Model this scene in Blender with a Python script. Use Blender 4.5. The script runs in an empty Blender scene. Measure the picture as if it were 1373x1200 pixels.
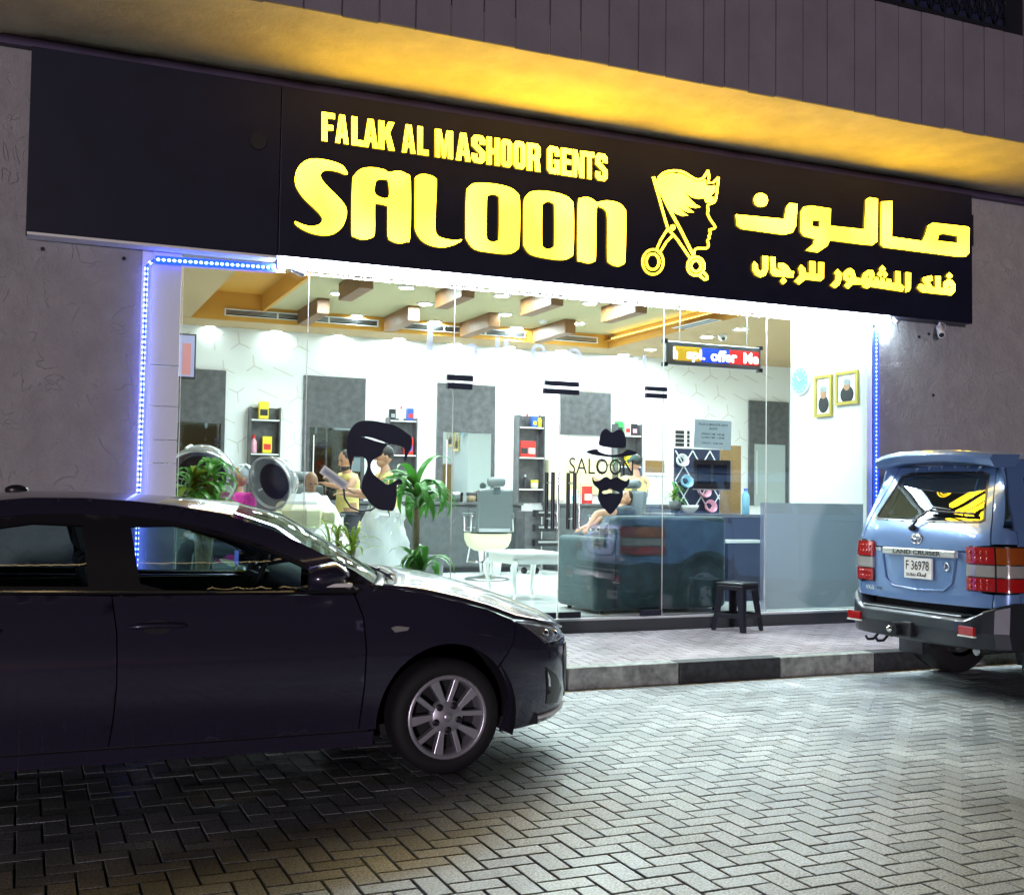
import bpy, bmesh, math, random
from mathutils import Vector, Matrix
from mathutils.geometry import delaunay_2d_cdt

random.seed(7)
R = math.radians
PI = math.pi
SC = bpy.context.scene
COL = SC.collection

# ------------------------------------------------------------------ camera, sky, light, exposure
F_PX, W_PX, H_PX = 1514.8, 1373.0, 1200.0
FW = Vector((0.39757252, 0.91646368, 0.04506001))
RI = Vector((0.91705752, -0.398513, 0.01388868))
UP = Vector((-0.03068547, -0.03580087, 0.99888773))
CAM = Vector((0.0, -9.69165541, 1.46563463))
cd = bpy.data.cameras.new('camera')
cam = bpy.data.objects.new('camera', cd)
COL.objects.link(cam)
M = Matrix((RI, UP, -FW)).transposed().to_4x4()
M.translation = CAM
cam.matrix_world = M
cd.sensor_width = 36.0
cd.lens = 36.0 * F_PX / W_PX
cd.clip_start = 0.1
cd.clip_end = 800.0
SC.camera = cam

wd = bpy.data.worlds.new('World')
SC.world = wd
wd.use_nodes = True
wn = wd.node_tree
bg = wn.nodes['Background']
sky = wn.nodes.new('ShaderNodeTexSky')
sky.sky_type = 'NISHITA'
sky.sun_disc = False
SUN_EL, SUN_AZ = 1.5, 200.0            # low glow of the street behind the camera
sky.sun_elevation = R(2.0)
sky.sun_rotation = R(SUN_AZ)
wn.links.new(sky.outputs['Color'], bg.inputs['Color'])
bg.inputs['Strength'].default_value = 0.010
sl = bpy.data.lights.new('sun', 'SUN')
sl.energy = 1.1
sl.angle = R(3)
sl.color = (1.0, 0.86, 0.97)
so = bpy.data.objects.new('sun', sl)
COL.objects.link(so)
so.rotation_euler = (R(90 - SUN_EL), 0, R(-28))
so.location = (-12, -25, 6)

SC.view_settings.view_transform = 'Standard'
SC.view_settings.look = 'None'
SC.view_settings.gamma = 1.0
SC.view_settings.use_curve_mapping = False
SC.view_settings.exposure = 0.0
SC.render.engine = 'CYCLES'
SC.cycles.use_denoising = True
SC.cycles.max_bounces = 10
SC.cycles.transparent_max_bounces = 24
SC.cycles.glossy_bounces = 4
SC.cycles.diffuse_bounces = 4
SC.cycles.caustics_reflective = False
SC.cycles.caustics_refractive = False
SC.cycles.sample_clamp_indirect = 6.0

# ------------------------------------------------------------------ helpers
def ray(u, v):
    return FW * F_PX + RI * (u - W_PX / 2) - UP * (v - H_PX / 2)

def at(u, v, ax, val):
    """world point seen at photo pixel (u, v) on the plane axis = val"""
    d = ray(u, v)
    return CAM + d * ((val - CAM[ax]) / d[ax])

def atY(u, v, y): return at(u, v, 1, y)
def atX(u, v, x): return at(u, v, 0, x)
def atZ(u, v, z): return at(u, v, 2, z)

def wl(o):
    p = Vector((0, 0, 0))
    while o is not None:
        p = p + o.location
        o = o.parent
    return p

def tag(o, label=None, cat=None, group=None, kind=None):
    if label: o['label'] = label
    if cat: o['category'] = cat
    if group: o['group'] = group
    if kind: o['kind'] = kind
    return o

def thing(name, label, cat, loc=(0, 0, 0), group=None):
    o = bpy.data.objects.new(name, None)
    o.empty_display_size = 0.1
    COL.objects.link(o)
    o.location = loc
    return tag(o, label, cat, group)

def copy_tree(o, parent=None):
    c = o.copy()
    COL.objects.link(c)
    c.parent = parent
    for ch in list(o.children):
        copy_tree(ch, c)
    return c

def link(name, me, parent=None):
    o = bpy.data.objects.new(name, me)
    COL.objects.link(o)
    if parent is not None: o.parent = parent
    return o

def pip(x, y, poly):
    c = False
    n = len(poly)
    j = n - 1
    for i in range(n):
        xi, yi = poly[i]; xj, yj = poly[j]
        if (yi > y) != (yj > y) and x < (xj - xi) * (y - yi) / (yj - yi) + xi:
            c = not c
        j = i
    return c

def area2(poly):
    return sum(poly[i - 1][0] * poly[i][1] - poly[i][0] * poly[i - 1][1] for i in range(len(poly))) / 2

def ccw(poly):
    return list(poly) if area2(poly) > 0 else list(poly)[::-1]

def smooth_loop(pts, n=4, closed=True):
    out = []
    N = len(pts)
    rng = range(N) if closed else range(N - 1)
    for i in rng:
        if closed:
            p0, p1, p2, p3 = pts[i - 1], pts[i], pts[(i + 1) % N], pts[(i + 2) % N]
        else:
            p0, p1, p2, p3 = pts[max(i - 1, 0)], pts[i], pts[i + 1], pts[min(i + 2, N - 1)]
        for k in range(n):
            t = k / n
            out.append(tuple(0.5 * (2 * b + (c - a) * t + (2 * a - 5 * b + 4 * c - d) * t * t + (3 * b - a - 3 * c + d) * t ** 3)
                             for a, b, c, d in zip(p0, p1, p2, p3)))
    if not closed: out.append(tuple(pts[-1]))
    return out

def resample(poly, step, closed=True):
    out = []
    N = len(poly)
    for i in range(N if closed else N - 1):
        a, b = poly[i], poly[(i + 1) % N]
        L = math.hypot(b[0] - a[0], b[1] - a[1])
        k = max(1, int(round(L / step)))
        for j in range(k):
            t = j / k
            out.append((a[0] + (b[0] - a[0]) * t, a[1] + (b[1] - a[1]) * t))
    if not closed: out.append(tuple(poly[-1]))
    return out

def inset(poly, d):
    poly = ccw(poly)
    N = len(poly)
    out = []
    for i in range(N):
        a, b, c = Vector(poly[i - 1]), Vector(poly[i]), Vector(poly[(i + 1) % N])
        e1, e2 = (b - a), (c - b)
        if e1.length < 1e-9 or e2.length < 1e-9:
            out.append(tuple(b)); continue
        e1.normalize(); e2.normalize()
        n = Vector((-e1.y - e2.y, e1.x + e2.x))
        if n.length < 1e-6: out.append(tuple(b)); continue
        n.normalize()
        k = max(0.35, n.dot(Vector((-e1.y, e1.x))))
        out.append(tuple(b + n * (d / k)))
    return out

def cdt(outline, holes=(), grid=None):
    outline = ccw(outline)
    vs, es = [], []
    for lp in [outline] + [list(h) for h in holes]:
        o = len(vs)
        vs += [Vector(p) for p in lp]
        es += [(o + i, o + (i + 1) % len(lp)) for i in range(len(lp))]
    if grid:
        xs = [p[0] for p in outline]; ys = [p[1] for p in outline]
        x = min(xs) + grid * 0.5
        r = 0
        while x < max(xs):
            y = min(ys) + grid * (0.5 if r % 2 else 0.25)
            while y < max(ys):
                if pip(x, y, outline) and not any(pip(x, y, h) for h in holes):
                    vs.append(Vector((x, y)))
                y += grid
            x += grid; r += 1
    v, e, f, *_ = delaunay_2d_cdt(vs, es, [], 0, 1e-6)
    tr = []
    for t in f:
        cx = sum(v[i].x for i in t) / len(t); cy = sum(v[i].y for i in t) / len(t)
        if pip(cx, cy, outline) and not any(pip(cx, cy, h) for h in holes):
            a = area2([(v[i].x, v[i].y) for i in t])
            tr.append(tuple(t) if a > 0 else tuple(t)[::-1])
    return [(p.x, p.y) for p in v], tr

class MB:
    def __init__(s):
        s.v, s.f, s.sm, s.mi = [], [], [], []
    def add(s, vs, fs, sm=False, mi=0):
        o = len(s.v)
        s.v += [tuple(p) for p in vs]
        for f in fs:
            s.f.append(tuple(o + i for i in f)); s.sm.append(sm); s.mi.append(mi)
        return s
    def box(s, x0, x1, y0, y1, z0, z1, M=None):
        vs = [Vector(p) for p in ((x0, y0, z0), (x1, y0, z0), (x1, y1, z0), (x0, y1, z0), (x0, y0, z1), (x1, y0, z1), (x1, y1, z1), (x0, y1, z1))]
        if M is not None: vs = [M @ p for p in vs]
        return s.add(vs, [(0, 3, 2, 1), (4, 5, 6, 7), (0, 1, 5, 4), (1, 2, 6, 5), (2, 3, 7, 6), (3, 0, 4, 7)])
    def cbox(s, c, size, M=None):
        a, b, d = size[0] / 2, size[1] / 2, size[2] / 2
        T = Matrix.Translation(Vector(c)) @ (M.to_4x4() if M is not None else Matrix())
        return s.box(-a, a, -b, b, -d, d, T)
    def bar(s, p0, p1, w, h=None):
        p0, p1 = Vector(p0), Vector(p1)
        d = p1 - p0
        q = d.to_track_quat('Z', 'Y').to_matrix().to_4x4()
        T = Matrix.Translation(p0) @ q
        h = h or w
        return s.box(-w / 2, w / 2, -h / 2, h / 2, 0, d.length, T)
    def tube(s, pts, r, seg=8, closed=False, cap=True):
        pts = [Vector(p) for p in pts]
        n = len(pts)
        rs = r if isinstance(r, (list, tuple)) else [r] * n
        rings = []
        prev = None
        for i in range(n):
            if closed: t = pts[(i + 1) % n] - pts[i - 1]
            else: t = pts[min(i + 1, n - 1)] - pts[max(i - 1, 0)]
            t.normalize()
            if prev is None:
                a = Vector((0, 0, 1)) if abs(t.z) < 0.9 else Vector((1, 0, 0))
                a = (a - t * a.dot(t)).normalized()
            else:
                a = (prev - t * prev.dot(t)).normalized()
            prev = a
            b = t.cross(a)
            rings.append([pts[i] + (a * math.cos(2 * PI * k / seg) + b * math.sin(2 * PI * k / seg)) * rs[i] for k in range(seg)])
        vs = [p for g in rings for p in g]
        fs = []
        for i in range(n if closed else n - 1):
            j = (i + 1) % n
            for k in range(seg):
                k2 = (k + 1) % seg
                fs.append((i * seg + k, i * seg + k2, j * seg + k2, j * seg + k))
        s.add(vs, fs, True)
        if cap and not closed:
            s.add(rings[0], [tuple(range(seg))[::-1]])
            s.add(rings[-1], [tuple(range(seg))])
        return s
    def cyl(s, p0, p1, r0, r1=None, seg=16, cap=True):
        return s.tube([p0, p1], [r0, r0 if r1 is None else r1], seg, cap=cap)
    def lathe(s, prof, c=(0, 0, 0), M=None, seg=24, sm=True, arc=2 * PI):
        c = Vector(c)
        vs = []
        full = abs(arc - 2 * PI) < 1e-6
        ns = seg if full else seg + 1
        for (r, z) in prof:
            for k in range(ns):
                a = arc * k / seg
                p = Vector((r * math.cos(a), r * math.sin(a), z))
                vs.append(c + (M @ p if M is not None else p))
        fs = []
        for i in range(len(prof) - 1):
            for k in range(seg):
                k2 = (k + 1) % ns
                fs.append((i * ns + k, i * ns + k2, (i + 1) * ns + k2, (i + 1) * ns + k))
        return s.add(vs, fs, sm)
    def ell(s, c, r, seg=12, rings=8, M=None):
        r = (r, r, r) if isinstance(r, (int, float)) else r
        c = Vector(c)
        vs = []
        for i in range(rings + 1):
            t = PI * i / rings
            for k in range(seg):
                a = 2 * PI * k / seg
                p = Vector((r[0] * math.sin(t) * math.cos(a), r[1] * math.sin(t) * math.sin(a), -r[2] * math.cos(t)))
                vs.append(c + (M @ p if M is not None else p))
        fs = []
        for i in range(rings):
            for k in range(seg):
                k2 = (k + 1) % seg
                fs.append((i * seg + k, i * seg + k2, (i + 1) * seg + k2, (i + 1) * seg + k))
        return s.add(vs, fs, True)
    def prism(s, outline, holes, fr, bk):
        """extruded flat shape: fr / bk map (a, b) to the front / back point"""
        outline = ccw(outline)
        v, t = cdt(outline, holes)
        s.add([fr(*p) for p in v], t)
        s.add([bk(*p) for p in v], [f[::-1] for f in t], mi=1)
        for lp, flip in [(outline, False)] + [(ccw(h), True) for h in holes]:
            n = len(lp)
            vs = [fr(*p) for p in lp] + [bk(*p) for p in lp]
            fs = []
            for i in range(n):
                j = (i + 1) % n
                f = (i, n + i, n + j, j)
                fs.append(f[::-1] if flip else f)
            s.add(vs, fs, mi=1)
        return s
    def build(s, name, mat=None, parent=None, smooth=None, bevel=0, kind=None, loc=None, seg=2):
        base = wl(parent) if parent is not None else Vector((0, 0, 0))
        if loc is not None: base = Vector(loc)
        me = bpy.data.meshes.new(name)
        me.from_pydata([(p[0] - base.x, p[1] - base.y, p[2] - base.z) for p in s.v], [], s.f)
        sm = s.sm if smooth is None else [smooth] * len(s.f)
        me.polygons.foreach_set('use_smooth', sm)
        if isinstance(mat, (list, tuple)):
            for m in mat: me.materials.append(m)
            me.polygons.foreach_set('material_index', s.mi)
        elif mat is not None: me.materials.append(mat)
        me.update()
        o = link(name, me, parent)
        if loc is not None and parent is None: o.location = loc
        if bevel:
            b = o.modifiers.new('bevel', 'BEVEL')
            b.width = bevel; b.segments = seg; b.limit_method = 'ANGLE'; b.angle_limit = R(40)
        if kind: o['kind'] = kind
        return o

def one(name, label, cat, mb, mat, group=None, bevel=0, smooth=None):
    """a thing that is a single mesh"""
    xs = [p[0] for p in mb.v]; ys = [p[1] for p in mb.v]; zs = [p[2] for p in mb.v]
    o = mb.build(name, mat, None, smooth, bevel, loc=((min(xs) + max(xs)) / 2, (min(ys) + max(ys)) / 2, min(zs)))
    return tag(o, label, cat, group)

def text_mesh(name, txt, mat, parent, org, xdir, ydir, width=None, height=0.1, depth=0.004, bold=0.0, align='CENTER'):
    """flat lettering: org = centre of the line, xdir / ydir unit vectors"""
    cu = bpy.data.curves.new('lettering', 'FONT')
    cu.body = txt
    cu.size = 1.0
    cu.offset = bold
    cu.resolution_u = 3
    tmp = bpy.data.objects.new('lettering', cu)
    COL.objects.link(tmp)
    dg = bpy.context.evaluated_depsgraph_get()
    me = bpy.data.meshes.new_from_object(tmp.evaluated_get(dg))
    bpy.data.objects.remove(tmp); bpy.data.curves.remove(cu)
    xs = [v.co.x for v in me.vertices]; ys = [v.co.y for v in me.vertices]
    x0, x1, y0, y1 = min(xs), max(xs), min(ys), max(ys)
    sy = height / (y1 - y0)
    sx = (width / (x1 - x0)) if width else sy
    xd, yd = Vector(xdir), Vector(ydir)
    nd = xd.cross(yd)
    base = wl(parent) if parent is not None else Vector((0, 0, 0))
    for v in me.vertices:
        p = Vector(org) + xd * ((v.co.x - (x0 + x1) / 2) * sx) + yd * ((v.co.y - (y0 + y1) / 2) * sy) + nd * depth
        v.co = p - base
    me.materials.clear()
    me.materials.append(mat)
    me.name = name
    return link(name, me, parent)

# ------------------------------------------------------------------ materials
MAT = {}
def mat(name, col, rough=0.5, metal=0.0, spec=0.5, noise=None, bump=None, emit=None, coat=0.0, trans=0.0, flake=None, rnoise=None, sheen=0.0, transl=0.0):
    m = bpy.data.materials.new(name)
    m.use_nodes = True
    nt = m.node_tree
    b = nt.nodes['Principled BSDF']
    b.inputs['Base Color'].default_value = (*col, 1)
    b.inputs['Roughness'].default_value = rough
    b.inputs['Metallic'].default_value = metal
    b.inputs['Specular IOR Level'].default_value = spec
    b.inputs['Coat Weight'].default_value = coat
    b.inputs['Coat Roughness'].default_value = 0.04
    b.inputs['Transmission Weight'].default_value = trans
    if sheen: b.inputs['Sheen Weight'].default_value = sheen
    if emit:
        b.inputs['Emission Color'].default_value = (*emit[0], 1)
        b.inputs['Emission Strength'].default_value = emit[1]
    tc = nt.nodes.new('ShaderNodeTexCoord')
    if noise:
        sc, amt = noise[0], noise[1]
        n = nt.nodes.new('ShaderNodeTexNoise')
        n.inputs['Scale'].default_value = sc
        n.inputs['Detail'].default_value = 6
        nt.links.new(tc.outputs['Object'], n.inputs['Vector'])
        r = nt.nodes.new('ShaderNodeMapRange')
        r.inputs['From Min'].default_value = 0.3; r.inputs['From Max'].default_value = 0.7
        r.inputs['To Min'].default_value = 1 - amt; r.inputs['To Max'].default_value = 1 + amt
        nt.links.new(n.outputs['Fac'], r.inputs['Value'])
        mx = nt.nodes.new('ShaderNodeVectorMath'); mx.operation = 'SCALE'
        mx.inputs[0].default_value = col
        nt.links.new(r.outputs['Result'], mx.inputs['Scale'])
        nt.links.new(mx.outputs['Vector'], b.inputs['Base Color'])
    if rnoise:
        n3 = nt.nodes.new('ShaderNodeTexNoise'); n3.inputs['Scale'].default_value = rnoise[0]; n3.inputs['Detail'].default_value = 4
        nt.links.new(tc.outputs['Object'], n3.inputs['Vector'])
        r3 = nt.nodes.new('ShaderNodeMapRange')
        r3.inputs['From Min'].default_value = 0.3; r3.inputs['From Max'].default_value = 0.7
        r3.inputs['To Min'].default_value = rnoise[1]; r3.inputs['To Max'].default_value = rnoise[2]
        nt.links.new(n3.outputs['Fac'], r3.inputs['Value'])
        nt.links.new(r3.outputs['Result'], b.inputs['Roughness'])
    if bump:
        n2 = nt.nodes.new('ShaderNodeTexNoise')
        n2.inputs['Scale'].default_value = bump[0]; n2.inputs['Detail'].default_value = 5
        nt.links.new(tc.outputs['Object'], n2.inputs['Vector'])
        bp = nt.nodes.new('ShaderNodeBump')
        bp.inputs['Strength'].default_value = bump[1]; bp.inputs['Distance'].default_value = bump[2] if len(bump) > 2 else 0.01
        nt.links.new(n2.outputs['Fac'], bp.inputs['Height'])
        nt.links.new(bp.outputs['Normal'], b.inputs['Normal'])
    if transl:
        tl = nt.nodes.new('ShaderNodeBsdfTranslucent'); tl.inputs['Color'].default_value = (*col, 1)
        mt = nt.nodes.new('ShaderNodeMixShader'); mt.inputs[0].default_value = transl
        nt.links.new(b.outputs[0], mt.inputs[1]); nt.links.new(tl.outputs[0], mt.inputs[2])
        nt.links.new(mt.outputs[0], nt.nodes['Material Output'].inputs['Surface'])
    MAT[name] = m
    return m

def glass(name, tint, refl=1.0, rough=0.0, ior=1.5, base=None):
    """thin pane: clear transmission with a Fresnel mirror reflection on top"""
    m = bpy.data.materials.new(name)
    m.use_nodes = True
    nt = m.node_tree
    nt.nodes.remove(nt.nodes['Principled BSDF'])
    out = nt.nodes['Material Output']
    t = nt.nodes.new('ShaderNodeBsdfTransparent'); t.inputs['Color'].default_value = (*tint, 1)
    g = nt.nodes.new('ShaderNodeBsdfGlossy'); g.inputs['Roughness'].default_value = rough
    fr = nt.nodes.new('ShaderNodeFresnel'); fr.inputs['IOR'].default_value = ior
    # a thin pane reflects alike on both faces: undo the index swap on the back face
    gb = nt.nodes.new('ShaderNodeNewGeometry')
    mi = nt.nodes.new('ShaderNodeMapRange'); mi.inputs['To Min'].default_value = ior; mi.inputs['To Max'].default_value = 1.0 / ior
    nt.links.new(gb.outputs['Backfacing'], mi.inputs['Value']); nt.links.new(mi.outputs[0], fr.inputs['IOR'])
    mu = nt.nodes.new('ShaderNodeMath'); mu.operation = 'MULTIPLY'; mu.inputs[1].default_value = refl; mu.use_clamp = True
    nt.links.new(fr.outputs['Fac'], mu.inputs[0])
    mx = nt.nodes.new('ShaderNodeMixShader')
    nt.links.new(mu.outputs[0], mx.inputs[0]); nt.links.new(t.outputs[0], mx.inputs[1]); nt.links.new(g.outputs[0], mx.inputs[2])
    last = mx
    if base:
        d = nt.nodes.new('ShaderNodeBsdfDiffuse'); d.inputs['Color'].default_value = (*base[0], 1)
        m2 = nt.nodes.new('ShaderNodeMixShader'); m2.inputs[0].default_value = base[1]
        nt.links.new(mx.outputs[0], m2.inputs[1]); nt.links.new(d.outputs[0], m2.inputs[2])
        last = m2
    nt.links.new(last.outputs[0], out.inputs['Surface'])
    MAT[name] = m
    return m

def paver_mat(name, c1, c2, rough, bumpd, spot=0.35):
    m = mat(name, c1, rough)
    nt = m.node_tree; b = nt.nodes['Principled BSDF']
    tc = [n for n in nt.nodes if n.type == 'TEX_COORD'][0]
    geo = nt.nodes.new('ShaderNodeNewGeometry'); oi = nt.nodes.new('ShaderNodeObjectInfo')
    ad = nt.nodes.new('ShaderNodeMath'); ad.operation = 'ADD'
    nt.links.new(geo.outputs['Random Per Island'], ad.inputs[0]); nt.links.new(oi.outputs['Random'], ad.inputs[1])
    fr = nt.nodes.new('ShaderNodeMath'); fr.operation = 'FRACT'
    nt.links.new(ad.outputs[0], fr.inputs[0])
    mx = nt.nodes.new('ShaderNodeMix'); mx.data_type = 'RGBA'
    mx.inputs[6].default_value = (*c1, 1); mx.inputs[7].default_value = (*c2, 1)
    nt.links.new(fr.outputs[0], mx.inputs[0])
    n1 = nt.nodes.new('ShaderNodeTexNoise'); n1.inputs['Scale'].default_value = 95; n1.inputs['Detail'].default_value = 2
    n2 = nt.nodes.new('ShaderNodeTexNoise'); n2.inputs['Scale'].default_value = 1.3; n2.inputs['Detail'].default_value = 5
    nt.links.new(geo.outputs['Position'], n1.inputs['Vector']); nt.links.new(geo.outputs['Position'], n2.inputs['Vector'])
    r1 = nt.nodes.new('ShaderNodeMapRange'); r1.inputs['From Min'].default_value = 0.36; r1.inputs['From Max'].default_value = 0.6
    r1.inputs['To Min'].default_value = 1 - spot; r1.inputs['To Max'].default_value = 1.12
    r2 = nt.nodes.new('ShaderNodeMapRange'); r2.inputs['From Min'].default_value = 0.3; r2.inputs['From Max'].default_value = 0.7
    r2.inputs['To Min'].default_value = 0.60; r2.inputs['To Max'].default_value = 1.2
    nt.links.new(n1.outputs['Fac'], r1.inputs['Value']); nt.links.new(n2.outputs['Fac'], r2.inputs['Value'])
    mu = nt.nodes.new('ShaderNodeMath'); mu.operation = 'MULTIPLY'
    nt.links.new(r1.outputs[0], mu.inputs[0]); nt.links.new(r2.outputs[0], mu.inputs[1])
    sc = nt.nodes.new('ShaderNodeVectorMath'); sc.operation = 'SCALE'
    nt.links.new(mx.outputs[2], sc.inputs[0]); nt.links.new(mu.outputs[0], sc.inputs['Scale'])
    nt.links.new(sc.outputs['Vector'], b.inputs['Base Color'])
    r3 = nt.nodes.new('ShaderNodeMapRange'); r3.inputs['From Min'].default_value = 0.3; r3.inputs['From Max'].default_value = 0.7
    r3.inputs['To Min'].default_value = rough - 0.1; r3.inputs['To Max'].default_value = rough + 0.14
    nt.links.new(n2.outputs['Fac'], r3.inputs['Value']); nt.links.new(r3.outputs[0], b.inputs['Roughness'])
    bp = nt.nodes.new('ShaderNodeBump'); bp.inputs['Strength'].default_value = 0.6; bp.inputs['Distance'].default_value = bumpd
    nt.links.new(n1.outputs['Fac'], bp.inputs['Height']); nt.links.new(bp.outputs['Normal'], b.inputs['Normal'])
    return m

def stucco_mat(name, col, rough=0.85, stroke=0.26, dist=0.04):
    m = mat(name, col, rough)
    nt = m.node_tree; b = nt.nodes['Principled BSDF']
    geo = nt.nodes.new('ShaderNodeNewGeometry')
    n0 = nt.nodes.new('ShaderNodeTexNoise'); n0.inputs['Scale'].default_value = 2.2; n0.inputs['Detail'].default_value = 4
    nt.links.new(geo.outputs['Position'], n0.inputs['Vector'])
    # broken trowel strokes: thin contour lines of a distorted noise
    vo = nt.nodes.new('ShaderNodeTexNoise'); vo.inputs['Scale'].default_value = 3.1; vo.inputs['Detail'].default_value = 3.5; vo.inputs['Distortion'].default_value = 0.8
    nt.links.new(geo.outputs['Position'], vo.inputs['Vector'])
    sbt = nt.nodes.new('ShaderNodeMath'); sbt.operation = 'SUBTRACT'; sbt.inputs[1].default_value = 0.5
    nt.links.new(vo.outputs['Fac'], sbt.inputs[0])
    ab = nt.nodes.new('ShaderNodeMath'); ab.operation = 'ABSOLUTE'
    nt.links.new(sbt.outputs[0], ab.inputs[0])
    r0 = nt.nodes.new('ShaderNodeMapRange'); r0.inputs['From Min'].default_value = 0.0; r0.inputs['From Max'].default_value = 0.013
    r0.inputs['To Min'].default_value = 1.0; r0.inputs['To Max'].default_value = 0.0
    nt.links.new(ab.outputs[0], r0.inputs['Value'])
    nm = nt.nodes.new('ShaderNodeTexNoise'); nm.inputs['Scale'].default_value = 3.6; nm.inputs['Detail'].default_value = 4
    nt.links.new(geo.outputs['Position'], nm.inputs['Vector'])
    rm = nt.nodes.new('ShaderNodeMapRange'); rm.inputs['From Min'].default_value = 0.50; rm.inputs['From Max'].default_value = 0.58
    nt.links.new(nm.outputs['Fac'], rm.inputs['Value'])
    mu = nt.nodes.new('ShaderNodeMath'); mu.operation = 'MULTIPLY'
    nt.links.new(r0.outputs[0], mu.inputs[0]); nt.links.new(rm.outputs[0], mu.inputs[1])
    n1 = nt.nodes.new('ShaderNodeTexNoise'); n1.inputs['Scale'].default_value = 9; n1.inputs['Detail'].default_value = 8; n1.inputs['Roughness'].default_value = 0.65
    nt.links.new(geo.outputs['Position'], n1.inputs['Vector'])
    ad = nt.nodes.new('ShaderNodeMath'); ad.operation = 'MULTIPLY_ADD'; ad.inputs[1].default_value = stroke
    nt.links.new(mu.outputs[0], ad.inputs[0]); nt.links.new(n1.outputs['Fac'], ad.inputs[2])
    bp = nt.nodes.new('ShaderNodeBump'); bp.inputs['Strength'].default_value = 0.8; bp.inputs['Distance'].default_value = dist
    nt.links.new(ad.outputs[0], bp.inputs['Height']); nt.links.new(bp.outputs['Normal'], b.inputs['Normal'])
    r1 = nt.nodes.new('ShaderNodeMapRange'); r1.inputs['From Min'].default_value = 0.3; r1.inputs['From Max'].default_value = 0.7
    r1.inputs['To Min'].default_value = 0.88; r1.inputs['To Max'].default_value = 1.1
    nt.links.new(nm.outputs['Fac'], r1.inputs['Value'])
    sb = nt.nodes.new('ShaderNodeMath'); sb.operation = 'MULTIPLY_ADD'; sb.inputs[1].default_value = 0.0
    nt.links.new(mu.outputs[0], sb.inputs[0]); nt.links.new(r1.outputs[0], sb.inputs[2])
    sc = nt.nodes.new('ShaderNodeVectorMath'); sc.operation = 'SCALE'; sc.inputs[0].default_value = col
    nt.links.new(sb.outputs[0], sc.inputs['Scale']); nt.links.new(sc.outputs['Vector'], b.inputs['Base Color'])
    return m

paver_mat('paver', (0.36, 0.39, 0.415), (0.58, 0.62, 0.65), 0.42, 0.0015, 0.5)
paver_mat('pink_paver', (0.27, 0.225, 0.24), (0.36, 0.31, 0.33), 0.5, 0.001, 0.15)
mat('line_paint', (0.55, 0.56, 0.55), 0.7, noise=(18, 0.5))
mat('grout', (0.020, 0.020, 0.021), 0.95, noise=(40, 0.4))
mat('asphalt', (0.06, 0.06, 0.06), 0.9, noise=(30, 0.3))
mat('kerb_light', (0.27, 0.29, 0.27), 0.7, noise=(14, 0.45), bump=(40, 0.6, 0.01))
mat('kerb_dark', (0.028, 0.030, 0.034), 0.65, noise=(16, 0.5), bump=(40, 0.6, 0.01))
stucco_mat('stucco', (0.33, 0.325, 0.33))
stucco_mat('soffit_paint', (0.68, 0.58, 0.42), 0.85, 0.10, 0.015)
mat('fascia_paint', (0.20, 0.18, 0.205), 0.85, noise=(2.5, 0.10), bump=(25, 0.5, 0.01))
mat('dark_metal', (0.02, 0.022, 0.03), 0.5, 0.4)
mat('sign_face', (0.007, 0.009, 0.026), 0.42, spec=0.4, noise=(3, 0.15))
mat('sign_trim', (0.10, 0.09, 0.13), 0.4)
mat('rail_purple', (0.09, 0.07, 0.14), 0.5)
lf = mat('letter_face', (0.8, 0.6, 0.05), 0.4, emit=((1.0, 0.61, 0.014), 20.0))
nt = lf.node_tree
ln = nt.nodes.new('ShaderNodeTexNoise'); ln.inputs['Scale'].default_value = 1.6; ln.inputs['Detail'].default_value = 1.0
lg = nt.nodes.new('ShaderNodeNewGeometry'); nt.links.new(lg.outputs['Position'], ln.inputs['Vector'])
lr_ = nt.nodes.new('ShaderNodeMapRange')
lr_.inputs['From Min'].default_value = 0.35; lr_.inputs['From Max'].default_value = 0.65; lr_.inputs['To Min'].default_value = 10.0; lr_.inputs['To Max'].default_value = 26.0
nt.links.new(ln.outputs['Fac'], lr_.inputs['Value']); nt.links.new(lr_.outputs[0], nt.nodes['Principled BSDF'].inputs['Emission Strength'])
mat('letter_side', (0.05, 0.045, 0.02), 0.5, emit=((1.0, 0.62, 0.010), 0.35))
mat('white_tube', (0.9, 0.9, 0.9), 0.4, emit=((0.72, 0.90, 1.0), 150.0))
mat('led_bead', (0.9, 0.9, 1.0), 0.3, emit=((0.45, 0.72, 1.0), 6.0))
mat('led_bead_white', (0.9, 0.9, 1.0), 0.3, emit=((0.8, 0.92, 1.0), 9.0))
mat('led_tape', (0.02, 0.05, 0.6), 0.4, emit=((0.004, 0.03, 1.0), 4.5))
mat('led_tape_dim', (0.02, 0.05, 0.6), 0.4, emit=((0.006, 0.04, 1.0), 2.2))
mat('led_bead_dim', (0.9, 0.9, 1.0), 0.3, emit=((0.45, 0.66, 1.0), 3.0))
mat('granite_dark', (0.05, 0.058, 0.062), 0.35, noise=(160, 0.7))
mat('white_wall', (0.86, 0.87, 0.86), 0.6)
mat('wall_print', (0.66, 0.61, 0.56), 0.6)
mat('white_tile', (0.74, 0.77, 0.78), 0.3)
mat('floor_tile', (0.78, 0.80, 0.79), 0.16, noise=(3, 0.06))
mat('ceiling_paint', (0.50, 0.44, 0.25), 0.7)
mat('soffit_orange', (0.62, 0.30, 0.04), 0.6)
mat('soffit_tan', (0.46, 0.31, 0.15), 0.6)
mat('beam_wood', (0.20, 0.088, 0.030), 0.5, noise=(6, 0.2))
mat('lamp_disc', (1, 1, 1), 0.4, emit=((0.80, 0.97, 1.0), 860.0))
mat('cove_light', (1, 0.8, 0.3), 0.4, emit=((1.0, 0.72, 0.12), 9.0))
mat('lamp_rim', (0.85, 0.85, 0.85), 0.4)
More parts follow.
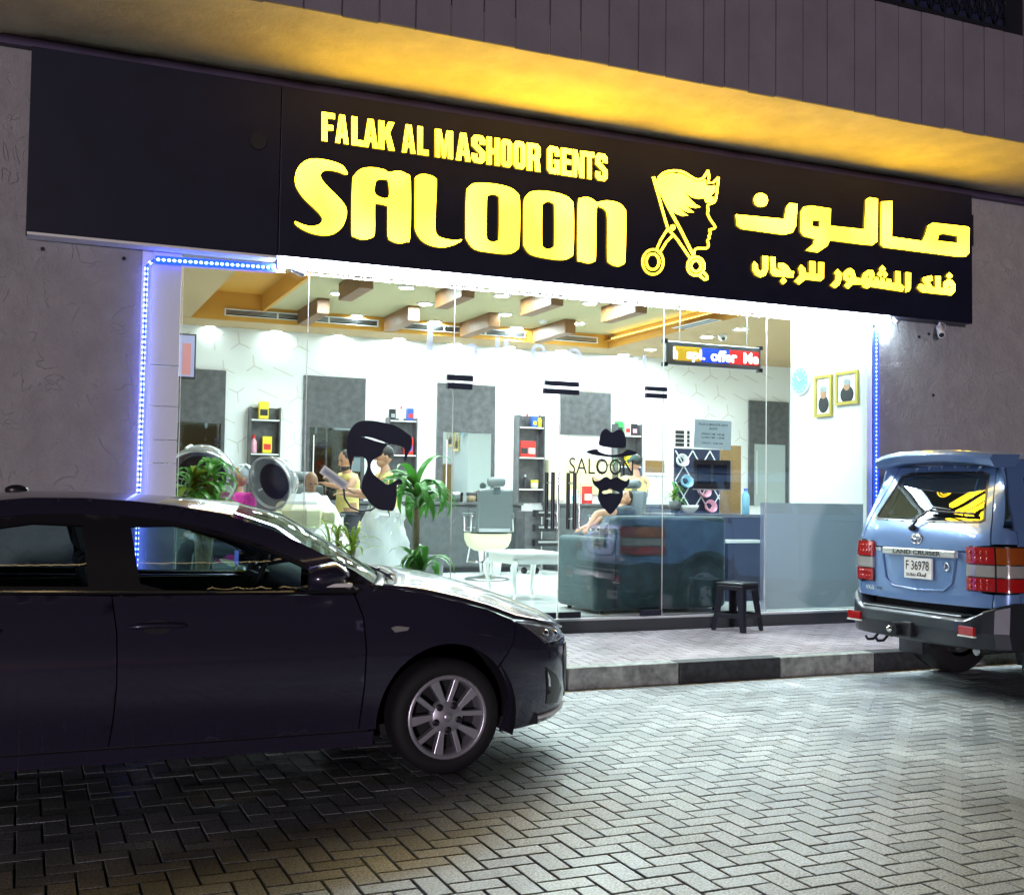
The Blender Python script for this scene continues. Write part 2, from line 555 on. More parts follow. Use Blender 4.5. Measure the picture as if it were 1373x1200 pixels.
mat('panel_grey', (0.085, 0.085, 0.092), 0.32, noise=(10, 0.35))
mat('mirror', (0.42, 0.47, 0.47), 0.03, 1.0)
mat('counter_grey', (0.075, 0.082, 0.088), 0.4, noise=(12, 0.2))
mat('black_plastic', (0.012, 0.012, 0.016), 0.3)
mat('black_rubber', (0.005, 0.005, 0.007), 0.75)
mat('vinyl_black', (0.006, 0.006, 0.022), 0.5)
mat('chrome', (0.72, 0.73, 0.74), 0.12, 1.0)
mat('steel', (0.45, 0.46, 0.48), 0.3, 1.0)
mat('leather_grey', (0.10, 0.12, 0.125), 0.4, bump=(60, 0.15))
mat('cream', (0.80, 0.76, 0.52), 0.4)
mat('white_gloss', (0.82, 0.83, 0.80), 0.25)
mat('sofa_teal', (0.030, 0.072, 0.085), 0.8, noise=(7, 0.35), bump=(50, 0.3), sheen=0.2)
mat('leaf', (0.07, 0.26, 0.04), 0.35, noise=(8, 0.35), transl=0.3)
mat('leaf_light', (0.24, 0.34, 0.03), 0.4, noise=(8, 0.3), transl=0.3)
mat('bark', (0.32, 0.25, 0.16), 0.8, noise=(20, 0.3))
mat('terracotta', (0.45, 0.42, 0.38), 0.6)
mat('skin', (0.40, 0.21, 0.12), 0.5)
mat('skin_dark', (0.22, 0.115, 0.065), 0.5)
mat('hair', (0.012, 0.010, 0.010), 0.5)
mat('eye', (0.02, 0.015, 0.015), 0.2)
mat('lip', (0.22, 0.08, 0.06), 0.5)
mat('shirt_yellow', (0.72, 0.60, 0.20), 0.8, noise=(9, 0.12), bump=(14, 0.5, 0.02))
mat('shirt_pink', (0.80, 0.045, 0.42), 0.8, noise=(9, 0.12), bump=(14, 0.4, 0.02))
mat('shirt_dark', (0.03, 0.045, 0.06), 0.8, noise=(9, 0.2))
mat('trousers_dark', (0.03, 0.032, 0.045), 0.8)
mat('cloth_white', (0.82, 0.84, 0.84), 0.7, bump=(9, 0.5, 0.03))
mat('cap_green', (0.02, 0.055, 0.055), 0.8)
mat('brass_frame', (0.52, 0.42, 0.10), 0.35, 0.6)
mat('paper', (0.62, 0.68, 0.72), 0.7, transl=0.55)
mat('print_dark', (0.02, 0.02, 0.025), 0.7)
mat('photo_print', (0.82, 0.82, 0.80), 0.5, noise=(9, 0.25))
mat('clock_face', (0.20, 0.50, 0.70), 0.4)
mat('corkboard', (0.24, 0.14, 0.05), 0.8, noise=(60, 0.3))
mat('navy', (0.012, 0.016, 0.05), 0.6)
mat('cream_board', (0.78, 0.68, 0.36), 0.6)
mat('red', (0.6, 0.03, 0.025), 0.4)
mat('yellow', (0.80, 0.62, 0.03), 0.4)
mat('green', (0.05, 0.42, 0.10), 0.4)
mat('blue', (0.03, 0.10, 0.42), 0.4)
mat('sky_blue', (0.28, 0.56, 0.70), 0.4)
mat('pink', (0.75, 0.35, 0.45), 0.5)
mat('water_blue', (0.25, 0.55, 0.75), 0.15)
mat('screen', (0.1, 0.1, 0.2), 0.3, emit=((0.45, 0.47, 0.75), 0.8))
mat('screen_red', (0.3, 0.1, 0.1), 0.3, emit=((0.55, 0.25, 0.25), 0.8))
mat('disp_amber', (0.3, 0.2, 0.02), 0.3, emit=((0.80, 0.42, 0.02), 0.75))
mat('disp_blue', (0.02, 0.05, 0.4), 0.3, emit=((0.02, 0.06, 0.80), 0.9))
mat('disp_red', (0.4, 0.02, 0.02), 0.3, emit=((0.80, 0.03, 0.03), 0.9))
mat('disp_text', (1, 1, 1), 0.3, emit=((1, 0.98, 0.9), 3.0))
glass('shop_glass', (0.95, 0.985, 0.975), 1.9, ior=1.52)
mat('frosted_film', (0.74, 0.80, 0.84), 0.2, transl=0.35)
glass('car_glass', (0.58, 0.72, 0.72), 1.3)
glass('windscreen_glass', (0.55, 0.65, 0.65), 0.9)
glass('suv_glass', (0.42, 0.50, 0.47), 3.5)
glass('hood_clear', (0.62, 0.64, 0.66), 3.0, rough=0.05, base=((0.45, 0.46, 0.48), 0.35))
glass('clear_lens', (0.85, 0.88, 0.9), 2.2, base=((0.55, 0.57, 0.60), 0.22))
glass('plastic_film', (0.80, 0.82, 0.82), 1.6, rough=0.2, base=((0.80, 0.83, 0.82), 0.5))
glass('frost_print', (0.8, 0.82, 0.9), 0.8, base=((0.75, 0.78, 0.88), 0.35))
mat('sedan_paint', (0.046, 0.043, 0.082), 0.25, 0.55, spec=0.45, coat=0.8)
mat('suv_paint', (0.13, 0.235, 0.48), 0.28, 0.25, coat=0.9)
mat('suv_grey', (0.026, 0.031, 0.042), 0.38, 0.3, coat=0.3)
mat('tail_red', (0.30, 0.008, 0.010), 0.10, coat=1.0, emit=((0.9, 0.01, 0.01), 0.04))
mat('tail_amber', (0.28, 0.06, 0.01), 0.12, coat=1.0)
mat('tail_clear', (0.36, 0.35, 0.34), 0.12, 0.2, coat=1.0)
mat('alloy', (0.44, 0.43, 0.50), 0.32, 0.6)
mat('streak_tube', (1, 0.8, 0.5), 0.4, emit=((1.0, 0.72, 0.36), 4.5))
mat('headlight_bowl', (0.30, 0.31, 0.33), 0.22, 0.8)
mat('interior', (0.010, 0.010, 0.013), 0.7)
mat('dash_grey', (0.028, 0.036, 0.038), 0.5)
mat('plate_white', (0.80, 0.80, 0.78), 0.4)
mat('badge', (0.75, 0.76, 0.78), 0.2, 0.9)
mat('badge_dark', (0.05, 0.06, 0.07), 0.35, 0.5)
mat('garnish', (0.62, 0.62, 0.60), 0.3, 0.6)
mat('cctv_white', (0.75, 0.72, 0.76), 0.4)
# ------------------------------------------------------------------ road: herringbone pavers
def brick_vf(cx, cy, z, lx, ly, h, tilt=0.0, ch=0.003):
    a, b = lx / 2, ly / 2
    g = 0.0046 + random.uniform(-.0006, .0008)
    o = [(-a + g, -b + g), (a - g, -b + g), (a - g, b - g), (-a + g, b - g)]
    i = [(x - math.copysign(ch, x), y - math.copysign(ch, y)) for x, y in o]
    zt = lambda x, y: z + tilt * (cy + y)
    v = [(cx + x, cy + y, zt(x, y) - h) for x, y in o] + [(cx + x, cy + y, zt(x, y) - ch * 0.7) for x, y in o] + [(cx + x, cy + y, zt(x, y)) for x, y in i]
    f = []
    for k in range(4):
        k2 = (k + 1) % 4
        f.append((k, k2, 4 + k2, 4 + k)); f.append((4 + k, 4 + k2, 8 + k2, 8 + k))
    f.append((8, 9, 10, 11))
    return v, f

def herring(x0, x1, y0, y1, w):
    out = []
    ni, nj = int((x1 - x0) / w), int((y1 - y0) / w)
    for j in range(nj):
        for i in range(ni):
            m = (i - j) % 4
            if m == 0 and i + 1 < ni: out.append((x0 + (i + 1) * w, y0 + (j + 0.5) * w, 2 * w, w))
            elif m == 3 and j + 1 < nj: out.append((x0 + (i + 0.5) * w, y0 + (j + 1) * w, w, 2 * w))
            elif m in (0, 3) or (m == 1 and i == 0) or (m == 2 and j == 0):     # cut half pavers along the edges
                out.append((x0 + (i + 0.5) * w, y0 + (j + 0.5) * w, w, w))
    return out

def project(p):
    d = Vector(p) - CAM
    z = d.dot(FW)
    if z < 0.1: return None
    return W_PX / 2 + F_PX * d.dot(RI) / z, H_PX / 2 - F_PX * d.dot(UP) / z, z

def lay(bricks, z, h, tilt, m, parent, visible, name, limit=300):
    near = []
    for k, (cx, cy, lx, ly) in enumerate(bricks):
        q = project((cx, cy, z + tilt * cy))
        if q and -10 < q[0] < W_PX + 10 and -10 < q[1] < H_PX + 10 and visible(cx, cy):
            near.append((q[2], k))
    near.sort()
    pick = set(k for _, k in near[:limit])
    shared = {}
    big = MB()
    for k, (cx, cy, lx, ly) in enumerate(bricks):
        dz = random.uniform(-0.0015, 0.0008)
        if k in pick:
            key = (lx, ly)
            if key not in shared:
                b = MB(); v, f = brick_vf(0, 0, 0, lx, ly, h); b.add(v, f)
                me = bpy.data.meshes.new(name); me.from_pydata(b.v, [], b.f); me.materials.append(m)
                shared[key] = me
            o = link(name, shared[key], parent)
            o.location = Vector((cx, cy, z + tilt * cy + dz)) - wl(parent)
            o.rotation_euler = (math.atan(tilt) + random.uniform(-.004, .004), random.uniform(-.004, .004), random.uniform(-.012, .012))
        else:
            v, f = brick_vf(cx, cy, z + dz, lx, ly, h, tilt)
            big.add(v, f)
    big.build(name + '_field', m, parent, kind='stuff')

KY, KZ, SZ0, SZ1 = -1.826, 0.163, 0.165, 0.203        # kerb face, kerb top, pavement at kerb / at wall
g = MB().add([(-70, -70, -0.034), (90, -70, -0.034), (90, -1.6, -0.034), (-70, -1.6, -0.034)], [(0, 1, 2, 3)])
road = g.build('road', MAT['grout'], kind='structure')
BW = 0.1075
lay(herring(-5.03, 16.5, KY - 105 * BW - 0.01, KY - 0.01, BW), 0.0, 0.034, 0.0, MAT['paver'], road,
    lambda x, y: not (y > -4.25 and x < 3.0) and not (x > 7.3 and y > -3.5), 'brick')

# ------------------------------------------------------------------ pavement and kerb
TI = (SZ1 - SZ0) / 1.6
g = MB()
g.add([(-70, KY + 0.16, SZ0 - 0.02), (90, KY + 0.16, SZ0 - 0.02), (90, 0.0, SZ1 - 0.02), (-70, 0.0, SZ1 - 0.02)], [(0, 1, 2, 3)])
pav = g.build('pavement', MAT['grout'], kind='structure')
PW = 0.1
lay(herring(-1.0, 12.0, KY + 0.155, -0.07, PW), SZ1, 0.02, TI, MAT['pink_paver'], pav,
    lambda x, y: x > 3.0 and x < 8.6, 'brick')
kx = [atY(u, v, KY).x for u, v in ((911, 895), (1048, 888), (1173, 881))]
step = (kx[2] - kx[0]) / 2
for i in range(-9, 10):
    x0 = kx[0] + i * step
    x1 = x0 + step
    m = MAT['kerb_dark'] if i % 2 == 0 else MAT['kerb_light']
    b = MB().box(x0 + 0.004, x1 - 0.004, KY, KY + 0.152, -0.03, KZ + random.uniform(-.004, .003))
    b.build('kerb_stone', m, pav, bevel=0.012)

# ------------------------------------------------------------------ building front
BZ, SOF = 5.06, -1.555
X0, X1 = 0.86, 8.50             # shop opening
SILL, HEAD = 0.335, 3.47
bld = thing('building', 'grey stuccoed building with overhanging upper storey above the lit barber shop', 'building', (3.8, 0.0, 0))
MB().box(-14, X0, 0, 0.25, -0.1, BZ).build('wall', MAT['stucco'], bld)
MB().box(X1 + 0.02, 26, 0, 0.25, -0.1, BZ).build('wall', MAT['stucco'], bld)
MB().box(X0, X1 + 0.02, 0.02, 0.25, HEAD + 0.01, BZ).build('lintel', MAT['stucco'], bld)
MB().box(-14, 26, SOF + 0.03, 0.3, BZ + 0.002, BZ + 0.25).build('soffit', MAT['soffit_paint'], bld)
MB().box(-14, 26, -0.085, -0.004, BZ - 0.075, BZ - 0.004).build('soffit_rail', MAT['rail_purple'], bld)
MB().box(-14, 26, SOF + 0.03, SOF + 0.3, BZ + 0.26, 9.5).build('upper_wall', MAT['dark_metal'], bld)
# upright boards of the fascia, deep joints between them
gz = [600 + .563 * t for t in (10, 88, 163, 245, 318, 385, 455, 520, 610, 660, 718, 782, 847, 905, 970, 1020, 1075, 1130, 1185, 1230, 1280, 1327)]
gx = [atY(u, 0.185 * u - 80, SOF).x for u in gz]
gx = [gx[0] - 0.29 * k for k in range(45, 0, -1)] + gx
while gx[-1] < 14: gx.append(gx[-1] + 0.27)
GR0, GR1 = atY(1155, 0, SOF).x, atY(1349, 20, SOF).x
GRZ = atY(1349, 43, SOF).z
for i in range(len(gx) - 1):
    a, c = gx[i] + 0.006, gx[i + 1] - 0.006
    y = SOF + random.uniform(-.004, .004)
    zb = BZ + random.uniform(-0.012, 0.006)
    if c > GR0 and a < GR1:
        MB().box(a, c, y, SOF + 0.028, zb, GRZ).build('fascia_board', MAT['fascia_paint'], bld, bevel=0.004)
        MB().box(a, c, y, SOF + 0.028, GRZ + 0.9, 9.3).build('fascia_board', MAT['fascia_paint'], bld, bevel=0.004)
    else:
        MB().box(a, c, y, SOF + 0.028, zb, 9.3).build('fascia_board', MAT['fascia_paint'], bld, bevel=0.004)
# grille of the window in the upper storey
gr = MB()
gr.box(GR0 - .05, GR1, SOF - 0.02, SOF + 0.02, GRZ, GRZ + 0.035)
gr.box(GR0 - .05, GR1, SOF - 0.02, SOF + 0.02, GRZ + 0.85, GRZ + 0.885)
gr.box(GR1 - .03, GR1, SOF - 0.02, SOF + 0.02, GRZ + .036, GRZ + 0.849)
n = 11
w = (GR1 - GR0) / n
for k in range(n):
    xa = GR0 + k * w
    gr.box(xa, xa + 0.014, SOF - 0.012, SOF + 0.002, GRZ + .036, GRZ + 0.849)
    gr.tube([(xa + w / 2 + w * .38 * math.cos(t * PI / 6), SOF - 0.016, GRZ + 0.22 + w * .6 * math.sin(t * PI / 6)) for t in range(12)], 0.006, 5, closed=True)
    gr.bar((xa + .01, SOF - 0.018, GRZ + .04), (xa + w, SOF - 0.018, GRZ + 0.4), 0.010)
    gr.bar((xa + w, SOF - 0.022, GRZ + .04), (xa + .01, SOF - 0.022, GRZ + 0.4), 0.010)
gr.build('window_grille', MAT['dark_metal'], bld)
MB().box(GR0, GR1, SOF + 0.02, SOF + 0.029, GRZ + .004, GRZ + 0.86).build('window_pane', MAT['navy'], bld)
# dark granite plinth, tiled post beside the glass, white end post
MB().box(X0, X1, -0.05, 0.10, 0.15, SILL - 0.022).build('plinth', MAT['granite_dark'], bld, bevel=0.004)
MB().box(X0, X1, -0.03, 0.10, SILL - 0.0215, SILL - 0.004).build('sill', MAT['white_tile'], bld)
MB().box(X0 + .002, X0 + 0.083, 0.002, 0.06, SILL, HEAD).build('jamb', MAT['white_tile'], bld)
zs = [SILL] + [atY(222, v, 0).z for v in (621, 590, 545, 490)] + [HEAD]
for a, c in zip(zs[:-1], zs[1:]):
    if c - a > .05:
        MB().box(X0 + 0.085, 1.175, -0.004, 0.06, a + 0.003, c - 0.003).build('tile', MAT['white_tile'], bld, bevel=0.003)
MB().box(8.40, 8.47, 0.0, 0.08, SILL, HEAD).build('end_post', MAT['white_tile'], bld, bevel=0.003)
# bolts and holes of older fixings in the stucco
for u, v in ((57, 334), (166, 347), (1245, 448), (1251, 530), (1232, 452), (80, 661)):
    p = atY(u, v, 0)
    MB().cyl((p.x, 0.01, p.z), (p.x, -0.012, p.z), 0.016, seg=8).build('wall_fixing', MAT['dark_metal'], bld)

# ------------------------------------------------------------------ signboard
SY = -0.20
TL, TR = atY(42, 58, SY), atY(1303, 264, SY)
BL, BR = atY(35, 312, SY), atY(1303, 433, SY)
SX0, SX1 = (TL.x + BL.x) / 2, (TR.x + BR.x) / 2
SZT, SZB = (TL.z + TR.z) / 2, (BL.z + BR.z) / 2
XJ = atY(376, 200, SY).x
sign = thing('signboard', 'long black shop signboard with glowing yellow SALOON and Arabic lettering', 'sign', ((SX0 + SX1) / 2, -0.1, SZB))
MB().box(SX0, XJ - 0.003, SY, -0.003, SZB, SZT).build('back_panel', MAT['sign_face'], sign, bevel=0.004)
MB().box(XJ + 0.003, SX1, SY - 0.006, -0.003, SZB, SZT - .004).build('back_panel', MAT['sign_face'], sign, bevel=0.004)
MB().box(SX0 + 0.01, XJ - .01, SY + 0.005, -0.01, SZB - 0.022, SZB - 0.001).build('bottom_trim', MAT['white_gloss'], sign)
MB().box(SX1 + 0.002, SX1 + 0.11, -0.12, -0.02, atY(1310, 331, -.1).z, atY(1310, 290, -.1).z).build('end_bracket', MAT['dark_metal'], sign)
p = atY(346, 190, SY)
MB().cyl((p.x, SY + 0.005, p.z), (p.x, SY - 0.012, p.z), 0.075, 0.07, 20).build('cable_cap', MAT['dark_metal'], sign)

LY = -0.240
def px_shape(pts, holes=(), ox=0, oy=0, s=1.0, sm=0):
    def cv(lp, k):
        lp = [(ox + x * s, oy + y * s) for x, y in lp]
        if k: lp = smooth_loop(lp, k)
        return [(p.x, p.z) for p in (atY(u, v, LY) for u, v in lp)]
    return cv(pts, sm), [cv(h, sm) for h in holes]

def letter(outline, holes, name='letter', y=LY):
    b = MB().prism(outline, holes, lambda a, c: (a, y, c), lambda a, c: (a, SY - 0.008, c))
    return b.build(name, [MAT['letter_face'], MAT['letter_side']], sign)

def stroke_outline(pts, w):
    """flat ribbon along a polyline"""
    P = [Vector(p) for p in pts]
    L, Rr = [], []
    for i, p in enumerate(P):
        a = P[max(i - 1, 0)]; c = P[min(i + 1, len(P) - 1)]
        t = (c - a).normalized(); n = Vector((-t.y, t.x))
        L.append(tuple(p + n * w / 2)); Rr.append(tuple(p - n * w / 2))
    return L + Rr[::-1]

Z2 = dict(ox=380, oy=130, s=.3496)
SAL = [
 ([(245, 290), (225, 263), (180, 246), (130, 238), (90, 243), (58, 270), (45, 310), (50, 345), (75, 385), (110, 420), (140, 450), (150, 470), (140, 488), (110, 497), (75, 490), (45, 478), (50, 492), (80, 512), (120, 527), (165, 532), (200, 522), (228, 495), (242, 455), (240, 425), (220, 395), (190, 365), (160, 335), (143, 308), (147, 290), (170, 281), (210, 288), (240, 299)], []),
 ([(262, 515), (265, 330), (275, 298), (300, 276), (340, 271), (385, 279), (405, 290), (440, 284), (472, 296), (488, 325), (486, 535), (472, 556), (445, 562), (415, 553), (401, 532), (401, 430), (396, 418), (358, 410), (351, 418), (350, 520), (340, 540), (305, 548), (275, 538)], [[(353, 330), (365, 318), (390, 317), (403, 327), (403, 388), (353, 375)]]),
 ([(505, 330), (508, 308), (530, 297), (560, 300), (583, 312), (588, 335), (582, 490), (590, 530), (620, 545), (660, 550), (685, 548), (665, 563), (620, 577), (570, 572), (530, 550), (508, 515), (505, 480)], []),
 ([(702, 375), (712, 345), (740, 331), (800, 333), (860, 345), (893, 365), (907, 400), (905, 560), (893, 590), (860, 603), (800, 598), (735, 585), (705, 550), (700, 520)], [[(780, 400), (785, 380), (805, 374), (825, 382), (828, 400), (827, 535), (820, 552), (803, 557), (785, 550), (779, 530)]]),
 ([(922, 410), (932, 380), (955, 363), (1010, 362), (1070, 375), (1103, 395), (1113, 430), (1112, 590), (1100, 615), (1070, 626), (1010, 620), (950, 605), (925, 575), (921, 545)], [[(992, 430), (998, 410), (1015, 402), (1033, 408), (1040, 425), (1040, 560), (1033, 578), (1015, 585), (998, 577), (992, 560)]]),
 ([(1128, 610), (1131, 410), (1140, 390), (1163, 385), (1185, 392), (1202, 404), (1240, 398), (1285, 407), (1308, 428), (1314, 455), (1311, 620), (1302, 643), (1280, 650), (1255, 640), (1243, 615), (1243, 470), (1235, 435), (1215, 424), (1201, 430), (1198, 610), (1190, 632), (1168, 638), (1140, 630)], []),
]
for o, h in SAL:
    a, b = px_shape(o, h, sm=3, **Z2)
    letter(a, b)
# bold condensed capitals, each in a unit box
OCT = [(.22, 0), (.78, 0), (1, .13), (1, .87), (.78, 1), (.22, 1), (0, .87), (0, .13)]
GLY = {
 'F': ([(0, 0), (.42, 0), (.42, .40), (.86, .40), (.86, .58), (.42, .58), (.42, .81), (1, .81), (1, 1), (0, 1)], []),
 'A': ([(0, 0), (.34, 0), (.39, .2), (.61, .2), (.66, 0), (1, 0), (.70, 1), (.30, 1)], [[(.42, .36), (.58, .36), (.5, .72)]]),
 'L': ([(0, 0), (1, 0), (1, .2), (.46, .2), (.46, 1), (0, 1)], []),
 'K': ([(0, 0), (.36, 0), (.36, .30), (.46, .42), (.63, 0), (1, 0), (.70, .62), (.98, 1), (.62, 1), (.36, .66), (.36, 1), (0, 1)], []),
 'M': ([(0, 0), (.27, 0), (.27, .6), (.41, 0), (.59, 0), (.73, .6), (.73, 0), (1, 0), (1, 1), (.66, 1), (.5, .42), (.34, 1), (0, 1)], []),
 'S': ([(.22, 0), (.78, 0), (1, .13), (1, .42), (.40, .68), (.40, .80), (.60, .80), (.60, .68), (1, .68), (1, .87), (.78, 1), (.22, 1), (0, .87), (0, .60), (.60, .34), (.60, .18), (.40, .18), (.40, .32), (0, .32), (0, .13)], []),
 'H': ([(0, 0), (.38, 0), (.38, .4), (.62, .4), (.62, 0), (1, 0), (1, 1), (.62, 1), (.62, .6), (.38, .6), (.38, 1), (0, 1)], []),
 'O': (OCT, [[(.38, .20), (.62, .20), (.62, .80), (.38, .80)]]),
 'R': ([(0, 0), (.38, 0), (.38, .40), (.55, .40), (.62, 0), (1, 0), (.90, .47), (1, .56), (1, .87), (.8, 1), (0, 1)], [[(.38, .58), (.58, .58), (.62, .64), (.62, .78), (.58, .82), (.38, .82)]]),
 'G': ([(.22, 0), (.70, 0), (.80, .07), (.84, 0), (1, 0), (1, .53), (.54, .53), (.54, .38), (.62, .38), (.62, .2), (.38, .2), (.38, .8), (.62, .8), (.62, .66), (1, .66), (1, .87), (.78, 1), (.22, 1), (0, .87), (0, .13)], []),
 'E': ([(0, 0), (1, 0), (1, .19), (.44, .19), (.44, .42), (.9, .42), (.9, .60), (.44, .60), (.44, .81), (1, .81), (1, 1), (0, 1)], []),
 'N': ([(0, 0), (.34, 0), (.34, .52), (.64, 0), (1, 0), (1, 1), (.66, 1), (.66, .46), (.36, 1), (0, 1)], []),
 'T': ([(.29, 0), (.71, 0), (.71, .81), (1, .81), (1, 1), (0, 1), (0, .81), (.29, .81)], []),
}
ROW = [('F', 148, 197), ('A', 200, 250), ('L', 262, 308), ('A', 308, 362), ('K', 365, 427), ('A', 455, 506), ('L', 515, 557), ('M', 582, 650), ('A', 662, 718), ('S', 722, 774), ('H', 780, 830), ('O', 834, 877), ('O', 883, 928), ('R', 934, 986),
       ('G', 1012, 1060), ('E', 1065, 1107), ('N', 1110, 1154), ('T', 1155, 1193), ('S', 1197, 1243)]
for ch, a, c in ROW:
    yt = lambda x: 58 + (x - 148) * 164 / 1095
    yb = lambda x: 168 + (x - 148) * 157 / 1092
    o, hs = GLY[ch]
    def mp(p):
        x = a + (c - a) * p[0]
        return (x, yb(x) + (yt(x) - yb(x)) * p[1])
    s_o, s_h = px_shape([mp(p) for p in o], [[mp(p) for p in h] for h in hs], **Z2)
    letter(s_o, s_h)
# Arabic, first line
Z3 = dict(ox=840, oy=190, s=.3882)
AR = [
 ([(378, 252), (545, 268), (553, 226), (563, 213), (590, 216), (586, 290), (574, 314), (545, 322), (398, 302), (382, 290)], []),
 ([(441, 202), (446, 186), (464, 178), (482, 186), (488, 203), (482, 219), (464, 226), (446, 218)], []),
 ([(828, 200), (840, 193), (868, 198), (866, 345), (850, 358), (820, 356), (702, 341), (694, 360), (660, 383), (620, 376), (646, 355), (650, 336), (612, 326), (601, 310), (602, 243), (612, 226), (640, 222), (706, 232), (704, 291), (822, 304)], [[(642, 272), (669, 273), (668, 297), (642, 293)]]),
 ([(880, 208), (918, 206), (916, 329), (1022, 344), (1032, 325), (1042, 290), (1058, 281), (1178, 294), (1185, 300), (1183, 385), (1171, 398), (1140, 397), (888, 365), (878, 355)], [[(1078, 322), (1094, 318), (1145, 327), (1145, 351), (1074, 343)]]),
]
for k, (o, h) in enumerate(AR):
    a, b = px_shape(o, h, sm=4 if k == 1 else 0, **Z3)
    letter(a, b, 'arabic_letter')
# Arabic, second line: traced shapes
A1 = dict(ox=1000, oy=335, s=150 / 1373)
A2 = dict(ox=1140, oy=345, s=150 / 1373)
for o, h, z in [
 ([(105, 143), (145, 185), (148, 240), (180, 265), (207, 240), (205, 75), (272, 82), (270, 250), (240, 315), (180, 340), (120, 310), (85, 250), (85, 180)], [], A1),
 ([(300, 85), (362, 92), (365, 215), (372, 240), (470, 262), (400, 222), (402, 162), (460, 165), (515, 200), (550, 258), (592, 268), (580, 342), (340, 322), (305, 280)], [], A1),
 ([(465, 340), (502, 385), (455, 425), (425, 380)], [], A1),
 ([(678, 182), (728, 230), (740, 288), (782, 288), (782, 140), (852, 146), (850, 298), (890, 300), (892, 152), (960, 158), (958, 350), (920, 385), (730, 365), (655, 427), (600, 385), (668, 310), (650, 230)], [], A1),
 ([(1128, 238), (1168, 280), (1172, 360), (1150, 430), (1095, 472), (1042, 435), (1105, 365), (1110, 315), (1088, 285)], [], A1),
 ([(1248, 235), (1290, 228), (1330, 262), (1350, 340), (1420, 360), (1445, 290), (1500, 250), (1560, 255), (1580, 300), (1570, 340), (1500, 430), (1450, 428), (1315, 425), (1255, 480), (1210, 440), (1250, 395), (1200, 360), (1192, 290)], [[(1255, 310), (1275, 305), (1285, 335), (1268, 352), (1252, 335)], [(1490, 320), (1515, 318), (1518, 340), (1500, 352), (1486, 340)]], A1),
 ([(240, 285), (295, 288), (300, 245), (345, 252), (350, 295), (368, 297), (372, 255), (420, 262), (425, 305), (445, 307), (450, 262), (500, 270), (502, 312), (552, 318), (555, 172), (617, 178), (620, 330), (665, 365), (640, 422), (250, 362), (205, 385), (150, 362), (165, 340)], [], A2),
 ([(395, 100), (437, 148), (398, 187), (358, 148)], [], A2), ([(365, 170), (398, 205), (370, 248), (332, 212)], [], A2), ([(425, 170), (462, 212), (430, 258), (398, 215)], [], A2),
 ([(682, 185), (746, 192), (742, 380), (720, 420), (680, 432)], [], A2),
 ([(1000, 225), (1012, 285), (965, 305), (1000, 345), (1005, 370), (1048, 375), (1045, 228), (1110, 235), (1108, 380), (1145, 382), (1150, 310), (1190, 275), (1250, 282), (1288, 330), (1285, 420), (1240, 468), (880, 430), (825, 375), (855, 325), (940, 355), (890, 290), (895, 250)], [[(1205, 355), (1222, 345), (1232, 375), (1215, 392), (1202, 378)]], A2),
 ([(1215, 188), (1258, 232), (1218, 272), (1180, 230)], [], A2)]:
    a, b = px_shape(o, h, **z)
    letter(a, b, 'arabic_letter')
# emblem: head, hair and scissors
ZE = dict(ox=855, oy=215, s=130 / 918)
def eribbon(pts, w, name, sm=3, closed=False):
    if sm: pts = smooth_loop(pts, sm, closed)
    if closed: pts = list(pts) + [pts[0]]
    a, b = px_shape(stroke_outline(pts, w), [], **ZE)
    bb = MB()
    for i in range(len(pts) - 1):
        n = len(pts)
        q = [a[i], a[i + 1], a[2 * n - 2 - i], a[2 * n - 1 - i]]
        bb.add([(x, LY + .02, z) for x, z in q] + [(x, SY - .008, z) for x, z in q], [(0, 3, 2, 1)])
        bb.add([(x, LY + .02, z) for x, z in q] + [(x, SY - .008, z) for x, z in q], [(0, 1, 5, 4), (2, 3, 7, 6)], mi=1)
    return bb.build(name, [MAT['letter_face'], MAT['letter_side']], sign)
hair, _ = px_shape([(185, 190), (240, 140), (330, 118), (430, 130), (510, 170), (560, 200), (610, 200), (655, 178), (660, 235), (700, 240), (745, 235), (740, 290), (700, 340), (735, 350), (730, 385), (690, 395), (655, 395), (640, 355), (590, 362), (530, 350), (455, 300), (500, 360), (560, 415), (605, 440), (560, 450), (500, 440), (452, 408), (490, 450), (545, 490), (490, 490), (440, 470), (398, 430), (430, 480), (488, 520), (430, 525), (350, 492), (330, 480)], [], **ZE)
letter(hair, [], 'emblem_hair', LY + .02)
eribbon([(205, 165), (260, 115), (350, 95), (440, 108), (510, 150), (570, 180), (630, 165), (677, 92)], 20, 'emblem_outline')
eribbon([(677, 92), (688, 150), (680, 215), (730, 205), (775, 158)], 18, 'emblem_outline', 0)
eribbon([(775, 158), (768, 240), (755, 340), (735, 395), (675, 420), (680, 470), (672, 500), (700, 560), (742, 620), (735, 645), (690, 655), (700, 690), (685, 712), (692, 735), (672, 755), (682, 800), (660, 832), (580, 830), (550, 850), (540, 900)], 19, 'emblem_outline', 2)
eribbon([(155, 155), (210, 340), (260, 520), (300, 655), (345, 700), (385, 745), (450, 840), (510, 930)], 20, 'emblem_scissors', 0)
eribbon([(160, 155), (300, 440), (420, 660), (540, 900)], 24, 'emblem_scissors', 0)
eribbon([(290, 655), (230, 750), (185, 850)], 19, 'emblem_scissors', 0)
eribbon([(345, 705), (280, 775), (215, 880)], 19, 'emblem_scissors', 0)
def ering(cx, cy, rx, ry, w, name='emblem_scissors'):
    eribbon([(cx + rx * math.cos(t * PI / 14), cy + ry * math.sin(t * PI / 14)) for t in range(28)], w, name, 0, True)
ering(155, 960, 98, 118, 20); ering(152, 958, 60, 75, 22)
ering(562, 1000, 80, 88, 20); ering(563, 998, 46, 52, 22)
eribbon([(595, 1085), (640, 1125), (670, 1120), (660, 1085), (625, 1050)], 20, 'emblem_scissors', 2)
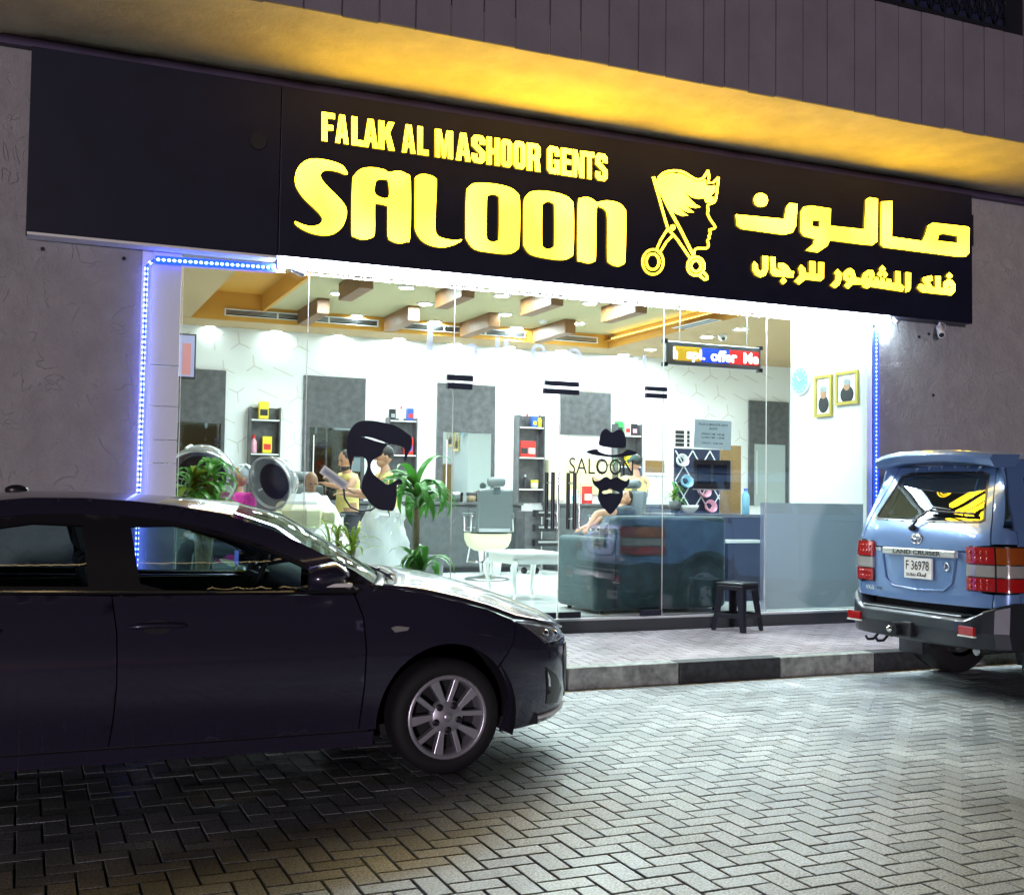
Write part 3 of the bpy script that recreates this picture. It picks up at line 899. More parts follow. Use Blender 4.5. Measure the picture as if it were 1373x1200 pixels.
dot, _ = px_shape([(342 + 25 * math.cos(t * PI / 8), 634 + 28 * math.sin(t * PI / 8)) for t in range(16)], [], **ZE)
letter(dot, [], 'emblem_scissors', LY + .02)

# ------------------------------------------------------------------ lamps on the front
tube = thing('tube_light', 'bright white LED tube running under the black signboard', 'light', (5.3, -0.08, HEAD - 0.03))
x0, x1 = atY(373, 352, -0.06).x, atY(1188, 425, -0.06).x
nt_ = 5
for k in range(nt_):
    a = x0 + (x1 - x0) * k / nt_; c = x0 + (x1 - x0) * (k + 1) / nt_
    MB().box(a + .006, c - .006, -0.125, -0.045, HEAD - 0.055, SZB - 0.004).build('diffuser', MAT['white_tube'], tube)
MB().box(x0, x1, -0.044, 0.0, HEAD - 0.055, SZB - 0.004).build('housing', MAT['lamp_rim'], tube)

def led_run(name, label, pts, m, tape=None):
    t = thing(name, label, 'light strip', pts[0], 'LED strips round the shop opening')
    if True:
        b = MB()
        for p, q in zip(pts[:-1], pts[1:]):
            b.bar(p, q, 0.066, 0.012) if abs(p[0] - q[0]) < .3 else b.bar(p, q, 0.012, 0.066)
        b.build('tape', tape or MAT['led_tape'], t)
    b = MB()
    for p, q in zip(pts[:-1], pts[1:]):
        p, q = Vector(p), Vector(q)
        n = max(1, int((q - p).length / 0.043))
        for k in range(n):
            c = p.lerp(q, (k + .5) / n) + Vector((0, -0.012, 0))
            b.ell(c, (0.0145, 0.010, 0.0125), 6, 4)
    b.build('diode', m, t, kind='stuff')
    return t
cz = 3.36
led_run('led_strip', 'blue and white LED strip standing along the left edge of the shop opening', [(0.875, -0.03, 0.30), (0.89, -0.03, cz - .03), (0.95, -0.03, cz + 0.03)], MAT['led_bead_white'])
led_run('led_strip', 'blue LED strip running from the left corner to the white tube light', [(0.96, -0.03, cz + 0.032), (1.95, -0.03, 3.415)], MAT['led_bead'])
led_run('led_strip', 'blue and white LED strip standing along the right edge of the shop opening', [(8.495, -0.03, 0.32), (8.50, -0.03, 3.35)], MAT['led_bead_dim'], MAT['led_tape_dim'])
# tape backing lights the surroundings blue
cam1 = thing('security_camera', 'white bullet security camera hanging under the right end of the signboard', 'camera', tuple(atY(1260, 436, -.1)))
p = atY(1260, 436, -.1)
b = MB(); b.cyl((p.x, p.y, p.z + .05), (p.x, p.y, p.z + .03), 0.045, seg=14); b.cyl((p.x, p.y, p.z + .03), (p.x - .01, p.y - .01, p.z - .02), 0.016, seg=10)
b.build('mount', MAT['cctv_white'], cam1)
MB().tube([(p.x + .02, p.y, p.z + .03), (p.x + .08, p.y, p.z + .01), (p.x + .07, p.y - .01, p.z - .05), (p.x + .01, p.y, p.z - .06)], 0.005, 6).build('cable', MAT['cctv_white'], cam1)
d = Vector((-0.42, -0.65, -0.63)).normalized()
c0 = Vector((p.x + .01, p.y + .02, p.z - .02))
MB().cyl(c0, c0 + d * .17, 0.036, 0.040, 16).build('body', MAT['cctv_white'], cam1)
MB().cyl(c0 + d * .168, c0 + d * .178, 0.030, 0.028, 16).build('lens', MAT['black_plastic'], cam1)
p = atY(1199, 430, -.1)
jb = MB(); jb.cyl((p.x, p.y, p.z + .05), (p.x, p.y, p.z - .01), 0.018, seg=10); jb.ell((p.x + .03, p.y, p.z - .005), (.04, .03, .022))
one('cable_gland', 'small white cable box under the signboard left of the camera', 'junction box', jb, MAT['cctv_white'])
p = atY(400, 368, -.06)
fl = thing('spot_lamp', 'small tilted spotlight hanging at the left end of the white tube', 'light', tuple(p))
MB().cyl((p.x - .10, p.y, p.z + .06), (p.x + .05, p.y - .03, p.z - .0), 0.022, 0.03, 12).build('body', MAT['steel'], fl)
MB().cyl((p.x - .10, p.y, p.z + .13), (p.x - .09, p.y, p.z + .05), 0.012, seg=8).build('bracket', MAT['dark_metal'], fl)

# warm tube and posts added out of view for a streak on the sedan
t = thing('added_streak_tube', 'thin warm light tube on two posts, added unseen to mirror a streak in the car', 'added light', (1.0, -14.0, 0))
for x in (-9.0, 11.0):
    MB().cyl((x, -14, 0), (x, -14, 12.6), .09, .06, 10).build('post', MAT['dark_metal'], t)
b = MB().tube([(-9 + 20 * k / 24, -14, 12.4 - .5 * math.sin(PI * k / 24)) for k in range(25)], .012, 5)
b.build('cable', MAT['dark_metal'], t)
b = MB().tube([(-8.9 + 19.8 * k / 40, -14, 12.33 - .5 * math.sin(PI * k / 40)) for k in range(41)], .035, 6)
b.build('light_tube', MAT['streak_tube'], t)
# ------------------------------------------------------------------ shop shell
FZ, YB, ZS, ZC, YS = 0.34, 6.8, 3.87, 4.08, 6.1
XL, XR, XSR = 0.35, 13.2, 8.5
fl = MB().box(XL, XR, 0.101, YB, FZ - 0.1, FZ - 0.006).build('shop_floor', MAT['grout'], kind='structure')
# floor tiles, one object each
ts = 0.6
tshared = {}
for i in range(int((XR - XL) / ts)):
    for j in range(int((YB - 0.1) / ts) + 1):
        x, y = XL + i * ts, 0.105 + j * ts
        if y + ts > YB: continue
        if 't' not in tshared:
            b = MB().box(-ts / 2 + .002, ts / 2 - .002, -ts / 2 + .002, ts / 2 - .002, -0.006, 0)
            o = b.build('floor_tile', MAT['floor_tile'], fl)
            tshared['t'] = o.data
        else:
            o = link('floor_tile', tshared['t'], fl)
        o.location = (x + ts / 2, y + ts / 2, FZ)
MB().box(XL, XR, YB, YB + 0.1, FZ - 0.1, ZC + 0.3).build('wall', MAT['white_wall'], kind='structure')
MB().box(XL - 0.1, XL, 0.1, YB, FZ - 0.1, ZC + 0.3).build('wall', MAT['white_wall'], kind='structure')
MB().box(XR, XR + 0.1, 0.3, YB, FZ - 0.1, ZC + 0.3).build('wall', MAT['white_wall'], kind='structure')
side = MB().box(8.47, 8.62, 0.081, 1.42, FZ - 0.1, ZS).build('wall', MAT['white_wall'], kind='structure')
MB().box(8.62, XR, 1.27, 1.42, FZ - 0.1, ZS).build('wall', MAT['white_wall'], kind='structure')
# ceiling: main field, raised yellow tray on the left, lower soffits at the back and the right
MB().box(3.05, XSR, 0.26, YS, ZC, ZC + 0.1).build('ceiling', MAT['ceiling_paint'], kind='structure')
MB().box(2.05, 3.05, 0.26, YS, ZC + 0.18, ZC + 0.28).build('ceiling_tray', MAT['soffit_orange'], kind='structure')
MB().box(3.005, 3.049, 0.26, YS, ZC - 0.06, ZC + 0.179).build('ceiling_tray_edge', MAT['soffit_orange'], kind='structure')
MB().box(XL, 2.05, 0.26, YS, ZS, ZC + 0.28).build('ceiling_soffit', MAT['soffit_tan'], kind='structure')
sb = MB().box(XL, XR, YS + 0.012, YB, ZS, ZC + 0.28).build('ceiling_soffit', MAT['soffit_tan'], kind='structure')
MB().box(XL, XSR - .01, YS, YS + 0.0115, ZS - 0.004, ZC + 0.2).build('soffit_face', MAT['soffit_orange'], sb)
sr = MB().box(XSR + 0.012, XR, 1.42, YS - .001, ZS, ZC + 0.28).build('ceiling_soffit', MAT['soffit_tan'], kind='structure')
MB().box(8.62, XR, 0.26, 1.26, ZS, ZC + 0.28).build('ceiling_soffit', MAT['soffit_tan'], kind='structure')
MB().box(XSR, XSR + 0.0115, 1.42, YS - .002, ZS - 0.004, ZS + 0.11).build('soffit_face', MAT['soffit_orange'], sr)
cov = one('cove_light', 'yellow light strip glowing in the ceiling recess on the right of the salon', 'light', MB().box(XSR - 0.06, XSR - 0.02, 1.9, 5.9, ZS + 0.115, ZS + 0.13), MAT['cove_light'])
MB().box(XSR - 0.08, XSR - 0.001, 1.6, YS - .01, ZS + 0.10, ZS + 0.113).build('cove_ledge', MAT['soffit_orange'], sr)

# ceiling beams
NUM = ['first', 'second', 'third', 'fourth', 'fifth', 'sixth', 'seventh', 'eighth', 'ninth', 'tenth', 'eleventh', 'twelfth']
for r, (ya, yb, rn) in enumerate(((2.90, 3.85, 'front'), (4.95, 6.09, 'back'))):
    for k, x in enumerate((3.60, 4.86, 6.05, 7.25)):
        b = MB().box(x - 0.085, x + 0.085, ya, yb, ZS + (0.004 if r else 0), ZC - 0.001)
        one('ceiling_beam', '%s brown wooden ceiling beam from the left in the %s row' % (NUM[k], rn), 'beam', b, MAT['beam_wood'], 'short wooden beams under the ceiling', bevel=0.006)

# downlights
def downlight(u, v, z, label, row):
    p = atZ(u, v, z)
    t = thing('downlight', label, 'ceiling light', (p.x, p.y, z - 0.02), 'round ceiling downlights in the salon')
    if 'd' not in dl:
        o1 = MB().lathe([(0.085, 0.02), (0.118, 0.02), (0.118, 0.008), (0.085, 0.003)], seg=20).build('rim', MAT['lamp_rim'], None)
        o2 = MB().lathe([(0.0, 0.006), (0.085, 0.006)], seg=20).build('diffuser', MAT['lamp_disc'], None)
        dl['r'], dl['d'] = o1.data, o2.data
        bpy.data.objects.remove(o1); bpy.data.objects.remove(o2)
        dl['d'].flip_normals()
    link('rim', dl['r'], t); link('diffuser', dl['d'], t)
dl = {}
rows = [
 ('front row near the glass', ZC, [(545, 385), (673, 396), (791, 406)]),
 ('second row of the main ceiling', ZC, [(453, 393), (570, 407), (677, 421), (775, 433)]),
 ('third row of the main ceiling', ZC, [(478, 423), (583, 431), (693, 439)]),
 ('row along the back soffit', ZS, [(281, 438), (370, 444), (454, 450), (535, 454), (611, 461), (683, 465), (753, 470), (836, 475)]),
 ('row along the right soffit', ZS, [(872, 468), (948, 451), (993, 441)]),
]
rows.append(('unseen row added behind the shop sign', ZC, [project((x, 1.1, ZC))[:2] for x in (2.4, 3.9, 5.4, 6.9, 8.1)]))  # extra row out of view, added to light the plants near the glass
for rn, z, pts in rows:
    for k, (u, v) in enumerate(pts):
        downlight(u, v, z, '%s round white downlight from the left in the %s' % (NUM[k], rn), rn)
# smoke detectors and small dome camera
for nm, lab, cat, u, v, z in (('smoke_detector', 'white smoke detector between the ceiling beams', 'smoke detector', 728, 430, ZC), ('smoke_detector', 'white smoke detector on the right soffit by the corner', 'smoke detector', 854, 478, ZS)):
    p = atZ(u, v, z)
    b = MB().lathe([(0.0, -0.045), (0.04, -0.045), (0.07, -0.02), (0.075, 0.0)], c=(p.x, p.y, z), seg=16)
    one(nm, lab, cat, b, MAT['lamp_rim'])
p = atZ(969, 449, ZS)
dc = thing('dome_camera', 'small white dome camera on the right soffit by the scrolling display', 'camera', (p.x, p.y, ZS - .06))
MB().lathe([(0.0, -0.09), (0.035, -0.085), (0.06, -0.05), (0.062, 0.0)], c=(p.x, p.y, ZS), seg=16).build('housing', MAT['lamp_rim'], dc)
MB().ell((p.x - .02, p.y - .05, ZS - .065), 0.028, 10, 8).build('lens', MAT['black_plastic'], dc)
# air vents
def vent(name, label, x0, x1, z0, z1, nseg):
    t = thing(name, label, 'air vent', ((x0 + x1) / 2, YS - .01, z0), 'air vents in the orange soffit')
    MB().box(x0, x1, YS - 0.006, YS - 0.001, z0, z1).build('backing', MAT['black_plastic'], t)
    b = MB()
    b.box(x0, x1, YS - 0.016, YS - .0065, z1 - 0.018, z1); b.box(x0, x1, YS - 0.016, YS - .0065, z0, z0 + 0.012)
    b.box(x0, x0 + .02, YS - 0.016, YS - .0065, z0 + .0125, z1 - .0185); b.box(x1 - .02, x1, YS - 0.016, YS - .0065, z0 + .0125, z1 - .0185)
    b.build('frame', MAT['lamp_rim'], t)
    for k in range(1, nseg):
        xx = x0 + (x1 - x0) * k / nseg
        MB().box(xx - .012, xx + .012, YS - 0.015, YS - .0065, z0 + .0125, z1 - .0185).build('divider', MAT['lamp_rim'], t)
    for k in range(3):
        zz = z0 + .03 + (z1 - z0 - .05) * k / 3
        MB().box(x0 + .0205, x1 - .0205, YS - 0.0125, YS - .0065, zz, zz + 0.008).build('slat', MAT['steel'], t)
vent('air_vent', 'long dark air vent in the orange soffit at the far left', 2.50, 4.70, 3.93, 4.03, 3)
vent('air_vent', 'dark air vent in the orange soffit between the second and third beams', 5.05, 7.05, 3.93, 4.03, 3)
vent('air_vent', 'short dark air vent in the orange soffit nearest the glowing corner', 7.45, 8.30, 3.93, 4.03, 1)
p0, p1 = atZ(905, 440, ZS), atZ(951, 428, ZS)
b = MB()
for k in range(3):
    b.box(min(p0.x, p1.x) + k * .07, min(p0.x, p1.x) + k * .07 + .03, min(p0.y, p1.y), max(p0.y, p1.y), ZS - 0.006, ZS - 0.001)
sl_ = thing('slot_diffuser', 'white ceiling slot diffuser with two black lines on the right soffit', 'air vent', (p0.x, p0.y, ZS))
MB().box(min(p0.x, p1.x) - .03, min(p0.x, p1.x) + .2, min(p0.y, p1.y) - .02, max(p0.y, p1.y) + .02, ZS - 0.004, ZS - .0005).build('frame', MAT['lamp_rim'], sl_)
for k in range(2):
    MB().box(min(p0.x, p1.x) + .02 + k * .085, min(p0.x, p1.x) + .07 + k * .085, min(p0.y, p1.y), max(p0.y, p1.y), ZS - 0.008, ZS - 0.0045).build('slot', MAT['black_plastic'], sl_)

# print of three-armed figures on the white back wall
yp = MB()
rp = random.Random(21)
for i in range(26):
    for j in range(7):
        x = 1.6 + i * 0.42 + (0.21 if j % 2 else 0) + rp.uniform(-.04, .04); z = 1.5 + j * 0.36 + rp.uniform(-.04, .04)
        if z > ZS - .05: continue
        for a in rp.choice(((90, 210, 330), (30, 150, 270), (150, 330), (90, 210, 330))):
            L = rp.uniform(.12, .19)
            c, s_ = math.cos(R(a + 8)), math.sin(R(a + 8))
            n = (-s_ * .007, c * .007)
            if z + s_ * L > ZS: continue
            yp.add([(x + n[0], YB - .003, z + n[1]), (x - n[0], YB - .003, z - n[1]), (x - n[0] + c * L, YB - .003, z - n[1] + s_ * L), (x + n[0] + c * L, YB - .003, z + n[1] + s_ * L)], [(0, 1, 2, 3)])
tag(yp.build('wallpaper_print', MAT['wall_print']), kind='stuff')

# ------------------------------------------------------------------ glass front
front = thing('glass_shopfront', 'frameless glass shopfront with double doors and black patch fittings', 'shopfront', (4.8, 0, SILL))
def pane(name, x0, x1, z0, z1, label=None):
    o = MB().box(x0 + .004, x1 - .004, 0.0, 0.012, z0, z1).build(name, MAT['shop_glass'], front)
    # bright polished edges of the sheet
    MB().box(x0 + .0005, x0 + .0035, -0.001, 0.013, z0, z1).build('polished_edge', MAT['white_gloss'], o)
    if label: o['label'] = label
    return o
DZ = 2.50
pane('glass_pane', 1.19, 2.25, SILL, HEAD - .06); pane('glass_pane', 2.25, 3.61, SILL, HEAD - .06)
pane('transom_pane', 3.61, 5.84, DZ + .006, HEAD - .06)
dl_ = pane('door_leaf', 3.61, 4.69, SILL + .012, DZ); dr_ = pane('door_leaf', 4.70, 5.84, SILL + .012, DZ)
pane('glass_pane', 5.84, 7.08, SILL, HEAD - .06); pane('glass_pane', 7.08, 8.40, SILL, HEAD - .06)
def patch(x0, x1, z0, z1):
    MB().box(x0, x1, -0.014, 0.026, z0, z1).build('patch_fitting', MAT['vinyl_black'], front, bevel=0.003)
def pxbox(u0, v0, u1, v1, f):
    a, c = atY(u0, v0, 0), atY(u1, v1, 0)
    f(min(a.x, c.x), max(a.x, c.x), min(a.z, c.z), max(a.z, c.z))
for q in ((600, 502, 634, 511.5), (600, 513, 633, 523), (731, 510, 776, 519), (729, 520.5, 776, 530), (866, 518, 894, 525), (866, 527, 894, 534.5)):
    pxbox(*q, patch)
patch(4.45, 4.68, SILL + .002, SILL + .06); patch(4.71, 4.94, SILL + .002, SILL + .06); patch(5.60, 5.83, SILL + .002, SILL + .06); patch(3.62, 3.86, SILL + .002, SILL + .06)
for x, pr in ((4.60, dl_), (4.83, dr_)):
    b = MB()
    b.cyl((x, -0.07, 1.18), (x, -0.07, 1.72), 0.019, seg=12)
    b.cyl((x, 0.07, 1.18), (x, 0.07, 1.72), 0.019, seg=12)
    h = b.build('door_handle', MAT['black_plastic'], pr)
    b = MB()
    for z in (1.28, 1.62): b.cyl((x, -0.07, z), (x, 0.07, z), 0.010, seg=8)
    b.cyl((x + .05, -0.07, 1.18), (x + .05, -0.07, 1.72), 0.010, seg=10)
    b.build('handle_fixing', MAT['chrome'], pr)
# frosted film behind the last pane
p0, p1 = atY(1026, 674, 0.02), atY(1155, 812, 0.02)
t = thing('frosted_film', 'blue-grey frosted film on the lower half of the last glass pane', 'window film', (7.7, .018, p1.z))
MB().box(p0.x, 8.36, 0.016, 0.022, p1.z - .01, p0.z).build('film_sheet', MAT['frosted_film'], t)
MB().box(p0.x - .06, p0.x - .004, 0.016, 0.022, p1.z - .01, p0.z).build('film_edge', MAT['frost_print'], t)

# ------------------------------------------------------------------ stickers on the glass
GY = -0.004
def decal(name, label, shapes, m, ox, oy, s, sm=3, cat='sticker', group=None):
    t = thing(name, label, cat, tuple(atY(ox + 30, oy + 60, GY)), group)
    for k, (o, hs) in enumerate(shapes):
        cvt = lambda lp: [(p.x, p.z) for p in (atY(ox + x * s, oy + y * s, GY) for x, y in lp)]
        sm_ = sm if len(o) > 6 else 0
        oo = smooth_loop(o, sm_) if sm_ else o
        b = MB().prism(cvt(oo), [cvt(smooth_loop(h, 3)) for h in hs], lambda a, c: (a, GY, c), lambda a, c: (a, GY + 0.0015, c))
        b.build('sticker_piece', m, t)
    return t
decal('beard_sticker', 'black vinyl sticker of a bearded man with swept hair on the glass', [
  ([(300, 75), (400, 80), (480, 95), (600, 120), (700, 165), (790, 230), (832, 270), (836, 330), (825, 400), (790, 460), (765, 530), (745, 560), (750, 480), (748, 410), (725, 375), (660, 360), (600, 350), (560, 355), (520, 390), (500, 430), (490, 470), (440, 500), (390, 530), (360, 580), (365, 640), (400, 700), (450, 740), (500, 780), (545, 812), (590, 800), (640, 770), (690, 752), (722, 765), (722, 805), (690, 808), (662, 820), (660, 900), (655, 1000), (620, 1110), (560, 1110), (460, 1100), (390, 1060), (340, 1010), (300, 950), (260, 900), (250, 850), (270, 740), (300, 680), (322, 600), (310, 530), (270, 495), (210, 488), (160, 500), (148, 560), (135, 640), (125, 650), (118, 580), (95, 480), (78, 380), (90, 270), (130, 170), (200, 100)],
   [[(250, 262), (340, 268), (450, 300), (565, 345), (450, 322), (330, 282)]])], MAT['vinyl_black'], 455, 555, 110 / 943, 2)
decal('hat_sticker', 'black vinyl sticker of a fedora hat on the right door glass', [
  ([(262, 295), (265, 230), (285, 140), (320, 100), (360, 92), (400, 130), (435, 138), (470, 110), (515, 100), (560, 125), (588, 190), (592, 318), (500, 330), (380, 322)], []),
  ([(100, 380), (150, 355), (240, 342), (252, 368), (330, 402), (440, 415), (550, 395), (600, 350), (690, 365), (735, 392), (690, 415), (560, 438), (440, 445), (300, 432), (170, 410)], [])], MAT['vinyl_black'], 775, 565, 90 / 831, 2)
decal('moustache_sticker', 'black vinyl sticker of a moustache and pointed beard below the hat', [
  ([(178, 690), (205, 735), (260, 735), (310, 700), (360, 685), (400, 715), (440, 700), (490, 692), (550, 725), (600, 740), (635, 700), (632, 770), (600, 820), (552, 840), (560, 900), (540, 965), (522, 1010), (480, 1070), (440, 1120), (395, 1150), (350, 1105), (300, 1060), (265, 1000), (245, 930), (258, 845), (210, 800), (180, 750)],
   [[(298, 878), (320, 858), (360, 852), (395, 828), (430, 850), (480, 865), (515, 885), (480, 895), (400, 885), (330, 898)]])], MAT['vinyl_black'], 775, 565, 90 / 831, 2)
# spectacles and the thin word on the glass
t = thing('spectacles_sticker', 'thin round spectacles sticker between the hat and the moustache', 'sticker', tuple(atY(815, 625, GY)))
b = MB()
for cx, cy in ((305, 560), (500, 565)):
    b.tube([atY(775 + (cx + 57 * math.cos(k * PI / 12)) * 90 / 831, 565 + (cy + 68 * math.sin(k * PI / 12)) * 90 / 831, GY) for k in range(24)], 0.005, 4, closed=True)
b.tube([atY(775 + x * 90 / 831, 565 + y * 90 / 831, GY) for x, y in ((362, 545), (402, 528), (443, 545))], 0.005, 4)
b.build('frame_line', MAT['print_dark'], t)
t = thing('word_sticker', 'thin black lettering SALOON across the right door glass', 'lettering', tuple(atY(805, 625, GY)))
pa, pb = atY(763, 624, GY), atY(849, 627, GY)
text_mesh('lettering', 'SALOON', MAT['print_dark'], t, (pa + pb) / 2, (pb - pa).normalized(), (0, 0, 1), (pb - pa).length, 0.155, 0.001)
# comb and round cape sticker lines under the bearded sticker
b = MB().tube([atY(u, v, GY) for u, v in ((461, 655), (462, 668), (470, 680), (482, 685), (497, 684), (503, 680))], 0.009, 5)
one('cape_line_sticker', 'thin curved black line of the sticker below the beard', 'sticker', b, MAT['vinyl_black'])
cb = MB()
a, c = atY(431, 630, GY), atY(464, 654, GY)
d = (c - a).normalized(); n = Vector((-d.z, 0, d.x))
q = [a, a + d * (c - a).length, a + d * (c - a).length + n * .10, a + n * .10]
cvt = [(p.x, p.z) for p in (q[0] - n * .03, q[1] - n * .03, q[1] + n * .05, q[0] + n * .05)]
cst = thing('comb_sticker', 'grey and white comb or clipper sticker on the left glass', 'sticker', tuple(a))
MB().prism(cvt, [], lambda x, z: (x, GY, z), lambda x, z: (x, GY + .001, z)).build('outline', MAT['white_gloss'], cst)
MB().prism(inset(cvt, .018), [], lambda x, z: (x, GY - .0015, z), lambda x, z: (x, GY - .0005, z)).build('filling', MAT['paper'], cst)
MB().bar(c - n * .0, c + d * .10, 0.03, 0.002).build('handle', MAT['print_dark'], cst)
# faint white vinyl characters high on the panes, half lost against the white wall
t = thing('faint_lettering', 'faint pale vinyl characters high on the glass over the doors', 'lettering', tuple(atY(690, 465, GY)))
for u0, v0, u1, v1 in ((573, 436, 580, 470), (664, 452, 670, 470), (676, 454, 682, 472), (862, 476, 866, 495)):
    a, c = atY(u0, v0, GY), atY(u1, v1, GY)
    MB().box(a.x, c.x, GY, GY + .001, c.z, a.z).build('character', MAT['frost_print'], t)
for u, v, r in ((632, 470, 9), (722, 472, 10), (770, 478, 10)):
    c = atY(u, v, GY); rr = (atY(u + r, v, GY) - c).length
    o_ = [(c.x + rr * math.cos(k * PI / 10), c.z + rr * math.sin(k * PI / 10)) for k in range(20)]
    h_ = [(c.x + rr * .5 * math.cos(k * PI / 10), c.z + rr * .6 * math.sin(k * PI / 10)) for k in range(20)]
    MB().prism(o_, [h_], lambda x, z: (x, GY, z), lambda x, z: (x, GY + .001, z)).build('character', MAT['frost_print'], t)
# notices taped to the glass
t = thing('notice', 'white paper notice with opening times taped inside the glass', 'notice', tuple(atY(956, 604, .016)))
a, b_, c, d = (atY(*q, 0.016) for q in ((932, 562), (981, 565), (980, 604), (930, 600)))
MB().add([a, b_, c, d], [(0, 3, 2, 1)]).add([Vector(p) + Vector((0, .001, 0)) for p in (a, b_, c, d)], [(0, 1, 2, 3)]).build('sheet', MAT['paper'], t)
xd = (b_ - a).normalized()
for txt, f, w, h in (('FALAK AL MASHOOR GENTS', .16, .80, .024), ('SALOON', .30, .22, .026), ('OPENING TIME : 9:00 AM', .50, .62, .020), ('CLOSING TIME : 11:00 PM', .62, .62, .020), ('FRIDAY : 10:00 AM', .82, .55, .016)):
    cc = (a + b_) / 2 + (d - a) * f + Vector((0, -.002, 0))
    text_mesh('printed_line', txt, MAT['print_dark'], t, cc, xd, (0, 0, 1), (b_ - a).length * w, h, 0.0004, 0.01)
t = thing('poster', 'grey taped poster with two dark photographs below the notice', 'poster', tuple(atY(955, 656, .016)))
a, c = atY(930, 616, .016), atY(979, 656, .016)
MB().box(a.x, c.x, 0.0145, 0.017, c.z, a.z).build('sheet', MAT['panel_grey'], t)
w = c.x - a.x; h = a.z - c.z
for k in range(2):
    MB().box(a.x + w * (.09 + .45 * k), a.x + w * (.46 + .44 * k), 0.0125, 0.0142, c.z + h * .18, c.z + h * .84).build('photograph', MAT['navy'], t)
MB().box(a.x - .01, c.x + .012, 0.0128, 0.0143, c.z - .012, c.z).build('tape', MAT['white_gloss'], t)
MB().box(c.x, c.x + .012, 0.0128, 0.0143, c.z + .001, a.z).build('tape', MAT['white_gloss'], t)

# scrolling display
Dy = 0.12
a, c = atY(893, 458, Dy), atY(1020, 497, Dy)
a2, c2 = atY(893, 488, Dy), atY(1020, 466, Dy)
z0 = (c.z + a2.z) / 2; z1 = (a.z + c2.z) / 2
t = thing('scrolling_display', 'scrolling text display reading spl. offer in amber, blue and red', 'display', ((a.x + c.x) / 2, Dy, z0))
MB().box(a.x, c.x, Dy, Dy + .05, z0, z1).build('case', MAT['steel'], t, bevel=.004)
w = c.x - a.x
for f0, f1, m in ((.085, .36, 'disp_amber'), (.36, .66, 'disp_blue'), (.66, .975, 'disp_red')):
    MB().box(a.x + w * f0, a.x + w * f1, Dy - .004, Dy - .001, z0 + .045, z1 - .045).build('screen', MAT[m], t)
for x, z in ((a.x, z1), (a.x, z0), (c.x, z1), (c.x, z0)):
    MB().box(x - .02, x + .02, Dy - .008, Dy + .058, z - .02, z + .02).build('corner_cap', MAT['black_plastic'], t)
zc = (z0 + z1) / 2
for txt, f0, f1, h in (('h', .075, .115, .12), ('spl.', .21, .40, .13), ('offer', .46, .74, .115), ('Me', .81, .97, .115)):
    text_mesh('lettering', txt, MAT['disp_text'], t, (a.x + w * (f0 + f1) / 2, Dy - .006, zc - (.015 if txt == 'spl.' else 0)), (1, 0, 0), (0, 0, 1), w * (f1 - f0), h, 0.001, 0.03)
for f in (.15, .86):
    MB().cyl((a.x + w * f, Dy + .02, z1), (a.x + w * f, Dy + .02, ZS), 0.006, seg=6).build('hanging_wire', MAT['steel'], t)

# ------------------------------------------------------------------ right side wall: clock and two frames
SX = 8.468
def side_rect(u0, v0, u1, v1):
    a, c = atX(u0, v0, SX), atX(u1, v1, SX)
    return a.y, c.y, c.z, a.z
t = thing('wall_clock', 'round pale blue wall clock on the white side wall', 'clock', tuple(atX(1075, 512, SX)))
c = atX(1075, 511, SX)
MR = Matrix.Rotation(R(-90), 3, 'Y')
MB().lathe([(0.0, 0.03), (0.155, 0.03), (0.165, 0.035), (0.175, 0.02), (0.175, 0.0)], c=c, M=MR, seg=28).build('rim', MAT['white_gloss'], t)
MB().lathe([(0.0, 0.034), (0.15, 0.034)], c=c, M=MR, seg=28).build('dial', MAT['clock_face'], t)
b = MB()
for k in range(12):
    b.cbox((c.x - .036, c.y + .125 * math.cos(k * PI / 6), c.z + .125 * math.sin(k * PI / 6)), (.003, .016, .016))
b.build('hour_mark', MAT['white_gloss'], t)
MB().bar((c.x - .038, c.y, c.z), (c.x - .038, c.y + .05, c.z + .06), .010, .003).build('hour_hand', MAT['white_gloss'], t)
MB().bar((c.x - .040, c.y, c.z), (c.x - .040, c.y - .09, c.z + .02), .007, .003).build('minute_hand', MAT['white_gloss'], t)
for lab, (u0, v0, u1, v1) in (('narrow brass-framed portrait hanging lower beside the clock', (1094, 505, 1117, 558)), ('wider brass-framed portrait hanging higher by the end post', (1122, 500, 1152, 541))):
    ya, yb, z0, z1 = side_rect(u0, v0, u1, v1)
    t = thing('picture_frame', lab, 'picture', (SX, (ya + yb) / 2, z0), 'framed portraits on the side wall')
    y0, y1 = min(ya, yb), max(ya, yb)
    f = .035
    b = MB(); b.box(SX - .03, SX - .002, y0, y1, z1 - f, z1); b.box(SX - .03, SX - .002, y0, y1, z0, z0 + f); b.box(SX - .03, SX - .002, y0, y0 + f, z0 + f, z1 - f); b.box(SX - .03, SX - .002, y1 - f, y1, z0 + f, z1 - f)
    b.build('frame', MAT['brass_frame'], t)
    MB().box(SX - .012, SX - .003, y0 + f, y1 - f, z0 + f, z1 - f).build('print', MAT['photo_print'], t)
    ym = (y0 + y1) / 2
    b = MB().ell((SX - .014, ym, z0 + (z1 - z0) * .55), (.003, .055, .07), 12, 8)
    b.build('portrait_face', MAT['skin'], t)
    MB().ell((SX - .0145, ym, z0 + (z1 - z0) * .66), (.003, .065, .045), 12, 8).build('portrait_headdress', MAT['paper'], t)
    MB().ell((SX - .0135, ym, z0 + (z1 - z0) * .30), (.003, (y1 - y0) * .3, .10), 12, 8).build('portrait_robe', MAT['print_dark'], t)

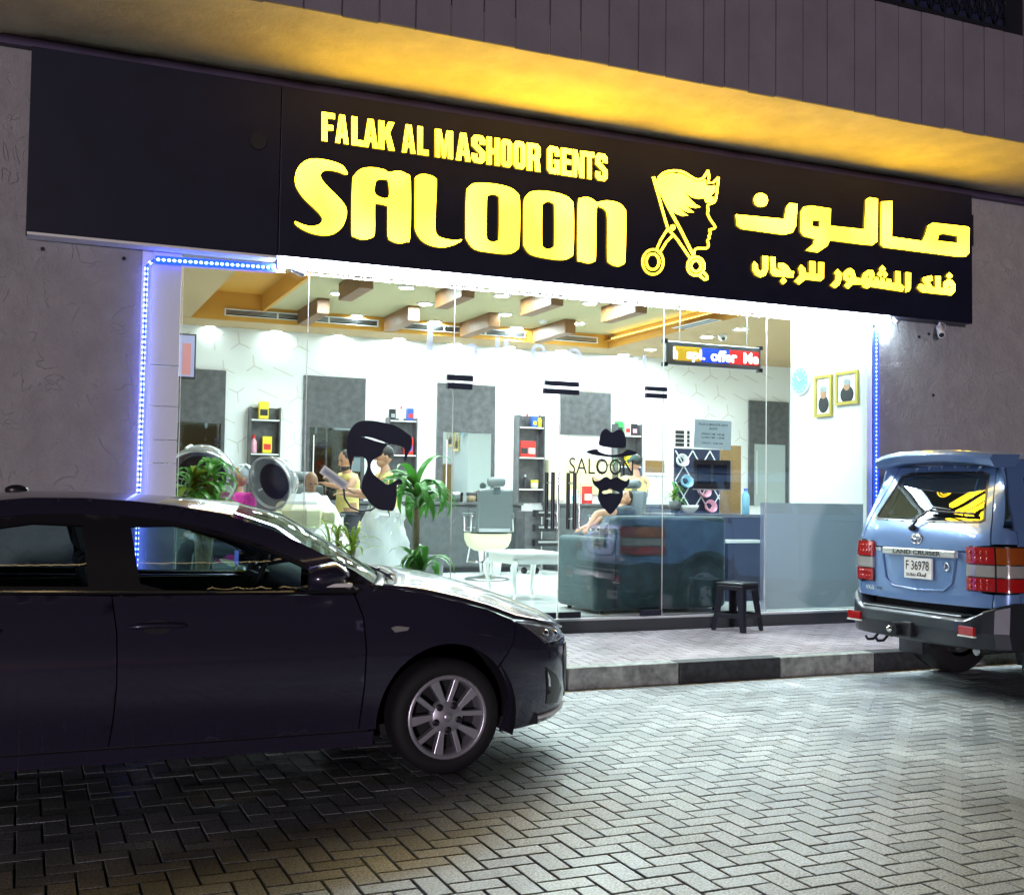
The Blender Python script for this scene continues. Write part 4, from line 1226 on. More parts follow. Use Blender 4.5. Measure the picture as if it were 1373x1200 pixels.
# ------------------------------------------------------------------ back wall furniture
def station(x0, x1, label, zsplit=2.48, mirror=True, zb=1.40):
    t = thing('mirror_station', label, 'mirror', ((x0 + x1) / 2, YB - .05, zb), 'barber mirrors along the back wall')
    MB().box(x0, x1, YB - .05, YB - .004, zsplit, 3.24).build('panel', MAT['panel_grey'], t, bevel=.004)
    if mirror:
        MB().box(x0, x0 + .10, YB - .05, YB - .004, zb, zsplit - .002).build('side_panel', MAT['panel_grey'], t)
        MB().box(x1 - .05, x1, YB - .05, YB - .004, zb, zsplit - .002).build('side_panel', MAT['panel_grey'], t)
        MB().box(x0 + .102, x1 - .052, YB - .03, YB - .004, zb, zsplit - .002).build('glass', MAT['mirror'], t)
        MB().box(x0 + .16, x0 + .175, YB - .035, YB - .0305, zb + .2, zsplit - .12).build('light_strip', MAT['white_gloss'], t)
station(1.68, 2.65, 'dark mirror panel at the far left beside the television')
station(3.78, 4.72, 'dark mirror panel behind the seated bald customer')
station(5.87, 6.84, 'dark mirror panel behind the empty barber chair')
station(7.98, 8.91, 'short grey wall panel above the cream board', 2.52, False)
station(11.66, 12.5, 'dark mirror panel at the far right behind the desk')
one('cream_board', 'cream wooden board on the back wall behind the word SALOON', 'board', MB().box(8.05, 9.1, YB - .04, YB - .004, 1.55, 2.12), MAT['cream_board'])
one('white_cupboard', 'narrow yellow-white cupboard on the wall behind the glass doors', 'cupboard', MB().box(7.72, 8.0, YB - .2, YB - .004, 1.45, 2.1), MAT['cream'], bevel=.006)

PROD = {}
def product(kind, x, z, label, cols, y=YB - .12, s=1.0):
    """bottle / box / jar on a shelf"""
    if kind == 'bottle':
        t = thing('bottle', label, 'bottle', (x, y, z), 'hair products on the shelves')
        MB().lathe([(0, 0), (.032 * s, 0), (.034 * s, .01), (.034 * s, .12 * s), (.014 * s, .15 * s), (.014 * s, .165 * s), (0, .165 * s)], c=(x, y, z), seg=12).build('flask', MAT[cols[0]], t)
        MB().lathe([(.017 * s, .15 * s), (.017 * s, .19 * s), (0, .19 * s)], c=(x, y, z), seg=12).build('cap', MAT[cols[1]], t)
    elif kind == 'box':
        t = thing('carton', label, 'box', (x, y, z), 'hair products on the shelves')
        w, h = .11 * s, .20 * s
        MB().box(x - w / 2, x + w / 2, y - .04, y + .04, z, z + h).build('box', MAT[cols[0]], t, bevel=.003)
        MB().box(x - w / 2 + .015, x + w / 2 - .015, y - .043, y - .0405, z + h * .2, z + h * .55).build('printed_panel', MAT[cols[1]], t)
    else:
        t = thing('jar', label, 'jar', (x, y, z), 'hair products on the shelves')
        MB().lathe([(0, 0), (.045 * s, 0), (.048 * s, .06 * s), (0.04 * s, .075 * s)], c=(x, y, z), seg=14).build('pot', MAT[cols[0]], t)
        MB().lathe([(.05 * s, .07 * s), (.05 * s, .1 * s), (0, .1 * s)], c=(x, y, z), seg=14).build('lid', MAT[cols[1]], t)

def shelf(x0, x1, z0, z1, levels, label):
    t = thing('shelf_unit', label, 'shelf', ((x0 + x1) / 2, YB - .2, z0), 'dark wall shelves between the mirrors')
    MB().box(x0, x1, YB - .02, YB - .004, z0, z1).build('back_board', MAT['panel_grey'], t)
    for x in (x0, x1 - .02): MB().box(x, x + .02, YB - .2, YB - .021, z0, z1).build('side_board', MAT['panel_grey'], t)
    for z in levels: MB().box(x0 + .021, x1 - .021, YB - .2, YB - .021, z - .018, z).build('shelf_board', MAT['white_gloss'], t)
shelf(2.98, 3.42, 1.5, 2.73, (2.55, 2.06, 1.62), 'dark wall shelf at the left with yellow cartons')
shelf(5.05, 5.50, 1.5, 2.66, (2.62, 2.10, 1.62), 'dark wall shelf partly behind the bearded sticker')
shelf(7.18, 7.64, 1.4, 2.79, (2.60, 2.12, 1.62), 'dark wall shelf to the right of the empty barber chair')
shelf(8.95, 9.42, 1.55, 2.72, (2.53, 2.02, 1.7), 'dark wall shelf behind the fedora sticker')
product('box', 3.18, 2.56, 'yellow carton on top of the left wall shelf', ('yellow', 'print_dark'), s=1.25)
product('box', 3.24, 2.07, 'tilted yellow carton on the middle board of the left shelf', ('yellow', 'red'), s=1.2)
product('bottle', 3.05, 2.07, 'pink and white bottle on the left wall shelf', ('pink', 'red'), s=1.35)
product('box', 5.12, 2.63, 'dark carton on top of the shelf behind the bearded sticker', ('print_dark', 'paper'), s=.8)
product('bottle', 5.26, 2.63, 'white bottle with a red cap on top of the shelf behind the sticker', ('white_gloss', 'red'), s=1.1)
product('box', 5.40, 2.63, 'blue carton at the end of the shelf behind the bearded sticker', ('blue', 'red'), s=.9)
product('box', 5.38, 2.11, 'red and blue carton on the lower board behind the sticker', ('red', 'blue'), s=1.3)
product('bottle', 7.36, 2.61, 'black bottle on the upper board of the shelf by the chair', ('print_dark', 'red'), s=1.1)
product('box', 7.48, 2.61, 'blue and yellow carton on the upper board by the chair', ('blue', 'yellow'), s=.8)
product('bottle', 7.58, 2.61, 'yellow bottle at the end of the upper board by the chair', ('yellow', 'print_dark'), s=1.0)
product('box', 7.30, 2.13, 'dark red carton on the middle board of the shelf by the chair', ('red', 'print_dark'), s=1.25)
product('box', 7.43, 2.13, 'bright red carton with a white label on the middle board', ('red', 'white_gloss'), s=1.25)
product('bottle', 7.34, 1.63, 'black bottle on the lowest board of the shelf by the chair', ('print_dark', 'steel'), s=1.2)
product('jar', 7.50, 1.63, 'cream tub on the lowest board of the shelf by the chair', ('cream', 'yellow'), s=1.3)
product('box', 9.02, 2.54, 'bright green carton on the shelf behind the hat', ('green', 'print_dark'), s=1.1)
product('box', 9.17, 2.54, 'white carton with a dark picture on the shelf behind the hat', ('white_gloss', 'red'), s=1.0)
product('box', 9.30, 2.54, 'black and pink carton on the shelf behind the hat', ('print_dark', 'pink'), s=.95)
product('box', 9.20, 2.03, 'yellow carton on the middle board behind the hat', ('yellow', 'print_dark'), s=1.0)
product('bottle', 8.98, 2.03, 'green spray bottle on the board left of the hat brim', ('green', 'green'), s=1.0)

def counter(x0, x1, label):
    t = thing('counter', label, 'counter', ((x0 + x1) / 2, 6.5, FZ), 'grey counters under the mirrors')
    MB().box(x0, x1, 6.32, YB - .005, FZ + .08, 1.36).build('cabinet', MAT['counter_grey'], t, bevel=.005)
    MB().box(x0 - .02, x1 + .02, 6.28, YB - .003, 1.362, 1.40).build('worktop', MAT['panel_grey'], t, bevel=.004)
    MB().box(x0 + .03, x1 - .03, 6.36, YB - .005, FZ, FZ + .079).build('toe_kick', MAT['black_plastic'], t)
    n = max(1, int((x1 - x0) / .6))
    for k in range(n):
        a = x0 + (x1 - x0) * k / n + .01; c = x0 + (x1 - x0) * (k + 1) / n - .01
        MB().box(a, c, 6.305, 6.3195, FZ + .1, 1.33).build('cabinet_door', MAT['counter_grey'], t, bevel=.003)
counter(1.4, 4.9, 'long grey counter at the left behind the plants')
counter(5.35, 7.12, 'grey counter behind the empty barber chair')
counter(7.7, 10.6, 'grey counter behind the sofa at the right')
for k, (x, c1, c2, nm) in enumerate(((5.5, 'print_dark', 'yellow', 'black jar with yellow flowers on the counter by the tall plant'), (5.85, 'steel', 'print_dark', 'steel pot with a dark lid on the counter'), (6.1, 'leather_grey', 'steel', 'grey glass pot on the counter beside the empty chair'), (6.35, 'bark', 'print_dark', 'brown vase on the counter just left of the empty chair'))):
    product('jar', x, 1.40, nm, (c1, c2), y=6.5, s=1.5)
product('box', 8.35, 1.40, 'red carton on the counter below the SALOON lettering', ('red', 'white_gloss'), y=6.5, s=1.4)
product('box', 8.1, 1.40, 'white carton on the counter by the door handles', ('white_gloss', 'sky_blue'), y=6.5, s=1.1)

# drawer trolley
tx = atY(716, 720, 5.9).x
t = thing('tool_trolley', 'dark tool trolley with open drawers beside the door handle', 'trolley', (tx, 5.9, FZ))
MB().box(tx - .22, tx + .05, 5.75, 6.1, FZ + .1, 1.28).build('body', MAT['panel_grey'], t, bevel=.006)
for k in range(4):
    z = FZ + .2 + k * .22
    MB().box(tx - .1, tx + .28, 5.62, 5.745, z, z + .1).build('drawer', MAT['black_plastic'], t, bevel=.004)
    MB().box(tx - .06, tx + .26, 5.60, 5.615, z + .05, z + .08).build('drawer_edge', MAT['steel'], t)
for s_ in (-.18, .02): MB().ell((tx + s_, 5.85, FZ + .05), .05, 10, 8).build('caster', MAT['black_rubber'], t)

# television at the left, on an arm
t = thing('television', 'wall television showing a pale picture at the left end of the salon', 'television', (1.85, 4.6, 2.85))
a, c = atY(243, 447, 4.5), atY(262, 509, 4.5)
MB().box(a.x - .35, c.x, 4.5, 4.54, c.z, a.z).build('case', MAT['black_plastic'], t, bevel=.004)
MB().box(a.x - .33, c.x - .02, 4.494, 4.499, c.z + .03, a.z - .02).build('screen', MAT['screen'], t)
MB().box(a.x + .02, a.x + .12, 4.490, 4.493, c.z + .05, a.z - .12).build('picture_figure', MAT['screen_red'], t)
MB().box(a.x - .1, a.x + .0, 4.541, YB - .06, (a.z + c.z) / 2 - .03, (a.z + c.z) / 2 + .03).build('arm', MAT['dark_metal'], t)
# ------------------------------------------------------------------ vehicles: a shell wrapped round the plan outline
def interp(tab, x):
    if x <= tab[0][0]: return tab[0][1]
    for (a, p), (b, q) in zip(tab[:-1], tab[1:]):
        if x <= b: return p + (q - p) * (x - a) / (b - a)
    return tab[-1][1]

def interp_s(tab, x):
    # monotone cubic through the table
    if x <= tab[0][0]: return tab[0][1]
    if x >= tab[-1][0]: return tab[-1][1]
    n = len(tab)
    for i in range(n - 1):
        if x <= tab[i + 1][0]: break
    d = lambda j: (tab[j + 1][1] - tab[j][1]) / (tab[j + 1][0] - tab[j][0])
    def m(j):
        if j == 0: return d(0)
        if j == n - 1: return d(n - 2)
        a, b = d(j - 1), d(j)
        return 0.0 if a * b <= 0 else 2 * a * b / (a + b)
    h = tab[i + 1][0] - tab[i][0]
    t = (x - tab[i][0]) / h
    return (2 * t ** 3 - 3 * t * t + 1) * tab[i][1] + (t ** 3 - 2 * t * t + t) * h * m(i) + (-2 * t ** 3 + 3 * t * t) * tab[i + 1][1] + (t ** 3 - t * t) * h * m(i + 1)

class Shell:
    """surface point from (u, z): u runs along the side, then wraps round the nose (u > x0f) and the tail (u < -x0r)"""
    def __init__(s, org, W, x0f, Lf, nf, x0r, Lr, nr, wz, af, ar):
        s.org, s.W, s.x0f, s.x0r = Vector(org), W, x0f, x0r
        s.wz, s.af, s.ar = wz, af, ar
        s.tf = s.table(Lf - x0f, W, nf); s.tr = s.table(Lr - x0r, W, nr)
    def table(s, a, b, n):
        out = [(0.0, 0.0, b)]
        L = 0; px, py = 0.0, b
        N = 160
        for k in range(1, N + 1):
            t = PI / 2 * k / N
            x = a * max(0.0, math.sin(t)) ** (2 / n); y = b * max(0.0, math.cos(t)) ** (2 / n)
            L += math.hypot(x - px, y - py); px, py = x, y
            out.append((L, x, y))
        return out
    def look(s, t, d):
        for (l0, x0, y0), (l1, x1, y1) in zip(t[:-1], t[1:]):
            if d <= l1:
                k = (d - l0) / max(1e-9, l1 - l0)
                return x0 + (x1 - x0) * k, y0 + (y1 - y0) * k
        return t[-1][1], t[-1][2]
    def end_u(s, front=True):
        return s.x0f + s.tf[-1][0] if front else -(s.x0r + s.tr[-1][0])
    def u_of_y(s, y, front=False):
        """u on the nose / tail where the plan half-width is y"""
        t = s.tf if front else s.tr
        for (l0, x0, y0), (l1, x1, y1) in zip(t[:-1], t[1:]):
            if y0 >= y >= y1:
                k = (y0 - y) / max(1e-9, y0 - y1)
                d = l0 + (l1 - l0) * k
                return s.x0f + d if front else -(s.x0r + d)
        return s.end_u(front)
    def P0(s, u, z):
        k = interp_s(s.wz, z)
        if u > s.x0f:
            dx, y = s.look(s.tf, u - s.x0f)
            return Vector((s.x0f + dx * interp_s(s.af, z), y * k, z))
        if u < -s.x0r:
            dx, y = s.look(s.tr, -u - s.x0r)
            return Vector((-(s.x0r + dx * interp_s(s.ar, z)), y * k, z))
        return Vector((u, s.W * k, z))
    def P(s, u, z, side=-1, off=0.0):
        p = s.P0(u, z)
        if off:
            e = 0.01
            n = (s.P0(u + e, z) - s.P0(u - e, z)).cross(s.P0(u, z + e) - s.P0(u, z - e))
            n = -n
            if n.length > 1e-9:
                n.normalize()
                if n.y < 0 and abs(u) < min(s.x0f, s.x0r): n = -n
                p = p + n * off
        return s.org + Vector((p.x, p.y * (1 if side > 0 else -1), p.z))

def panel(S, name, outline, m, parent, sides=(-1, 1), holes=(), off=0.0, depth=0.018, res=0.06, gap=0.003, rnd=0, label=None):
    made = []
    o = smooth_loop(outline, rnd) if rnd else list(outline)
    o = ccw(o)
    o = resample(inset(o, gap) if gap else o, res * 0.7)
    hs = [resample(ccw(h), res * 0.7) for h in holes]
    v, t = cdt(o, hs, res)
    for sd in sides:
        b = MB()
        fl = [f if sd > 0 else f[::-1] for f in t]
        fl = [f[::-1] for f in fl]
        b.add([S.P(u, z, sd, off) for u, z in v], fl, True)
        if depth:
            for lp, flip in [(o, False)] + [(h, True) for h in hs]:
                n = len(lp)
                vs = [S.P(u, z, sd, off) for u, z in lp] + [S.P(u, z, sd, off - depth) for u, z in lp]
                fs = []
                for i in range(n):
                    j = (i + 1) % n
                    f = (i, j, n + j, n + i)
                    if (sd > 0) == flip: f = f[::-1]
                    fs.append(f)
                b.add(vs, fs)
        ob = b.build(name, m, parent)
        if label: ob['label'] = label[0 if sd < 0 else 1] if isinstance(label, (tuple, list)) else label
        made.append(ob)
    return made

def loft_rows(rows, name, m, parent, pw=2.2, n=12, depth=0.012, fl=False):
    """rows of (edge point right side, centre point): crowned skin from side to side"""
    b = MB()
    vs = []
    for E, C in rows:
        for k in range(-n, n + 1):
            t = k / n
            w = abs(t) ** pw
            y = E.y - C.y
            vs.append(Vector((C.x + (E.x - C.x) * w, C.y + abs(y) * t, C.z + (E.z - C.z) * w)))
    m_ = 2 * n + 1
    fs = []
    for i in range(len(rows) - 1):
        for k in range(m_ - 1):
            f = (i * m_ + k, i * m_ + k + 1, (i + 1) * m_ + k + 1, (i + 1) * m_ + k)
            fs.append(f[::-1] if fl else f)
    b.add(vs, fs, True)
    o = b.build(name, m, parent)
    if depth:
        so = o.modifiers.new('thickness', 'SOLIDIFY'); so.thickness = depth; so.offset = -1
    return o

def arc(cx, cz, r, a0, a1, n=18):
    return [(cx + r * math.cos(R(a0 + (a1 - a0) * k / n)), cz + r * math.sin(R(a0 + (a1 - a0) * k / n))) for k in range(n + 1)]

def housing(parent, x, y0, y1, z, r):
    """dark liner over the upper half of a wheel"""
    pts = arc(x, z, r, -18, 198, 22)
    n = len(pts)
    b = MB()
    b.add([(p, y0, q) for p, q in pts] + [(p, y1, q) for p, q in pts], [(k, k + 1, n + k + 1, n + k) for k in range(n - 1)], True)
    b.add([(p, y1, q) for p, q in pts], [tuple(range(n))])
    b.build('wheel_housing', MAT['interior'], parent)

def wheel(parent, c, sgn, r, rim, width, spokes, m_rim, twist=0.0, pair=True, name='wheel'):
    """sgn: +1 outer face towards +y, -1 towards -y"""
    c = Vector(c)
    Mx = Matrix.Rotation(R(-90 * sgn), 3, 'X')
    h = width / 2
    w = MB()
    w.lathe([(rim, -h), (r - .035, -h), (r - .008, -h + .02), (r, -h + .05), (r, h - .05), (r - .008, h - .02), (r - .035, h - .004), (rim + .02, h), (rim, h - .012)], c=c, M=Mx, seg=40)
    t = w.build('tyre', MAT['black_rubber'], parent)
    t.name = 'wheel'
    tr = MB()
    for k in range(3):
        z = -h + .06 + k * (width - .12) / 2
        tr.lathe([(r + .001, z - .008), (r + .003, z), (r + .001, z + .008)], c=c, M=Mx, seg=40)
    rb = MB()
    rb.lathe([(rim + .004, h - .006), (rim - .004, h + .002), (rim - .018, h - .006), (rim - .026, h - .03), (rim - .03, -h + .02)], c=c, M=Mx, seg=40)
    rb.build('rim', m_rim, t)
    MB().lathe([(0, h - .105), (rim - .03, h - .105)], c=c, M=Mx, seg=24).build('brake_disc', MAT['interior'], t)
    sp = MB()
    def pt(rad, ang, z): return c + Mx @ Vector((rad * math.cos(ang), rad * math.sin(ang), z))
    n = spokes
    for k in range(n):
        for q in ((-1, 1) if pair else (0,)):
            a0 = 2 * PI * k / n + twist
            da = q * (PI / n) * 0.30
            a1 = a0 + q * (PI / n) * 0.52
            w0, w1 = (.014, .024) if pair else (.05, .06)
            if q < 0: w1 *= .55
            A0, A1 = a0 + da, a1
            r0, r1 = rim * .34, rim - .014
            e = [(r0, A0, -w0), (r0, A0, w0), (r1, A1, w1 * 1.15), (r1, A1, -w1 * 1.15)]
            top, bot = [], []
            for rad, an, off in e:
                z = h - .012 if rad < rim * .5 else h - .008
                base = Vector((rad * math.cos(an) - off * math.sin(an), rad * math.sin(an) + off * math.cos(an), z))
                top.append(c + Mx @ base); bot.append(c + Mx @ (base - Vector((0, 0, .045))))
            f = [(0, 1, 2, 3)[::-1], (4, 5, 6, 7)] + [(i, (i + 1) % 4, 4 + (i + 1) % 4, 4 + i) for i in range(4)]
            sp.add(top + bot, f)
    so = sp.build('spoke', m_rim, t, bevel=.004)
    MB().lathe([(0, h - .004), (rim * .36, h - .010), (rim * .42, h - .018), (rim * .43, h - .05)], c=c, M=Mx, seg=24).build('hub', m_rim, t)
    MB().lathe([(0, h + .000), (rim * .11, h - .001), (rim * .12, h - .006)], c=c, M=Mx, seg=18).build('hub_cap', MAT['alloy'], t)
    pass
    for k in range(5):
        a = 2 * PI * k / 5 + twist + PI / 5
        p = c + Mx @ Vector((rim * .31 * math.cos(a), rim * .31 * math.sin(a), h - .006))
        MB().lathe([(0, .003), (.014, .003), (.019, .001), (.021, -.01)], c=p, M=Mx, seg=8).build("wheel_nut", MAT["black_plastic"], t)
    return t

# ================================================================== dark sedan
CX, CY = 2.11 - 1.35, -3.14
car = thing('parked_car', 'dark grey sedan parked side-on in front of the shop', 'car', (CX, CY, 0))
S = Shell((CX, CY, 0), 0.90, 1.20, 2.36, 2.35, 1.40, 2.33, 3.2,
          [(.10, .93), (.20, .945), (.27, .955), (.345, .975), (.375, .985), (.55, 1.0), (.66, 1.0), (.715, .992), (.735, .985), (.80, .965), (.90, .935), (.97, .905), (1.0, .888), (1.04, .868), (1.20, .785), (1.36, .685), (1.42, .645), (1.46, .60)],
          [(.15, .93), (.25, .985), (.35, 1.0), (.55, 1.0), (.65, .985), (.72, .95), (.80, .86), (.90, .72), (1.0, .6)],
          [(.2, .95), (.5, 1.0), (.8, .99), (1.0, .95), (1.2, .6)])
P = MAT['sedan_paint']
FWX, RWX, AR, WZc = 1.35, -1.35, 0.385, 0.305
belt = lambda x: 0.975 - 0.018 * x
frontgap = [(.87, .265), (.875, .38), (.885, .49), (.892, .68), (.885, .84), (.845, .955)]
reargap = [(-.345, .265), (-.33, .39), (-.318, .56), (-.322, .80), (-.345, .975)]
# doors
fd = panel(S, 'door', frontgap + [(.3, belt(.3))] + reargap[::-1] + [(.3, .262)], P, car)
rdo = panel(S, 'door', reargap + [(-.7, belt(-.7)), (-1.06, belt(-1.06)), (-1.085, .85), (-1.06, .70)] + [(p[0], p[1]) for p in arc(RWX, WZc, AR + .03, 62, -4, 8)] + [(-.93, .265), (-.6, .262)], P, car)
# front fender with wheel arch
panel(S, 'fender', [(.872, .265), (.955, .262)] + arc(FWX, WZc, AR, 186, 40, 20) + [(1.735, .64), (1.80, .715), (1.875, .790), (1.72, .862), (1.54, .905), (1.33, .942), (1.16, .968), (.99, .985), (.905, .985), (.85, .957), (.888, .84), (.895, .68), (.888, .49), (.878, .38)], P, car)
UE, UR = S.end_u(True), S.end_u(False)
# front bumper, lamp, lower intake
panel(S, 'front_bumper', [(1.737, .638)] + arc(FWX, WZc, AR, 39, -16, 10) + [(1.722, .185), (2.0, .19), (UE - .001, .21), (UE - .001, .66), (2.42, .650), (2.365, .652), (2.20, .637), (2.055, .641), (1.98, .697), (1.88, .785), (1.80, .71)], P, car, res=.045)
HL = [(1.885, .790), (2.05, .765), (2.20, .735), (2.36, .71), (2.36, .655), (2.20, .640), (2.06, .645), (1.985, .70)]
panel(S, 'headlight', HL, MAT['headlight_bowl'], car, off=-.03, res=.04, depth=.03)
panel(S, 'headlight_lens', HL, MAT['clear_lens'], car, off=.003, res=.04, depth=.03)
for u_, z_ in ((2.10, .705), (2.22, .69)):
    for sd in (-1, 1):
        p_ = S.P(u_, z_, sd, -.018)
        MB().ell(p_, (.03, .03, .026), 12, 8).build('headlight_bulb', MAT['chrome'], car)
panel(S, 'headlight_trim', [(1.99, .704), (2.065, .652), (2.2, .647), (2.35, .661), (2.35, .669), (2.2, .656), (2.07, .662), (1.998, .710)], MAT['chrome'], car, off=.006, res=.03, depth=.01)
panel(S, 'grille', [(2.33, .62), (UE - .002, .63), (UE - .002, .28), (2.42, .29), (2.30, .42), (2.28, .56)], MAT['black_plastic'], car, off=.004, res=.05)
panel(S, 'fog_lamp_recess', [(2.03, .52), (2.06, .30), (2.22, .28), (2.27, .36), (2.16, .46)], MAT['black_plastic'], car, off=.004, res=.05)
panel(S, 'fog_lamp', [(2.035, .50), (2.055, .40), (2.085, .395), (2.075, .45)], MAT['chrome'], car, off=.010, res=.04)
panel(S, 'bumper_lip', [(1.99, .245), (2.15, .25), (UE - .002, .26), (UE - .002, .235), (2.15, .225), (2.0, .222)], MAT['white_gloss'], car, off=.012, res=.05)
# rocker, rear quarter, rear bumper, lamps
panel(S, 'sill', [(.955, .258), (.955, .175), (0, .185), (-.935, .185), (-.935, .258), (0, .258)], P, car)
panel(S, 'rear_quarter', [(-1.068, belt(-1.06)), (-1.4, 1.01), (-1.75, 1.02), (-2.05, 1.02), (-2.06, .62), (-1.78, .60)] + arc(RWX, WZc, AR, 55, 118, 10)[0:0] + arc(RWX, WZc, AR, 130, 62, 10) + [(-1.068, .70), (-1.093, .85)], P, car)
panel(S, 'rear_bumper', [(-1.785, .597), (-2.06, .617), (UR + .002, .62), (UR + .002, .24), (-1.9, .22)] + arc(RWX, WZc, AR, 192, 133, 8), P, car, res=.06)
panel(S, 'tail_light', [(-2.065, .99), (-2.3, .97), (-2.5, .93), (-2.48, .80), (-2.2, .79), (-2.07, .82)], MAT['tail_red'], car, off=.003, res=.06)
panel(S, 'boot_panel', [(-2.065, 1.02), (UR + .002, 1.03), (UR + .002, .622), (-2.065, .62)], P, car, off=-.002, res=.06)
# dark inner body that closes the gaps between the panels
panel(S, 'inner_body', [(-1.9, .95), (0, .93), (1.6, .84), (1.74, .70), (1.73, .2)] + arc(FWX, WZc, AR + .012, 0, 180, 18) + [(.9, .2), (-.9, .2)] + arc(RWX, WZc, AR + .012, 0, 180, 18) + [(-1.9, .3)], MAT['interior'], car, off=-.022, depth=0, gap=0)
# greenhouse
gh = lambda pts: [(x, z) for x, z in pts]
roofedge = [(.99, .985), (.86, 1.075), (.645, 1.19), (.45, 1.285), (.24, 1.352), (-.04, 1.398), (-.26, 1.42), (-.48, 1.432), (-.72, 1.430), (-.95, 1.405), (-1.2, 1.345), (-1.45, 1.25), (-1.68, 1.13), (-1.80, 1.03)]
raillow = [(.80, 1.035), (.62, 1.11), (.40, 1.205), (.20, 1.272), (-.04, 1.328), (-.26, 1.352), (-.48, 1.362), (-.72, 1.358), (-.95, 1.33), (-1.15, 1.275), (-1.30, 1.21)]
panel(S, 'roof_rail', roofedge + [(-1.62, 1.03), (-1.45, 1.02), (-1.42, 1.10), (-1.30, 1.21)] + raillow[::-1][1:] + [(.93, .962)], P, car, gap=0, res=.05)
# black window surround, with the two glass openings
fgl = [(-.255, 1.305), (-.05, 1.310), (.19, 1.255), (.40, 1.185), (.58, 1.105), (.66, 1.06), (.62, .985), (.2, .99), (-.10, .998), (-.215, 1.03)]
rgl = [(-.475, 1.308), (-.45, 1.02), (-.90, 1.03), (-1.12, 1.05), (-1.10, 1.20), (-.92, 1.285), (-.70, 1.318)]
panel(S, 'window_surround', raillow + [(-1.30, 1.21), (-1.42, 1.10), (-1.43, 1.0), (-.7, .992), (-.2, .982), (.3, .974), (.86, .966), (.915, .964)], MAT['black_plastic'], car, holes=[fgl, rgl], gap=0, off=-.004, res=.05)
for gl in (fgl, rgl):
    panel(S, 'window_pane', inset(gl, -.006), MAT['car_glass'], car, off=-.012, depth=0, gap=0, res=.06)
panel(S, 'window_trim', [(.66, .980), (.2, .984), (-.1, .990), (-.6, 1.002), (-1.1, 1.012), (-1.1, 1.006), (-.6, .995), (-.1, .983), (.2, .976), (.66, .973)], MAT['chrome'], car, off=.003, gap=0, res=.05, depth=.008)
def EC(u, z, cx, cz): return (S.P(u, z, -1), Vector((CX + cx, CY, cz)))
hood = [(1.0, .983, 1.16, 1.045), (1.16, .966, 1.30, 1.035), (1.33, .940, 1.47, 1.010), (1.54, .903, 1.66, .965), (1.72, .860, 1.84, .910), (1.885, .796, 2.02, .845), (2.05, .772, 2.16, .790), (2.20, .742, 2.26, .745), (2.36, .716, 2.31, .70), (2.5, .69, 2.33, .675)]
loft_rows([EC(*r) for r in hood], 'hood', P, car)
loft_rows([EC(.93, .99, 1.13, 1.03), EC(1.0, .975, 1.22, 1.020)], 'cowl', MAT['black_plastic'], car)
ws = [(.945, 1.015, 1.13, 1.055), (.86, 1.078, 1.0, 1.13), (.645, 1.192, .79, 1.26), (.45, 1.287, .60, 1.365), (.24, 1.354, .36, 1.425)]
loft_rows([EC(*r) for r in ws], 'windscreen', MAT['windscreen_glass'], car, depth=0)
rf = [(.24, 1.354, .36, 1.428), (-.04, 1.400, .02, 1.452), (-.26, 1.422, -.24, 1.468), (-.48, 1.434, -.5, 1.474), (-.72, 1.432, -.75, 1.472), (-.95, 1.407, -1.0, 1.452), (-1.05, 1.385, -1.12, 1.43)]
loft_rows([EC(*r) for r in rf], 'roof', P, car, fl=False)
rw = [(-1.05, 1.384, -1.12, 1.428), (-1.2, 1.345, -1.30, 1.37), (-1.45, 1.25, -1.58, 1.25), (-1.70, 1.12, -1.80, 1.10)]
loft_rows([EC(*r) for r in rw], 'rear_window', MAT['windscreen_glass'], car, depth=0)
bt = [(-1.70, 1.12, -1.80, 1.10), (-1.80, 1.03, -1.88, 1.08), (-2.05, 1.022, -2.1, 1.07), (-2.25, 1.02, -2.24, 1.06), (-2.42, 1.02, -2.30, 1.03)]
loft_rows([EC(*r) for r in bt], 'boot_lid', P, car)
# floor, cabin, wheel housings
b = MB(); b.box(CX - 2.1, CX + 1.95, CY - .72, CY + .72, .20, .26); b.build('underbody', MAT['interior'], car)
b = MB()
b.box(CX + .95, CX + 1.75, CY - .58, CY + .58, .30, .80)
b.build('engine_bay', MAT['interior'], car)
MB().box(CX - 2.0, CX - 1.75, CY - .6, CY + .6, .3, .9).build('boot_floor', MAT['interior'], car)
for wx in (FWX, RWX):
    for sd in (-1, 1):
        housing(car, CX + wx, CY + sd * .86, CY + sd * .58, WZc, AR + .02)
        wheel(car, (CX + wx, CY + sd * .785, WZc), sd, .305, .218, .205, 5, MAT['alloy'], twist=.38 if sd < 0 else .1)
# interior seen through the windows
for y in (-.37, .37):
    for x, nm in ((-.22, 'front_seat'), (-1.02, 'rear_seat')):
        b = MB()
        b.box(CX + x - .02, CX + x + .50, CY + y - .25, CY + y + .25, .42, .60)
        T = Matrix.Translation((CX + x - .02, CY + y, .56)) @ Matrix.Rotation(R(-16), 4, 'Y')
        b.box(-.08, .07, -.24, .24, 0, .60, T)
        b.build(nm, MAT['interior'], car, bevel=.04)
        T2 = T @ Matrix.Translation((-.01, 0, .63))
        MB().box(-.055, .055, -.14, .14, 0, .19, T2).build('headrest', MAT['interior'], car, bevel=.035)
b = MB(); b.tube([(CX + .55 + .055 * math.cos(t) * 1.0 * 0 + math.sin(t) * .19 * math.sin(R(25)), CY + .37 + .19 * math.cos(t), .99 + math.sin(t) * .19 * math.cos(R(25))) for t in [2 * PI * k / 24 for k in range(24)]], .016, 8, closed=True)
b.cyl((CX + .56, CY + .37, .99), (CX + .72, CY + .37, .93), .05, .04, 10)
